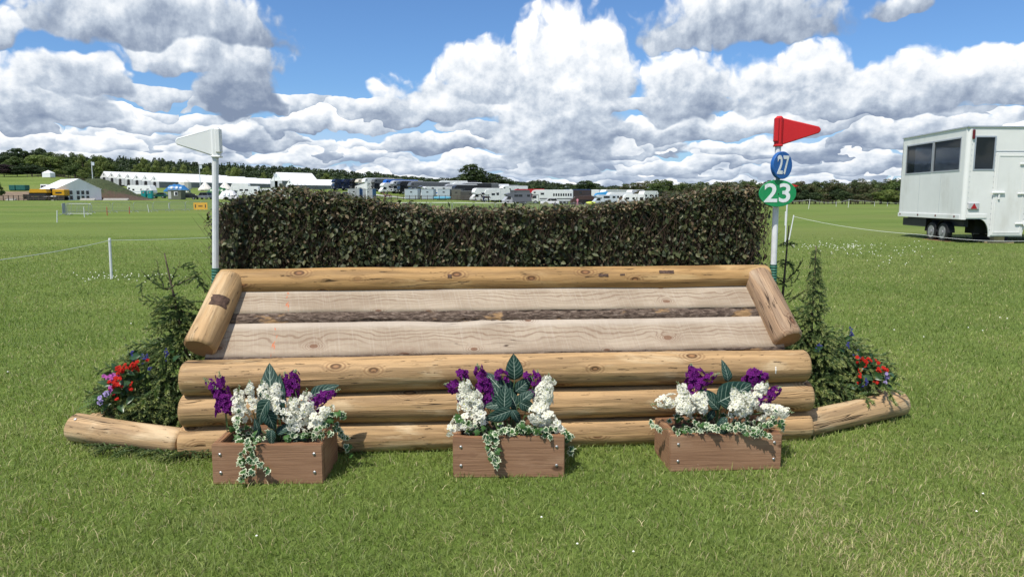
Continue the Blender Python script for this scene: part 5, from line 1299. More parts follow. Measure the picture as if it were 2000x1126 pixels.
    mb = MB(); fb(mb, .13, .22, -.06, -.001, 3.55, 3.86, .02); mb.build('marker_lamp', mat('dark_red_lens', (.12, .01, .012), .3), t)
    mb = MB(); fb(mb, .14, .86, -.02, -.001, z0 + .03, z0 + .17, .006); mb.build('number_panel', M_TRW, t)
    mb = MB(); fb(mb, -.035, -.001, .12, L, z0 - .02, z0 + .14, .006); sr = mb.build('bottom_rail', M_TRW, t)
    for y in (.45, 1.75, 3.1, 4.6):
        mb = MB(); fb(mb, -.045, -.035, y - .04, y + .04, z0 + .05, z0 + .11); mb.build('side_marker', MATS.get('dark_red_lens') or bpy.data.materials['dark_red_lens'], sr)
    # running gear
    mb = MB(); fb(mb, .25, .40, .3, 4.5, .58, .84); mb.build('chassis_rail', M_TRD, t)
    mb = MB(); fb(mb, 1.6, 1.75, .3, 4.5, .58, .84); mb.build('chassis_rail', M_TRD, t)
    mb = MB(); fb(mb, .06, .12, 2.6, 4.5, .50, .80); mb.build('side_skirt', M_TRD, t)
    mb = MB(); fb(mb, .75, 1.35, .5, 1.1, .34, .82); mb.build('locker', M_TRD, t)
    def wheel(x, y):
        w = MB(); w.prism([(.35 * math.cos(a), .35 * math.sin(a)) for a in [2 * math.pi * k / 28 for k in range(28)]], -.1, .1, None, .03)
        M = Matrix.Translation(F @ Vector((x, y, .345))) @ Matrix.Rotation(math.pi / 2 - .085, 4, 'Z'); o = put('wheel', w.mesh('wheel', M_BLACK), t); o.matrix_local = M
        r = MB(); r.tube([(0, .085, 0), (0, .104, 0), (0, .098, 0)], [.235, .225, .10], 20); r.tube([(0, .09, 0), (0, .125, 0)], .075, 12)
        ro = r.build('rim', mat('grey_wheel_rim', (.33, .33, .34), .4, .2, 20, metal=.4), o)
        g = MB()
        pts = [Vector((.42 * math.cos(a), 0, .42 * math.sin(a))) for a in [math.pi * k / 12 for k in range(13)]]
        vs = [p + Vector((0, s_, 0)) for p in pts for s_ in (-.13, .13)]; g.add(vs, [(2 * k, 2 * k + 1, 2 * k + 3, 2 * k + 2) for k in range(12)]); g.build('mudguard', M_TRD, o)
    for y in (1.35, 2.17):
        wheel(.16, y); wheel(1.9, y)
    for y in (1.0, 1.8): pass
    mb = MB(); mb.box(F @ Vector((.16, 1.75, .02)), (.35, 1.5, .04)); mb.build('wheel_board', M_BOX, t)
    mb = MB(); mb.box(F @ Vector((1.5, .25, .05)), (.9, .3, .05)); mb.box(F @ Vector((1.45, .25, .16)), (.36, .22, .18)); mb.build('support_blocks', mat('pale_wood_block', (.5, .38, .22), .8, .2), t)
    for x in (1.25, 1.95): mb = MB(); mb.box(F @ Vector((x, .9, .15)), (.35, .3, .3)); mb.build('jack', M_TRD, t)
build_trailer()
# ================================================================== trees
def crown_mesh(name, seed, h, rx, ry, z0, nclump, per, leaf, cols, clump_r=.30, jitter=.5):
    """foliage as many small leaf-clump faces on overlapping uneven clumps"""
    rng = np.random.default_rng(seed); V = []; C = []; zc = (z0 + h) / 2; rz = (h - z0) / 2
    cl = []
    while len(cl) < nclump:
        p = rng.normal(0, 1, 3); p /= np.linalg.norm(p); r = rng.uniform(.45, .88); p = p * r
        if p[2] < -.75: continue
        wid = 1 - .25 * max(0, p[2]) ; cl.append((p[0] * rx * wid, p[1] * ry * wid, zc + p[2] * rz))
    cl = np.array(cl); k = rng.uniform(.65, 1.25, len(cl)) * clump_r * min(rx, rz)
    cc = np.array(cols)[rng.integers(0, len(cols), len(cl))] * rng.uniform(.75, 1.25, (len(cl), 1))
    n = nclump * per; idx = np.repeat(np.arange(nclump), per)
    d = rng.normal(0, 1, (n, 3)); d /= np.linalg.norm(d, axis=1, keepdims=True); d[:, 2] = np.where(d[:, 2] < -.4, -d[:, 2], d[:, 2])
    lump = .75 + .5 * vnoise(d[:, 0] * 3 + idx * 1.7, d[:, 1] * 3 + d[:, 2] * 2, seed, 2)
    P = cl[idx] + d * (k[idx] * lump * rng.uniform(.75, 1.05, n))[:, None] * np.array([1, 1, .8])
    N = d + rng.normal(0, jitter, (n, 3)); N /= np.linalg.norm(N, axis=1, keepdims=True)
    T = np.cross(N, rng.normal(0, 1, (n, 3))); T /= np.linalg.norm(T, axis=1, keepdims=True); S = np.cross(N, T)
    s = (leaf * rng.uniform(.6, 1.3, n))[:, None]
    V = np.stack([P - T * s, P - S * s * .6 , P + T * s, P + S * s * .7], 1).reshape(-1, 3); F = np.arange(n * 4).reshape(-1, 4)
    col = np.repeat(cc[idx] * rng.uniform(.75, 1.3, (n, 1)), 4, 0)
    return mesh_np(name, V, F, [M_TREE], col=col)
def trunk_mesh(seed, h, r, zb, limbs=6, spread=.5):
    rng = random.Random(seed); mb = MB(); mb.tube([(0, 0, -.3), (0, 0, h * .25), (.1, 0, h * .55), (.15, .1, h * .85)], [r * 1.3, r, r * .7, r * .2], 7)
    for k in range(limbs):
        a = rng.uniform(0, 6.28); b = rng.uniform(.22, .6) * h; l = spread * h * rng.uniform(.5, .8); mb.tube([(0, 0, b), (math.cos(a) * l * .5, math.sin(a) * l * .5, b + l * .4), (math.cos(a) * l, math.sin(a) * l, b + l * .65)], [r * .5, r * .3, r * .08], 5)
    return mb.mesh('trunk', M_TRUNK)
G_MID = [(.070, .105, .028), (.058, .09, .025), (.088, .122, .035)]; G_LIGHT = [(.125, .16, .038), (.105, .145, .034), (.145, .175, .048)]; G_DARK = [(.032, .054, .018), (.042, .064, .021), (.026, .045, .016)]
G_OLIVE = [(.080, .094, .036), (.100, .100, .046), (.064, .088, .032), (.112, .098, .052)]; G_COPPER = [(.030, .016, .022), (.022, .012, .018), (.036, .022, .024)]; G_OAK = [(.035, .055, .016), (.028, .046, .014), (.045, .066, .02)]
# variants, 10 m high, about 4.3 m in radius
TV = {}
def variants(key, cols, n, seed, rx=4.3, z0=.8, ncl=34, per=150, leaf=.24, cr=.32):
    TV[key] = [(crown_mesh('crown', seed + i, 10, rx * (1 + .1 * i), rx, z0, ncl, per, leaf, cols, cr), trunk_mesh(seed + i, 10, .28, 0)) for i in range(n)]
variants('mid', G_MID, 2, 100); variants('light', G_LIGHT, 2, 110); variants('dark', G_DARK, 2, 120); variants('olive', G_OLIVE, 4, 130, 4.0, .3, 46, 130, .20, .26); variants('copper', G_COPPER, 1, 140)
variants('oak', G_OAK, 2, 150, 5.2, 1.0, 60, 170, .22, .26); variants('far', [tuple(.6 * x + .4 * y for x, y in zip(a, (.035, .052, .034))) for a in G_MID + G_DARK], 3, 160, 4.5, .3, 22, 26, .60, .36)
def tree(kind, px, top, Y, w_px, label, group=None, rng=random.Random(9), name='broadleaf_tree'):
    """crown top at photo pixel (px, top), Y metres away, w_px wide"""
    tp = at(px, top, Y); z0 = tz(tp.x, Y); h = max(tp.z - z0, 2.); W = w_px / FPX * Y * 1.0; cr, tr = TV[kind][rng.randrange(len(TV[kind]))]
    t = empty(name, (tp.x, Y, z0), rng.uniform(0, 6.28), label, 'tree', group); k = h / 10.4; kw = W / 9.4
    put('trunk', tr, t, scale=(k, k, k)); put('crown', cr, t, scale=(kw, kw, k)); return t
rt = random.Random(3)
# left wood
LW = [('dark', 12, 294, 300, 60), ('dark', 33, 286, 305, 56), ('dark', 62, 290, 312, 60), ('dark', 80, 286, 308, 40), ('mid', 100, 296, 300, 54), ('mid', 10, 318, 290, 44), ('mid', 30, 305, 296, 50), ('light', 78, 299, 285, 60), ('light', 97, 303, 282, 50), ('mid', 122, 300, 286, 36), ('mid', 143, 297, 292, 38), ('light', 160, 300, 288, 34), ('mid', 184, 300, 345, 36), ('light', 200, 303, 340, 36), ('dark', 60, 318, 275, 64), ('dark', 32, 322, 272, 60), ('copper', 6, 318, 268, 44), ('dark', 85, 326, 276, 50), ('light', 112, 330, 270, 34), ('mid', 132, 322, 278, 30), ('light', 160, 331, 272, 26), ('mid', 148, 316, 282, 34), ('mid', 214, 312, 345, 40)]
names = {'dark': 'dark green', 'mid': 'mid green', 'light': 'light yellowish green', 'copper': 'purple leaved'}
for k, px, tp, Y, w in LW: tree(k, px, tp, Y, w, f'{names[k]} broadleaf tree in the tall wood at the far left' if k != 'copper' else 'purple leaved copper beech at the left edge of the far wood', 'trees of the far left wood')
for px, tp, w, lb in ((281, 307, 30, 'tall light green tree standing behind the middle of the long stable tents'), (305, 313, 30, 'light green tree just right of the tallest one behind the stable tents'), (266, 322, 24, 'low light green tree left of the tallest one behind the stable tents'), (325, 322, 22, 'round green tree behind the stable tents, left of the flag pole'), (358, 321, 30, 'bushy light tree behind the stable tents, just left of the white pennant pole'), (402, 325, 30, 'light tree behind the stable tents directly left of the white flag pole'), (456, 323, 34, 'bushy light green tree right of the white flag pole behind the tents'), (514, 335, 18, 'small round light tree behind the far end of the stable tents'), (581, 337, 16, 'small light tree behind the second stable tent'), (638, 338, 30, 'light green tree above the right end of the second stable tent'), (340, 326, 24, 'low green tree in the row behind the stable tents')):
    tree('light', px, tp, 330, w, lb)
tree('oak', 925, 320, 262, 74, 'big spreading oak standing above the parked lorries', name='oak_tree'); tree('oak', 964, 339, 268, 70, 'broad round tree growing against the right side of the big oak', name='oak_tree'); tree('oak', 893, 346, 275, 44, 'lower dark tree at the left foot of the big oak')
tree('dark', 1147, 350, 258, 60, 'dark dome shaped tree behind the right lorries'); tree('dark', 1128, 358, 262, 30, 'dark bushy tree against the left side of the dome shaped one')
tree('olive', 1222, 354, 250, 34, 'round brownish green tree alone left of the right wood'); tree('olive', 1190, 364, 262, 50, 'low olive bushy tree between the dome tree and the right wood'); tree('olive', 1178, 367, 270, 44, 'low olive hedge tree right behind the dome shaped tree')
# the belt along the right-hand field
x = 1246
while x < 2060:
    front = rt.random()
    w = rt.uniform(40, 58); tree('olive' if rt.random() < .72 else 'mid', x, rt.uniform(346, 355), 215 + rt.uniform(-6, 8), w, 'olive green broadleaf tree in the belt of wood along the right field', 'trees of the right wood', rt); x += rt.uniform(13, 19)
x = 1250
while x < 2060:
    tree('olive' if rt.random() < .5 else 'dark', x, rt.uniform(366, 378), 203 + rt.uniform(-4, 4), rt.uniform(30, 44), 'low bushy tree along the front of the right wood', 'bushes in front of the right wood', rt); x += rt.uniform(15, 22)
tree('light', 1735, 368, 196, 60, 'lighter green tree at the near edge of the right wood beside the trailer')
tree('mid', -8, 352, 150, 34, 'dark leafy tree just cut by the left edge of the picture')
# wooded hill behind everything: one mass
def far_wood():
    rng = random.Random(12); src = TV['far']; sky_x = [-200, 150, 210, 260, 310, 400, 500, 600, 700, 760, 830, 900, 1000, 1060, 1120, 1200, 1300, 1500, 2200]; sky_y = [300, 306, 305, 306, 308, 317, 321, 327, 334, 339, 347, 350, 352, 354, 359, 364, 366, 366, 366]
    VV = []; FF = []; CC = []; off = 0
    data = []
    for cr, _ in src:
        v = np.empty(len(cr.vertices) * 3, np.float32); cr.vertices.foreach_get('co', v); c = np.empty(len(cr.vertices) * 4, np.float32); cr.color_attributes['col'].data.foreach_get('color', c)
        data.append((v.reshape(-1, 3), c.reshape(-1, 4)[:, :3]))
    def one(px, top, Y, w):
        nonlocal off
        tp = at(px, top, Y); z0 = tz(tp.x, Y); h = max(tp.z - z0, 5); W = w / FPX * Y / 9.4; v, c = data[rng.randrange(len(data))]; a = rng.uniform(0, 6.28)
        ca, sa = math.cos(a), math.sin(a); hk = min(h, 22) / 10
        P = np.column_stack([(v[:, 0] * ca - v[:, 1] * sa) * W + tp.x, (v[:, 0] * sa + v[:, 1] * ca) * W + Y, v[:, 2] * hk + tp.z - 10 * hk]); VV.append(P); CC.append(c * rng.uniform(.8, 1.2)); FF.append(np.arange(len(v)).reshape(-1, 4) + off); off += len(v)
    for row, (dy, Y, w, step) in enumerate(((0, 640, 26, 13), (6, 600, 28, 14), (13, 560, 30, 15), (21, 520, 32, 17), (30, 480, 34, 19), (39, 440, 36, 22))):
        x = -160
        while x < 2150:
            y = np.interp(x, sky_x, sky_y) + dy * (1 if x < 760 else .5 if x < 1200 else .6) + rng.uniform(-3, 2)
            if y < 375: one(x, y, Y + rng.uniform(-15, 15), w * rng.uniform(.8, 1.2))
            x += step * rng.uniform(.7, 1.2)
    o = put('far_wood', mesh_np('far_wood', np.concatenate(VV), np.concatenate(FF), [M_TREE], col=np.concatenate(CC))); tag(o, 'wooded hill of dark green trees along the skyline', 'wood', kind='stuff')
far_wood()

# ================================================================== tents, vehicles and things beyond the field
WHT = mat('white_tent_pvc', (.80, .81, .82), .45, .03, .3, dirt=((.6, .6, .58), .5, .4)); GREYW = mat('grey_tent_wall', (.17, .18, .195), .7, .1, .5)
CLOTH = mat('cream_canvas', (.66, .62, .56), .85, .06, 2)
def frame_rz(x, y, z, rz): return Matrix.Translation((x, y, z)) @ Matrix.Rotation(rz, 4, 'Z')
def long_tent(px, Y, rz, W, L, eave, ridge, label, base=None, bays=9, gable_door=True, group='stable tents'):
    """gable front at the local origin facing -x, roof running along +x"""
    p = at(px, 370, Y); z = tz(p.x, Y) if base is None else base; t = empty('stable_tent', (p.x, Y, z), rz, label, 'tent', group)
    mb = MB(); h = W / 2
    mb.box((L / 2, -h + .05, eave / 2), (L, .06, eave)); mb.build('side_wall', GREYW, t)
    mb = MB(); mb.box((L / 2, h - .05, eave / 2), (L, .06, eave)); mb.build('side_wall', GREYW, t)
    for k in range(bays):
        a, b = L * k / bays + .04, L * (k + 1) / bays - .04; v = []
        for x in (a, b):
            v += [(x, -h - .12, eave - .12), (x, 0, ridge), (x, h + .12, eave - .12), (x, -h - .12, eave - .2), (x, 0, ridge - .08), (x, h + .12, eave - .2)]
        m_ = MB(); m_.add(v, [(0, 6, 7, 1), (1, 7, 8, 2), (3, 4, 10, 9), (4, 5, 11, 10), (0, 1, 4, 3), (1, 2, 5, 4), (6, 9, 10, 7), (7, 10, 11, 8), (0, 3, 9, 6), (2, 8, 11, 5)]); m_.build('roof_panel', WHT, t)
        m_ = MB(); v2 = [(a - .04, -h - .1, eave - .13), (a - .04, 0, ridge - .01), (a - .04, h + .1, eave - .13)]; m_.tube(v2, .05, 4); m_.build('roof_rib', M_GALV, t)
    for x in (.03, L - .03):
        mb = MB(); mb.add([(x, -h, eave - .15), (x, h, eave - .15), (x, 0, ridge - .06), (x + .06, -h, eave - .15), (x + .06, h, eave - .15), (x + .06, 0, ridge - .06)], [(0, 2, 1), (3, 4, 5), (0, 1, 4, 3), (1, 2, 5, 4), (2, 0, 3, 5)]); mb.build('gable', WHT, t)
        mb = MB(); mb.box((x, -h * .62, (eave - .15) / 2), (.06, h * .74, eave - .15)); mb.box((x, h * .62, (eave - .15) / 2), (.06, h * .74, eave - .15)); mb.build('gable_wall', GREYW if x > 1 else mat('pale_grey_wall', (.42, .44, .47), .7, .06), t)
    if gable_door:
        mb = MB(); n = 8; poly = [(-.62 + 0, 0), (.62, 0), (.62, eave - .6)] + [(.62 * math.cos(math.pi * k / n), eave - .6 + .5 * math.sin(math.pi * k / n)) for k in range(1, n)] + [(-.62, eave - .6)]
        mb.prism([(a * h * .38 / .62, b) for a, b in poly], -.05, .0, Matrix.Rotation(math.pi / 2, 4, 'Z') @ Matrix.Identity(4)); mb.build('doorway', cm('dark_opening', (.012, .012, .014), .9), t)
        mb = MB(); mb.box((-.02, 0, eave + (ridge - eave) * .45), (.05, W * .16, (ridge - eave) * .34), None, .02); mb.build('vent_window', cm('grey_vent', (.25, .26, .27), .7), t)
    return t
# the parallel row: gables on the left, running off to the right; nearest tent last
gx = [(0, 0, 0)] * 7; TA = R(57); T0 = at(299, 367, 275)
ords = ('hindmost', 'sixth', 'fifth', 'fourth', 'third', 'second', 'nearest')
for i, (px, Y, _) in enumerate(gx):
    k_ = 6 - i; X_ = T0.x - math.sin(TA) * 6.1 * k_; Y = T0.y + math.cos(TA) * 6.1 * k_; px = 1000 + X_ / (Y * .9955) * FPX; base = 5.45 + .38 * k_
    long_tent(px, Y, TA, 6.0, 54 - 3 * k_ * (k_ < 3), 2.7, 4.9, f'white roofed stable tent, {ords[i]} of the seven side by side on the left' if i else 'white roofed stable tent, hindmost of the seven side by side on the left', base, 12)
long_tent(540, 268, R(46), 9, 15, 3.4, 6.4, 'higher white tent with a steep gable behind the left part of the hedge', 4.9, 3, False)
long_tent(566, 240, R(42), 6, 22, 2.6, 4.5, 'lower white roofed tent in front of the steep one, running to the lorries', 3.6, 6)
# the small marquee on the left
def marquee():
    p = at(113, 388, 160); t = empty('marquee', (p.x, 160, tz(p.x, 160)), R(50), 'small white marquee with dark windowed front left of the earth bank', 'tent'); W, D, e, r = 9.0, 11., 2.7, 4.9
    mb = MB(); mb.box((W / 2, .0, e / 2), (W, .08, e)); fr = mb.build('front_wall', WHT, t); mb = MB(); mb.box((0, D / 2, e / 2), (.08, D, e)); mb.build('side_wall', WHT, t); mb = MB(); mb.box((W, D / 2, e / 2), (.08, D, e)); mb.build('side_wall', WHT, t)
    for s in (0, 1):
        mb = MB(); a, b = (-.15, W / 2) if s == 0 else (W + .15, W / 2)
        mb.add([(a, -.1, e - .08), (b, -.1, r), (b, D, r), (a, D, e - .08), (a, -.1, e - .18), (b, -.1, r - .1), (b, D, r - .1), (a, D, e - .18)], [(0, 1, 2, 3), (7, 6, 5, 4), (0, 4, 5, 1), (1, 5, 6, 2), (2, 6, 7, 3), (3, 7, 4, 0)]); mb.build('roof', WHT, t)
    mb = MB(); mb.add([(0, -.04, e), (W, -.04, e), (W / 2, -.04, r - .1), (0, .04, e), (W, .04, e), (W / 2, .04, r - .1)], [(0, 1, 2), (3, 5, 4), (0, 3, 4, 1), (1, 4, 5, 2), (2, 5, 3, 0)]); mb.build('gable', WHT, t)
    for k, x in enumerate((.75, 1.75, 2.7, 4.15, 5.1, 6.1)):
        mb = MB(); mb.box((x, -.07, 1.25), (.78, .05, 2.2)); w = mb.build('window', cm('white_frame', (.75, .76, .77), .5), fr)
        for z in (.62, 1.75): mb = MB(); mb.box((x, -.10, z), (.6, .03, .85)); mb.build('pane', M_DARKGLASS, w)
marquee()
# earth bank overgrown with weeds
def bank():
    rng = np.random.default_rng(4); n, m = 70, 34; V = []; c = at(232, 391, 176); z0 = tz(c.x, 176)
    for i in range(n):
        for j in range(m):
            u = i / (n - 1) * 2 - 1; v = j / (m - 1) * 2 - 1; X = u * 8.8; Yy = v * 7
            top = 5.3 * (1 - sstep(-.55, 1.0, u)) * sstep(-1.05, -.75, u); h = max(0, top * (1 - abs(v) ** 1.8)) ; V.append((X, Yy, h + .5 * (vnoise(X * .9, Yy * .9, 2, 4) - .5) * min(1, h) - .15))
    V = np.array(V); F = np.array([(i * m + j, (i + 1) * m + j, (i + 1) * m + j + 1, i * m + j + 1) for i in range(n - 1) for j in range(m - 1)])
    mt = bpy.data.materials.new('weedy_earth'); mt.use_nodes = True; q = NT(mt.node_tree); b = mt.node_tree.nodes['Principled BSDF']; P = q.n('ShaderNodeTexCoord').outputs['Object']; nn = q.noise(P, .45, 6, .65); s = q.sep(P)
    g = q.ss(q.add(q.add(q.mul(nn, 1.3), q.mul(s[0], -.085)), q.mul(s[1], .10)), 0.06, .34); cc = q.mix(g, (.085, .055, .036), q.mix(q.ss(q.noise(P, 2.5, 5, .7), .35, .65), (.028, .045, .014), (.06, .075, .024)))
    q.put(b.inputs['Base Color'], cc); b.inputs['Roughness'].default_value = .95; bn = q.n('ShaderNodeBump'); bn.inputs['Strength'].default_value = 1.; bn.inputs['Distance'].default_value = .4; q.put(bn.inputs['Height'], q.noise(P, 2.2, 6, .7)); mt.node_tree.links.new(bn.outputs[0], b.inputs['Normal'])
    o = put('earth_bank', mesh_np('earth_bank', V, F, [mt], smooth=True), None, (c.x, 176, z0)); tag(o, 'weed grown earth bank between the marquee and the stable tents', kind='structure')
bank()
def sheet(name, label, pts, m, lift=.03):
    """a ground patch draped on the terrain: pts are (px,py) turned to ground points at given depth"""
    bm = bmesh.new(); vs = [bm.verts.new((x, y, 0)) for x, y in pts]; bm.faces.new(vs); bmesh.ops.triangulate(bm, faces=bm.faces[:])
    for _ in range(4): bmesh.ops.subdivide_edges(bm, edges=[e for e in bm.edges if e.calc_length() > 3], cuts=1); bmesh.ops.triangulate(bm, faces=bm.faces[:])
    for v in bm.verts: v.co.z = tz(v.co.x, v.co.y) + lift
    bmesh.ops.recalc_face_normals(bm, faces=bm.faces[:]); me = bpy.data.meshes.new(name); bm.to_mesh(me); bm.free(); me.materials.append(m)
    o = put(name, me); tag(o, label, kind='structure'); return o
M_DIRT = mat('bare_earth', (.19, .135, .085), .95, .3, .4)
def gx_(px, Y): return (px - 1000) / FPX * Y * .9955, Y
sheet('dirt_track', 'bare brown earth in front of the far left wood', [gx_(-60, 160), gx_(300, 166), gx_(320, 176), gx_(150, 182), gx_(110, 215), gx_(-60, 212)], M_DIRT, .06)
sheet('path', 'pale worn path along the parked lorries', [gx_(728, 214), gx_(727, 206), gx_(800, 186), gx_(806, 190)], mat('pale_path', (.42, .42, .39), .9, .1, .5), .08)
sheet('gravel_track', 'pale track in front of the parked lorries', [gx_(935, 158), gx_(1260, 158), gx_(1300, 166), gx_(930, 165)], mat('pale_track', (.20, .17, .11), .9, .2, .5), .05)

# ---- vehicles: x forward, y to the left, z up
def prof(mb, poly, w, ch=.08): mb.prism(poly, -w / 2, w / 2, None, ch)
def wheels(t, xs, r, w, tw=.24):
    for x in xs:
        for s in (-1, 1):
            mb = MB(); n = 12; mb.prism([(x + r * math.cos(2 * math.pi * k / n), r + r * math.sin(2 * math.pi * k / n)) for k in range(n)], s * w / 2 - tw / 2, s * w / 2 + tw / 2); o = mb.build('wheel', M_BLACK, t)
            mb = MB(); mb.prism([(x + r * .55 * math.cos(2 * math.pi * k / n), r + r * .55 * math.sin(2 * math.pi * k / n)) for k in range(n)], s * (w / 2 + tw / 2) - .0, s * (w / 2 + tw / 2 + .015)); mb.build('rim', M_GALV, o)
def paint(c):
    k = 'paint_%.2f_%.2f_%.2f' % c
    return cm(k, c, .35, .04, 1.)
def place(name, label, cat, px, Y, rz, group):
    p = at(px, 390, Y); return empty(name, (p.x, Y, tz(p.x, Y) - .02), rz, label, cat, group)
def lorry(px, Y, rz, label, body, cab=None, L=9.5, H=3.7, stripe=None, nwin=2, roof=None, group='parked horse lorries', luton=True):
    """horse lorry: box body with overcab pod, cab, windscreen, windows"""
    t = place('horse_lorry', label, 'lorry', px, Y, R(rz), group); W = 2.5; cab = cab or body; h = L / 2
    mb = MB(); prof(mb, [(-h, .75), (h - 1.9, .75), (h - 1.75, 2.35), (h - .15, 2.45), (h + .05, 2.75), (h - .25, H - .25), (h - .75, H), (-h + .1, H), (-h, H - .12)] if luton else [(-h, .75), (h - 1.9, .75), (h - 1.9, H), (-h, H)], W); bo = mb.build('body', paint(body), t)
    mb = MB(); prof(mb, [(h - 1.85, .55), (h - .05, .55), (h, 1.35), (h - .28, 2.32), (h - 1.7, 2.32)], W * .94); cb = mb.build('cab', paint(cab), t)
    mb = MB(); mb.add([(h + .015, -W * .42, 1.45), (h + .015, W * .42, 1.45), (h - .235, W * .40, 2.25), (h - .235, -W * .40, 2.25), (h - .06, -W * .42, 1.45), (h - .06, W * .42, 1.45), (h - .3, W * .40, 2.25), (h - .3, -W * .40, 2.25)], [(0, 1, 2, 3), (4, 7, 6, 5), (0, 4, 5, 1), (1, 5, 6, 2), (2, 6, 7, 3), (3, 7, 4, 0)]); mb.build('windscreen', M_DARKGLASS, cb)
    mb = MB(); mb.box((h + .0, 0, 1.0), (.08, 1.3, .35)); mb.build('grille', M_TRD, cb)
    mb = MB(); mb.box((h - .0, 0, .62), (.16, W * .92, .24), None, .04); mb.build('bumper', paint(cab), cb)
    for s in (-1, 1):
        mb = MB(); mb.box((h + .01, s * .95, .95), (.08, .3, .2)); mb.build('headlight', cm('lamp_glass', (.7, .7, .68), .2), cb)
        mb = MB(); mb.prism([(h - 1.2, 1.45), (h - .15, 1.45), (h - .35, 2.15), (h - 1.2, 2.15)], s * W * .47, s * (W * .47 + .02)); mb.build('side_window', M_DARKGLASS, cb)
        mb = MB(); mb.box((h - .12, s * W * .55, 1.85), (.12, .16, .5)); mb.build('mirror', M_TRD, cb)
        for k in range(nwin):
            x = h - 2.6 - k * (L - 3.4) / max(nwin, 1); mb = MB(); mb.box((x, s * (W / 2 + .005), 2.45), (.62, .04, .55), None, .01); mb.build('window', M_DARKGLASS, bo)
        if stripe:
            mb = MB(); mb.box((-.9, s * (W / 2 + .002), 1.35), (L - 2.2, .03, .28)); mb.build('stripe', paint(stripe), bo)
        mb = MB(); mb.box((h - .75, s * (W / 2 - .02), H - .62), (.5, .06, .36)); mb.build('pod_window', M_DARKGLASS, bo)
    if roof: mb = MB(); mb.box((-.4, 0, H + .03), (L - 1.2, W - .2, .06)); mb.build('roof', paint(roof), bo)
    mb = MB(); mb.box((-.8, 0, .68), (L - 2.2, 1.6, .22)); mb.build('chassis', M_TRD, t)
    wheels(t, (h - 1.0, -h + 1.7, -h + 2.7) if L > 9 else (h - 1.0, -h + 1.9), .45, 2.2); return t
def caravan(px, Y, rz, label, col=(.74, .75, .74), L=5.6, stripe=(.35, .40, .46), H=2.55, group='caravans'):
    t = place('caravan', label, 'caravan', px, Y, R(rz), group); h = L / 2
    mb = MB(); prof(mb, [(-h + .15, .45), (h - .25, .45), (h, .8), (h - .1, 1.5), (h - .75, H - .1), (h - 1.1, H), (-h + .35, H), (-h, H - .4), (-h, .7)], 2.2, .1); b = mb.build('body', paint(col), t)
    for s in (-1, 1):
        for x, w in ((h - 1.3, .9), (.0, .55), (-h + .9, .8)): mb = MB(); mb.box((x, s * 1.105, 1.65), (w, .03, .5), None, .01); mb.build('window', M_DARKGLASS, b)
        mb = MB(); mb.box((0, s * 1.103, 1.05), (L - 1, .02, .12)); mb.build('stripe', paint(stripe), b)
    mb = MB(); mb.box((h - .36, 0, 1.72), (.05, 1.6, .55), Matrix.Rotation(R(-32), 3, 'Y')); mb.build('front_window', M_DARKGLASS, b)
    mb = MB(); mb.tube([(h - .3, -.4, .5), (h + 1., 0, .5)], .05, 6); mb.tube([(h - .3, .4, .5), (h + 1., 0, .5)], .05, 6); mb.build('drawbar', M_TRD, t)
    wheels(t, (0.,), .32, 2.0, .2); return t
def motorhome(px, Y, rz, label, col=(.74, .75, .75), low=None, L=6.8, H=3.0, group='motorhomes'):
    t = place('motorhome', label, 'motorhome', px, Y, R(rz), group); h = L / 2
    mb = MB(); prof(mb, [(-h, .5), (h - 2.1, .5), (h - 2.0, 1.75), (h - .7, 1.95), (h - .55, 2.3), (h - 1.0, H - .15), (h - 1.5, H), (-h + .15, H), (-h, H - .2)], 2.25, .1); b = mb.build('body', paint(col), t)
    mb = MB(); prof(mb, [(h - 2.15, .4), (h - .05, .4), (h, .85), (h - .3, 1.1), (h - .95, 1.9), (h - 2.1, 1.85)], 2.0, .08); c = mb.build('cab', paint(low or col), t)
    mb = MB(); mb.add([(h - .32, -.85, 1.12), (h - .32, .85, 1.12), (h - .93, .8, 1.86), (h - .93, -.8, 1.86), (h - .40, -.85, 1.12), (h - .40, .85, 1.12), (h - 1.0, .8, 1.86), (h - 1.0, -.8, 1.86)], [(0, 1, 2, 3), (4, 7, 6, 5), (0, 4, 5, 1), (1, 5, 6, 2), (2, 6, 7, 3), (3, 7, 4, 0)]); mb.build('windscreen', M_DARKGLASS, c)
    for s in (-1, 1):
        mb = MB(); mb.prism([(h - 1.7, 1.15), (h - .65, 1.15), (h - 1.05, 1.75), (h - 1.7, 1.75)], s * 1.0, s * 1.02); mb.build('side_window', M_DARKGLASS, c)
        for x, w in ((h - 2.9, .9), (-.6, .9), (-h + .8, .7)): mb = MB(); mb.box((x, s * 1.13, 1.95), (w, .03, .5), None, .01); mb.build('window', M_DARKGLASS, b)
    wheels(t, (h - .95, -h + 1.5), .34, 1.9, .2); return t
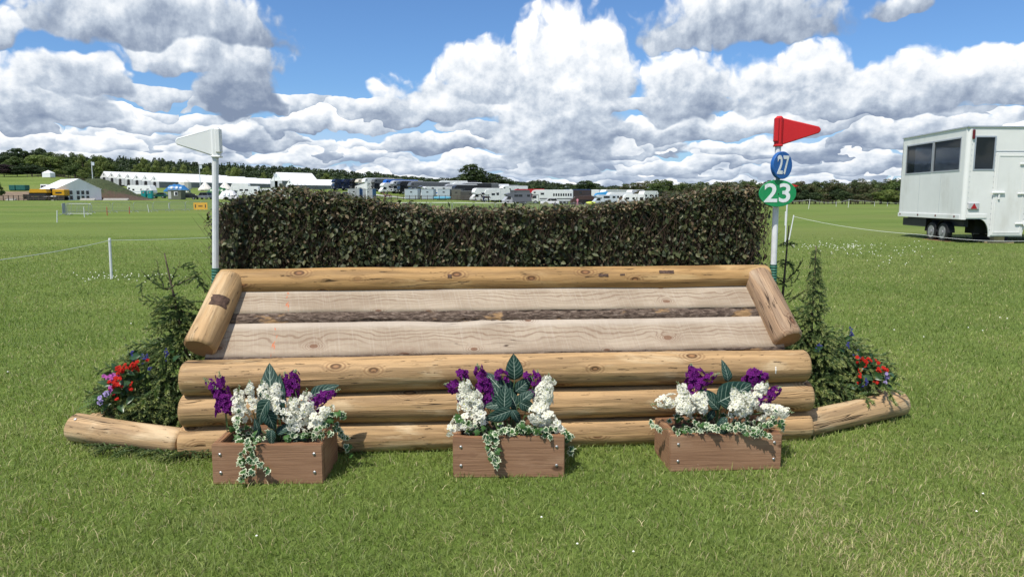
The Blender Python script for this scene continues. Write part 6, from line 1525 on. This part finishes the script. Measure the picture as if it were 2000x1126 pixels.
def car(px, Y, rz, label, col, L=4.5, H=1.7, group='parked cars'):
    t = place('car', label, 'car', px, Y, R(rz), group); h = L / 2
    mb = MB(); prof(mb, [(-h, .4), (h, .4), (h, .75), (h - .15, .92), (h - 1.1, 1.02), (-h + .1, 1.05), (-h, .8)], 1.8, .06); b = mb.build('body', paint(col), t)
    mb = MB(); prof(mb, [(h - 1.15, 1.0), (h - 1.85, H - .04), (-h + .75, H - .04), (-h + .15, 1.0)], 1.62, .06); c = mb.build('glasshouse', M_DARKGLASS, t)
    mb = MB(); mb.box((-.35, 0, H - .02), (L - 2.6, 1.45, .06), None, .02); mb.build('roof', paint(col), t)
    for x in (h - 1.5, -.2, -h + .45):
        for s in (-1, 1): mb = MB(); mb.tube([(x + (.25 if x > 0 else -.05), s * .84, 1.0), (x - (.2 if x > 0 else -.2), s * .74, H - .04)], .04, 4); mb.build('pillar', paint(col), c)
    for s in (-1, 1): mb = MB(); mb.box((h - .02, s * .62, .72), (.08, .36, .16)); mb.build('headlight', cm('lamp_glass', (.7, .7, .68), .2), b)
    wheels(t, (h - .85, -h + .85), .33, 1.62, .2); return t
NAVY = (.012, .02, .055); DARK = (.02, .021, .024); GREY = (.11, .115, .125); SILV = (.42, .43, .45); WH = (.76, .77, .77); CREAM = (.62, .56, .46); BLU = (.015, .12, .48); REDV = (.38, .015, .02); TEAL = (.02, .16, .15)
# left slope, fronts turned to the lower left
lorry(675, 236, 215, 'dark navy lorry at the left end of the row on the slope', NAVY, L=8.5, H=3.6)
lorry(692, 236, 215, 'second dark navy lorry in the row on the slope', NAVY, L=8.5, H=3.6, stripe=SILV)
lorry(708, 236, 215, 'black lorry third in the row on the slope, beside the cream one', DARK, L=8.5, H=3.7)
lorry(722, 234, 215, 'cream lorry with a pale roof on the slope', CREAM, WH, L=9, H=3.7, roof=WH)
lorry(740, 233, 213, 'large white lorry with dark cab window on the slope', WH, L=10.5, H=4.0, stripe=GREY, roof=WH)
lorry(757, 232, 213, 'dark grey lorry with a silver edge right of the large white one', GREY, DARK, L=10, H=3.9, roof=WH)
motorhome(762, 219, 214, 'white motorhome with teal lower sides on the slope', WH, WH, 6.8, 3.1)
lorry(783, 226, 212, 'lorry with a bright blue overcab on the slope', BLU, GREY, L=11, H=3.8, roof=SILV)
lorry(795, 219, 212, 'silver lorry just right of the bright blue one', SILV, L=10, H=3.7, roof=WH)
lorry(812, 214, 211, 'black horse lorry in the middle of the slope', DARK, L=11, H=3.7, roof=GREY)
lorry(838, 205, 208, 'long grey lorry with a white curved front', GREY, SILV, L=12, H=3.8, roof=WH, nwin=3, stripe=SILV)
lorry(852, 197, 206, 'dark lorry behind the grey cabins with black windows', GREY, DARK, L=10, H=3.1)
lorry(858, 192, 203, 'white lorry with a blue windscreen strip behind the grey cabins', WH, L=9.5, H=3.0, stripe=BLU)
for i, (px, Y, c, rf, lb) in enumerate([(885, 226, WH, WH, 'white rounded lorry roof in the middle of the rows'), (905, 228, DARK, GREY, 'dark lorry roof behind the white rounded one'), (912, 216, WH, WH, 'white lorry in front of the big oak'), (930, 214, DARK, DARK, 'dark lorry directly below the big oak'), (900, 200, SILV, WH, 'silver lorry behind the dark cabin'), (916, 192, DARK, DARK, 'black lorry just behind the dark cabin'), (945, 222, GREY, WH, 'grey lorry with a white roof right of the oak'), (966, 226, WH, WH, 'white lorry roof right of the oak in the back row'), (985, 228, GREY, SILV, 'grey lorry roof in the back row'), (1003, 226, WH, WH, 'white lorry roof in the back row left of the red lorry')]):
    lorry(px, Y, 200 + (i * 7) % 13 - 4, lb, c, L=9, H=3.5, roof=rf)
motorhome(947, 176, 203, 'white motorhome with a blue windscreen right of the dark cabin', WH, WH, 7.5, 3.3)
motorhome(966, 177, 205, 'white motorhome with a red patch on its overcab', WH, WH, 7.5, 3.2)
lorry(997, 180, 196, 'dark grey lorry behind the silver van', GREY, DARK, L=9.5, H=3.2)
motorhome(1009, 164, 195, 'silver and dark grey camper van in front of the dark grey lorry', (.13, .14, .16), SILV, 6.6, 2.6)
lorry(1032, 185, 187, 'bright red lorry beside the long white one', REDV, L=8, H=3.6)
def big_lorry():
    t = lorry(1078, 184, 183, 'long white horse lorry broadside with a row of small dark windows', (.66, .68, .67), L=10.6, H=3.55, stripe=GREY, nwin=0, roof=WH); b = [c for c in t.children if c.name.startswith('body')][0]
    for k in range(8):
        for s in (-1, 1): mb = MB(); mb.box((-4.7 + k * .62, s * 1.257, 2.35), (.4, .03, .66), None, .01); mb.build('horse_window', M_DARKGLASS, b)
    mb = MB(); mb.box((2.6, 1.257, 2.6), (.9, .03, .5)); mb.build('window', M_DARKGLASS, b)
    mb = MB(); mb.box((-.9, 1.257, .85), (8, .03, .35)); mb.build('stripe', paint(SILV), b)
    mb = MB(); mb.tube([(-4.9, 0, 3.55), (-4.9, 0, 3.7)], .3, 10); mb.build('roof_dome', paint(WH), b)
big_lorry()
car(1073.5, 166, 186, 'small white car in front of the long white lorry', WH, 4.2, 1.65)
lorry(1125, 196, 190, 'dark lorry with a blue roof right of the long white lorry', (.05, .035, .03), L=8, H=3.2, roof=BLU)
for i, (px, Y, lb) in enumerate([(1150, 205, 'white caravan roof left of the blue awning in the right back rows'), (1168, 212, 'white caravan roof behind the yellow kayak'), (1188, 210, 'white caravan above the blue awning'), (1210, 214, 'white caravan in the right back row below the olive trees'), (1240, 205, 'white caravan furthest right in the back row'), (1265, 196, 'white caravan roof just above the right part of the hedge'), (1285, 205, 'last white caravan roof above the hedge towards the right wood'), (1060, 220, 'caravan roof behind the left end of the long white lorry'), (1090, 224, 'caravan roof behind the middle of the long white lorry'), (1108, 218, 'caravan roof behind the right end of the long white lorry')]):
    caravan(px, Y, 185 + (i * 37) % 40, lb, L=5.8, H=2.9)
motorhome(1180, 172, 188, 'pale blue grey motorhome low behind the hedge on the right', (.5, .55, .6), None, 5.8, 2.5); motorhome(1207, 180, 192, 'white motorhome with overcab right of the pale one', WH, None, 7, 3.1); caravan(1236, 174, 180, 'white round ended caravan at the right end of the front row', L=5.6, H=2.7)
# awnings, a covered trailer and a kayak
def awning(px, Y, label, col, w, h, cat='awning', rz=0.):
    t = place('awning', label, cat, px, Y, R(rz), None); mb = MB(); mb.prism([(-w / 2, 0), (w / 2, 0), (w / 2, h * .6), (w * .2, h), (-w * .35, h * .85), (-w / 2, h * .5)], 0, 3, None, .05); mb.build('cover', paint(col), t)
    mb = MB(); mb.box((0, -.01, h * .32), (w * .5, .04, h * .45)); mb.build('opening', cm('dark_opening', (.012, .012, .014), .9), t)
awning(1143, 178, 'dark brown awning between the white lorry and the pale motorhome', (.06, .035, .03), 7, 2.4); awning(1178, 190, 'bright blue awning behind the pale motorhome', (.05, .30, .62), 5, 3.0)
def kayak(px, Y, label, col, L, rz=0., name='kayak'):
    t = place(name, label, name, px, Y, R(rz), None); mb = MB(); pts = [(-L / 2, 0, .75), (-L * .4, 0, .55), (-L * .2, 0, .5), (L * .2, 0, .5), (L * .4, 0, .55), (L / 2, 0, .75)]; mb.tube(pts, [.05, .3, .42, .42, .3, .05], 8); mb.build('hull', paint(col), t, True); mb = MB(); mb.box((0, 0, .1), (L * .5, .5, .25)); mb.build('stand', M_TRD, t)
kayak(1154, 164, 'small bright yellow inflatable in front of the brown awning', (.55, .62, .05), 2.2, name='inflatable'); kayak(863, 171, 'light blue long cover lying in front of the grey cabins', (.12, .42, .60), 4.6, name='blue_cover')
# cabins (temporary stables) in front of the lorries
def cabin(px, Y, w, d, h, label, wall, front, trim, rz=R(-8), group='grey cabins', lamp=False):
    t = place('cabin', label, 'cabin', px, Y, rz, group)
    mb = MB(); mb.box((w / 2, 0, h / 2 + .1), (w, d, h), None, .03); b = mb.build('body', wall, t)
    mb = MB(); mb.box((-.02, 0, h / 2 + .1), (.06, d + .02, h + .02)); mb.build('end_panel', front, t)
    mb = MB(); mb.box((w / 2, 0, h + .13), (w + .1, d + .1, .06)); mb.build('roof', cm('cabin_roof', (.4, .42, .44), .6), t)
    mb = MB(); mb.box((w + .03, 0, h / 2 + .1), (.06, d + .02, h)); mb.build('corner_trim', trim, t)
    mb = MB(); mb.box((w * .5, -d / 2 - .02, h * .75), (.5, .03, .25)); mb.build('sign_plate', M_BLACK, t)
    mb = MB(); mb.box((w / 2, 0, .08), (w * .9, d * .8, .16)); mb.build('skid', M_TRD, t)
CW = cm('cabin_grey', (.30, .315, .33), .6, .06, .6); CB = cm('cabin_blue_grey', (.36, .42, .46), .6, .05, .6); CD = cm('cabin_dark', (.05, .05, .045), .7, .15, .6); CF = cm('cabin_white', (.78, .79, .80), .5); CT = cm('cabin_blue', (.03, .12, .28), .5)
cabin(684, 184, 3.0, 2.6, 2.5, 'grey cabin with a white end nearest the stable tents', CW, CF, CT); cabin(712, 183, 2.6, 2.6, 2.5, 'grey cabin with blue corner, right of the white ended one', CW, CT, CT)
cabin(794, 180, 3.2, 2.6, 2.5, 'blue grey cabin with a white end, left of three alike', CB, CF, CB); cabin(826, 179, 3.0, 2.6, 2.5, 'blue grey cabin with a white end, middle of three alike', CB, CF, CB); cabin(857.5, 178, 3.0, 2.6, 2.5, 'blue grey cabin with a white end, right of three alike', CB, CF, CB)
cabin(884, 178, 2.4, 2.6, 2.45, 'dark olive cabin right of the three blue grey ones', cm('cabin_olive', (.10, .10, .08), .7), CD, CD, group=None); cabin(902, 177, 4.6, 2.4, 2.1, 'long black slatted cabin beside the parked motorhomes', CD, CD, CD, group=None)
# post and rail fence in front of the cabins
def rail_fence(p0, p1, n, label, h=1.15, m=None):
    a = Vector((*gx_(*p0), 0)); b = Vector((*gx_(*p1), 0)); t = empty('rail_fence', (a.x, a.y, tz(a.x, a.y)), 0, label, 'fence'); m = m or cm('dark_fence_wood', (.07, .055, .045), .85, .2, 2); pts = []
    for k in range(n + 1):
        p = a.lerp(b, k / n); p.z = tz(p.x, p.y); q = p - t.location; pts.append(q); mb = MB(); mb.box(q + Vector((0, 0, h / 2)), (.12, .12, h)); mb.build('post', m, t)
    for z in (.35, .72, 1.08):
        for k in range(n): mb = MB(); mb.tube([pts[k] + Vector((0, -.04, z)), pts[k + 1] + Vector((0, -.04, z))], .05, 4); mb.build('rail', m, t)
rail_fence((640, 168), (940, 166), 26, 'dark post and rail fence in front of the grey cabins')
rail_fence((-30, 152), (128, 154), 16, 'dark post and rail fence along the far left field edge')
rail_fence((60, 262), (185, 266), 12, 'distant wooden fence at the foot of the far left wood')
rail_fence((1230, 196), (1800, 196), 34, 'dark low rail fence at the foot of the right wood')
# crowd barriers
def barrier_src():
    t = empty('crowd_barrier', (0, 0, 0), 0); L, H = 2.3, 1.08; r = .021; mb = MB()
    pts = [(-L / 2, 0, .18)] + [(-L / 2, 0, H - .2), (-L / 2 + .06, 0, H - .06), (-L / 2 + .2, 0, H)] + [(L / 2 - .2, 0, H), (L / 2 - .06, 0, H - .06), (L / 2, 0, H - .2), (L / 2, 0, .18), (-L / 2, 0, .18)]
    mb.tube(pts, r, 6); mb.build('frame', M_GALV, t)
    mb = MB()
    for k in range(15): x = -L / 2 + L * (k + 1) / 16; mb.tube([(x, 0, .18), (x, 0, H)], .011, 4, False)
    b = mb.build('bars', M_GALV, t); b['kind'] = 'stuff'
    for s in (-1, 1): mb = MB(); mb.tube([(s * L * .36, -.32, .02), (s * L * .36, 0, .17), (s * L * .36, .32, .02)], .022, 5); mb.build('foot', M_GALV, t)
    return t
bsrc = barrier_src(); first = True
def barrier(x, y, rz, label, group):
    global first
    o = bsrc if first else copy_tree(bsrc); first = False; o.location = (x, y, tz(x, y)); o.rotation_euler = (0, 0, rz); tag(o, label, 'crowd barrier', group); return o
def barrier_line(pts, label, group):
    for (p0, p1) in zip(pts, pts[1:]):
        a = Vector((*gx_(*p0), 0)); b = Vector((*gx_(*p1), 0)); d = b - a; n = max(1, round(d.length / 2.36)); rz = math.atan2(d.y, d.x)
        for k in range(n): p = a.lerp(b, (k + .5) / n); barrier(p.x, p.y, rz, label, group)
barrier_line([(123, 66), (190, 66)], 'steel crowd barrier at the left end of the barrier line', 'barriers at the left end'); barrier_line([(123, 66), (129, 70), (300, 79), (420, 88)], 'steel crowd barrier in the long line across the left field', 'barriers across the left field')
barrier_line([(430, 70), (760, 74), (1010, 72), (1180, 76)], 'steel crowd barrier showing just above the hedge', 'barriers beyond the hedge')
M_YEL = mat('yellow_banner', (.60, .34, .05), .6, .06, 2)
def banner(px, Y, w, h, z, label, rz):
    p = at(px, 400, Y); t = empty('banner', (p.x, Y, tz(p.x, Y) + z), rz, label, 'banner'); mb = MB(); mb.box((0, 0, 0), (w, .03, h)); b = mb.build('sheet', M_YEL, t)
    for x, ww, hh in ((-.36, .07, .45), (-.12, .05, .18), (-.04, .06, .2), (.04, .06, .2), (.12, .05, .18), (.36, .07, .45)):
        mb = MB(); mb.box((x * w, -.02, 0), (ww * w, .012, hh * h)); mb.build('lettering', cm('dark_print', (.05, .05, .04), .7), b)
banner(391.5, 84, 1.75, .82, .55, 'yellow banner hung on the barriers just left of the white flag pole', R(-8)); banner(772.5, 71.5, .85, .80, .72, 'small yellow orange banner on the barriers above the hedge', R(-14))
# left: toilets, caravans, tents, huts, machines
def toilet(px, Y, label):
    t = place('portable_toilet', label, 'toilet', px, Y, R(4), 'portable toilets'); tm = cm('turquoise_plastic', (.01, .30, .29), .45, .06, 1); mb = MB(); mb.box((0, 0, 1.07), (1.1, 1.1, 2.1), None, .05); mb.build('body', tm, t)
    mb = MB(); mb.prism([(-.57, 2.1), (.57, 2.1), (.5, 2.28), (.28, 2.38), (-.28, 2.38), (-.5, 2.28)], -.57, .57, None, .05); mb.build('roof', cm('translucent_white', (.75, .77, .76), .5), t)
    mb = MB(); mb.box((0, -.56, 1.05), (.8, .04, 1.85), None, .01); d = mb.build('door', cm('turquoise_door', (.012, .25, .25), .45), t); mb = MB(); mb.box((.05, -.585, 1.62), (.34, .02, .24)); mb.build('door_sign', cm('red_white_sign', (.62, .20, .17), .6), d); mb = MB(); mb.box((-.33, -.59, 1.1), (.06, .03, .14)); mb.build('handle', M_BLACK, d)
    mb = MB(); mb.box((0, 0, .04), (1.2, 1.2, .1)); mb.build('base', M_TRD, t)
toilet(282.3, 186, 'turquoise portable toilet, left of the two by the earth bank'); toilet(294.6, 186, 'turquoise portable toilet, right of the two by the earth bank')
caravan(283, 206, -20, 'white caravan parked in front of the nearest stable tent', L=7.6, H=2.9); caravan(270, 214, -20, 'white caravan behind the first, half hidden by it', L=6.0, H=2.6)
motorhome(480, 196, 186, 'white motorhome with rear windows behind the left end of the hedge', L=7.4, H=3.0); caravan(470, 212, 184, 'white caravan behind the motorhome at the left end of the hedge', L=5.5, H=3.2)
def dome_tent(px, Y, w, d, h, col, label, rz=0., cat='tent', hoops=4):
    t = place('dome_tent', label, cat, px, Y, rz, None); mb = MB(); vs = []; n = 10; m = 12
    for i in range(n + 1):
        x = -w / 2 + w * i / n; hh = h * (1 - abs(2 * i / n - 1) ** 3 * .75) * (1 + .06 * math.cos(i * math.pi)); 
        for j in range(m + 1): a = math.pi * j / m; vs.append((x, -math.cos(a) * d / 2 * (.75 + .25 * hh / h), math.sin(a) * hh))
    mb.add(vs, [(i * (m + 1) + j, i * (m + 1) + j + 1, (i + 1) * (m + 1) + j + 1, (i + 1) * (m + 1) + j) for i in range(n) for j in range(m)] + [tuple(range(m + 1)), tuple(n * (m + 1) + j for j in range(m + 1))]); mb.build('fly_sheet', paint(col), t)
    for k in range(2): mb = MB(); mb.box((-w * .12 + k * w * .22, -d * .46, h * .55), (w * .1, .05, h * .35), Matrix.Rotation(-.4, 3, 'X')); mb.build('window', cm('clear_plastic', (.6, .65, .68), .2), t)
    return t
dome_tent(347, 228, 7.2, 4.0, 2.3, (.025, .15, .36), 'large blue tunnel tent on the grass in front of the stable tents'); dome_tent(366, 216, 2.4, 1.8, 1.1, (.07, .09, .04), 'small olive tent with an orange spot right of the blue one'); dome_tent(427, 215, 6.4, 3.4, 2.0, (.02, .10, .03), 'large green tent beside the white flag pole')
def bell_tent(px, Y, label, r=2.0, h=2.3, wall=.5):
    t = place('bell_tent', label, 'tent', px, Y, 0, None); mb = MB(); n = 10; vs = [(r * math.cos(2 * math.pi * k / n), r * math.sin(2 * math.pi * k / n), 0) for k in range(n)] + [(r * math.cos(2 * math.pi * k / n), r * math.sin(2 * math.pi * k / n), wall) for k in range(n)] + [(0, 0, h)]
    mb.add(vs, [(k, (k + 1) % n, n + (k + 1) % n, n + k) for k in range(n)] + [(n + k, n + (k + 1) % n, 2 * n) for k in range(n)]); mb.build('canvas', CLOTH, t); mb = MB(); mb.add([(-.5, -r * .99, 0), (.5, -r * .99, 0), (0, -r * .52, h * .58), (-.5, -r * .9, 0), (.5, -r * .9, 0), (0, -r * .45, h * .55)], [(0, 1, 2), (3, 5, 4), (0, 3, 4, 1), (1, 4, 5, 2), (2, 5, 3, 0)]); mb.build('doorway', cm('dark_opening', (.012, .012, .014), .9), t)
bell_tent(402, 235, 'cream bell tent left of the white flag pole', 2.2, 3.0); bell_tent(441, 235, 'cream bell tent right of the white flag pole', 2.3, 3.0); bell_tent(363, 245, 'cream square topped tent against the nearest stable tent', 2.0, 4.0, 2.4)
def hut():
    t = place('site_hut', 'olive grey site hut with one window behind the barriers', 'hut', 333, 178, R(-4), None); m = cm('hut_olive', (.11, .12, .085), .7, .1, 1); mb = MB(); mb.box((1.7, 0, 1.15), (3.3, 2.2, 2.2)); mb.build('wall', m, t); mb = MB(); mb.box((1.7, 0, 2.33), (3.6, 2.5, .14)); mb.build('roof', cm('hut_roof', (.25, .27, .22), .7), t)
    mb = MB(); mb.box((.5, -1.11, 1.2), (.75, .05, 1.9)); mb.build('door', cm('hut_door', (.42, .44, .42), .6), t); mb = MB(); mb.box((2.1, -1.11, 1.5), (.95, .05, .95)); w = mb.build('window', cm('white_frame', (.75, .76, .77), .5), t); mb = MB(); mb.box((2.2, -1.14, 1.5), (.65, .03, .75)); mb.build('pane', M_DARKGLASS, w)
hut()
car(367, 180, 200, 'black car parked right of the site hut', DARK, 4.4, 1.5); car(399, 182, 160, 'silver grey car beside the white flag pole', (.16, .18, .21), 4.6, 1.75); car(312, 190, 190, 'dark green vehicle right of the portable toilets', (.02, .08, .06), 3.8, 1.5)
dome_tent(447, 184, 4.8, 3.0, 2.3, (.70, .68, .70), 'pale awning tent with hoops right of the white flag pole')
caravan(525, 196, 190, 'white caravan behind the left part of the hedge', L=5, H=2.4); caravan(556, 190, 186, 'second white caravan behind the left part of the hedge', L=5, H=2.4); car(620, 188, 190, 'white car half hidden behind the hedge below the lower tent', WH); car(650, 190, 170, 'dark car by the right end of the lower tent', DARK); car(676, 190, 180, 'silver car left of the first grey cabin', SILV)
def machine(px, Y, kind, label):
    t = place('excavator' if kind else 'dozer', label, 'excavator' if kind else 'bulldozer', px, Y, R(6), None); y = cm('machine_yellow', (.55, .29, .01), .5, .08, 1)
    for s in (-1, 1):
        mb = MB(); mb.prism([(-1.9, .1), (1.9, .1), (2.1, .5), (1.8, .85), (-1.8, .85), (-2.1, .5)], s * 1.0 - .25, s * 1.0 + .25, None, .05); mb.build('track', M_TRD, t)
    if kind:
        mb = MB(); mb.box((1.0, 0, 1.75), (2.6, 2.2, 1.35), None, .1); mb.build('engine_cover', y, t); mb = MB(); mb.prism([(-.9, 1.1), (-.2, 1.1), (-.2, 2.7), (-.7, 2.7), (-1.1, 1.9)], -1.0, .1); mb.build('cab', M_DARKGLASS, t); mb = MB(); mb.box((1.0, -1.11, 1.7), (1.3, .03, .3)); mb.build('side_panel', M_BLACK, t)
        mb = MB(); mb.tube([(-.9, .5, 1.3), (-2.6, .5, 2.4), (-3.6, .5, 1.2)], [.25, .22, .18], 6); mb.build('boom', y, t); mb = MB(); mb.prism([(-4.1, .3), (-3.3, .3), (-3.4, 1.2), (-3.8, 1.2)], .1, 1.0); mb.build('bucket', M_TRD, t)
    else:
        mb = MB(); mb.box((.2, 0, 1.35), (3.6, 2.0, .9), None, .1); mb.build('body', M_TRD, t); mb = MB(); mb.prism([(-1.5, 1.7), (2.3, 1.7), (2.0, 2.5), (-1.3, 2.5)], -1.1, 1.1, None, .08); mb.build('dump_bed', y, t); mb = MB(); mb.box((-2.5, 0, .8), (.2, 2.8, 1.1)); mb.build('blade', M_TRD, t)
machine(77, 158, 0, 'yellow topped tracked dumper at the far left field edge'); machine(111, 160, 1, 'yellow excavator in front of the small marquee')
def box_trailer():
    t = place('box_trailer', 'tall white box trailer with black windows behind the marquee', 'trailer', 76, 196, R(-10), None); mb = MB(); mb.box((1.9, 3.0, 2.0), (2.3, 6, 2.9), None, .05); b = mb.build('body', paint(WH), t)
    for x in (1.35, 2.2): mb = MB(); mb.box((x, -.01, 2.75), (.75, .05, .8)); mb.build('window', M_DARKGLASS, b)
    mb = MB(); mb.box((3.06, 1.5, 2.75), (.05, 1.4, .8)); mb.build('window', M_DARKGLASS, b); wheels(t, (1.9,), .4, 1.6, .25); mb = MB(); mb.box((1.9, 3, .5), (1.4, 5, .25)); mb.build('chassis', M_TRD, t)
box_trailer()
for px, w, lb in ((24, 1.9, 'small green tank unit left of the longer one on the bare earth'), (37, 3.0, 'long dark green container on the far bare earth')):
    t = place('container', lb, 'container', px, 217, R(-4), None); mb = MB(); mb.box((w / 2, 0, .9), (w, 2, 1.5), None, .05); mb.build('body', cm('container_green', (.015, .10, .085), .6, .1, 1), t)
    for k in range(3): mb = MB(); mb.box((w * (k + .5) / 3, -1.01, 1.0), (.08, .05, 1.2)); mb.build('rib', cm('container_green2', (.03, .15, .13), .6), t)
    mb = MB(); mb.box((w / 2, 0, .1), (w * .9, 1.6, .2)); mb.build('skid', M_TRD, t)
# floodlight masts
for px, top, Y, lb in ((178.5, 315, 262, 'slim light mast at the left end of the stable tents'), (389, 321, 260, 'slim light mast behind the stable tents beside the white flag'), (535, 338, 250, 'thin mast between the long tents and the steep white tent')):
    p = at(px, top, Y); z = tz(p.x, Y); t = empty('light_mast', (p.x, Y, z), 0, lb, 'mast'); h = p.z - z; mb = MB(); mb.tube([(0, 0, 0), (0, 0, h)], [.16, .12], 6); mb.build('pole', paint((.6, .62, .65)), t); mb = MB(); mb.box((.55, 0, h - .9), (.8, .2, 1.2)); mb.build('lamp_head', paint((.55, .6, .66)), t)
# small things lying about on the left
t = place('pop_up_gazebo', 'tiny white tent far off at the foot of the left wood', 'tent', 99, 262, 0, None); mb = MB(); mb.add([(-1.5, -1.5, 1.6), (1.5, -1.5, 1.6), (1.5, 1.5, 1.6), (-1.5, 1.5, 1.6), (0, 0, 2.6)], [(0, 1, 4), (1, 2, 4), (2, 3, 4), (3, 0, 4)]); mb.build('canopy', WHT, t); mb = MB(); mb.box((0, 0, .8), (2.9, 2.9, 1.6)); mb.build('walls', WHT, t)
for px, Y, w, lb in ((170, 156, 3.2, 'pale timber stack lying before the marquee'), (225, 158, 5.5, 'long row of white boards on the ground before the earth bank'), (240, 166, 1.0, 'low brown timber trestle in front of the earth bank'), (20, 156, 2.0, 'yellow and grey machine part by the left field fence')):
    t = place('timber_stack', lb, 'timber', px, Y, 0, None)
    for k in range(4): mb = MB(); mb.box((0, .25 * k, .12 + .16 * (k % 3)), (w, .22, .14)); mb.build('board', cm('pale_board', (.5, .48, .44), .8, .1) if px != 240 else cm('brown_board', (.16, .09, .05), .8), t)

# ================================================================== horses and people (far off)
def skin_body(name, joints, bones, m, parent, sub=1):
    me = bpy.data.meshes.new(name); me.from_pydata([j[0] for j in joints], bones, []); o = put(name, me, parent); md = o.modifiers.new('skin', 'SKIN'); md.use_smooth_shade = True
    for v, j in zip(me.skin_vertices[0].data, joints): v.radius = (j[1], j[1])
    me.skin_vertices[0].data[0].use_root = True; sb = o.modifiers.new('sub', 'SUBSURF'); sb.levels = sb.render_levels = sub; me.materials.append(m); return o
def horse(px, Y, rz, label, col, group=None):
    t = place('horse', label, 'horse', px, Y, R(rz), group); J = [((0, 0, 1.15), .26), ((.55, 0, 1.15), .27), ((-.6, 0, 1.18), .27), ((.95, 0, 1.45), .17), ((1.2, 0, 1.8), .11), ((1.55, 0, 1.62), .09), ((1.72, 0, 1.45), .06), ((-.88, 0, 1.2), .10), ((-1.05, 0, .8), .05)]
    B = [(0, 1), (0, 2), (1, 3), (3, 4), (4, 5), (5, 6), (2, 7), (7, 8)]
    for i, (x, s, sw) in enumerate(((.6, .16, .18), (.6, -.16, -.15), (-.62, .16, -.2), (-.62, -.16, .15))):
        k = len(J); hind = x < 0
        J += [((x, s, .95), .13), ((x + (.08 if hind else 0) + sw * .5, s, .58), .075), ((x + (-.08 if hind else 0) + sw, s, .3), .045), ((x + sw, s, .04), .055)]; B += [(1 if x > 0 else 2, k), (k, k + 1), (k + 1, k + 2), (k + 2, k + 3)]
    o = skin_body('horse_body', J, B, mat('horse_coat', col, .5, .15, 3), t)
    mb = MB(); 
    for s in (-.06, .06): mb.tube([(1.16, s, 1.86), (1.18, s, 2.0)], [.035, .005], 5)
    mb.build('ears', mat('horse_ear', col, .6), t)['kind'] = 'stuff'; return t
def person(px, Y, rz, label, top, legs, group=None, z=0., sit=False):
    t = place('person', label, 'person', px, Y, R(rz), group); t.location.z += z
    if sit: J = [((0, 0, .0), .15), ((0, 0, .28), .15), ((0, 0, .5), .15), ((0, 0, .62), .06), ((.18, .22, -.1), .09), ((.05, .28, -.5), .06), ((.18, -.22, -.1), .09), ((.05, -.28, -.5), .06), ((0, .2, .46), .06), ((.12, .24, .2), .045), ((.35, .1, .12), .04), ((0, -.2, .46), .06), ((.12, -.24, .2), .045), ((.35, -.1, .12), .04), ((.12, .28, -.56), .05), ((.12, -.28, -.56), .05)]; hz = .76
    else: J = [((0, 0, .95), .14), ((0, 0, 1.2), .14), ((0, 0, 1.42), .15), ((0, 0, 1.52), .06), ((.08, .1, .5), .075), ((-.02, .1, .08), .05), ((-.06, -.1, .5), .075), ((-.16, -.1, .08), .05), ((0, .2, 1.38), .06), ((.02, .25, 1.12), .045), ((.14, .24, .9), .04), ((0, -.2, 1.38), .06), ((.02, -.25, 1.12), .045), ((.14, -.24, .9), .04), ((.1, .1, .05), .045), ((-.04, -.1, .05), .045)]; hz = 1.66
    B = [(0, 1), (1, 2), (2, 3), (0, 4), (4, 5), (5, 14), (0, 6), (6, 7), (7, 15), (2, 8), (8, 9), (9, 10), (2, 11), (11, 12), (12, 13)]
    skin_body('body', J, B, mat('clothes', top, .8, .1, 6), t); mb = MB(); mb.tube([(0, 0, hz - .13), (.01, 0, hz - .08), (.01, 0, hz), (0, 0, hz + .08), (0, 0, hz + .12)], [.05, .085, .095, .08, .03], 8); hd = mb.build('head', mat('skin', (.45, .27, .2), .6), t, True)
    mb = MB(); mb.tube([(-.01, 0, hz), (-.01, 0, hz + .07), (0, 0, hz + .14)], [.11, .105, .03], 8); mb.build('hat', mat('riding_hat', (.02, .02, .03), .5), t, True); return t
horse(757, 176, 172, 'bay horse walking left on the grass below the path', (.10, .04, .02)); person(757, 176, 172, 'rider in dark clothes on the bay horse', (.03, .03, .04), None, z=1.45, sit=True)
horse(949, 158, 186, 'dark horse being led in front of the motorhomes', (.03, .02, .018)); person(945, 156.5, 190, 'person in dark blue top leading the dark horse', (.02, .03, .09), None); person(954, 156, 200, 'person in black walking behind the dark horse', (.015, .015, .02), None)
person(1128, 160, 90, 'person in a pink top beside the brown awning', (.5, .2, .25), None); person(1209, 168, 90, 'person in pale clothes by the white motorhome on the right', (.5, .48, .45), None)
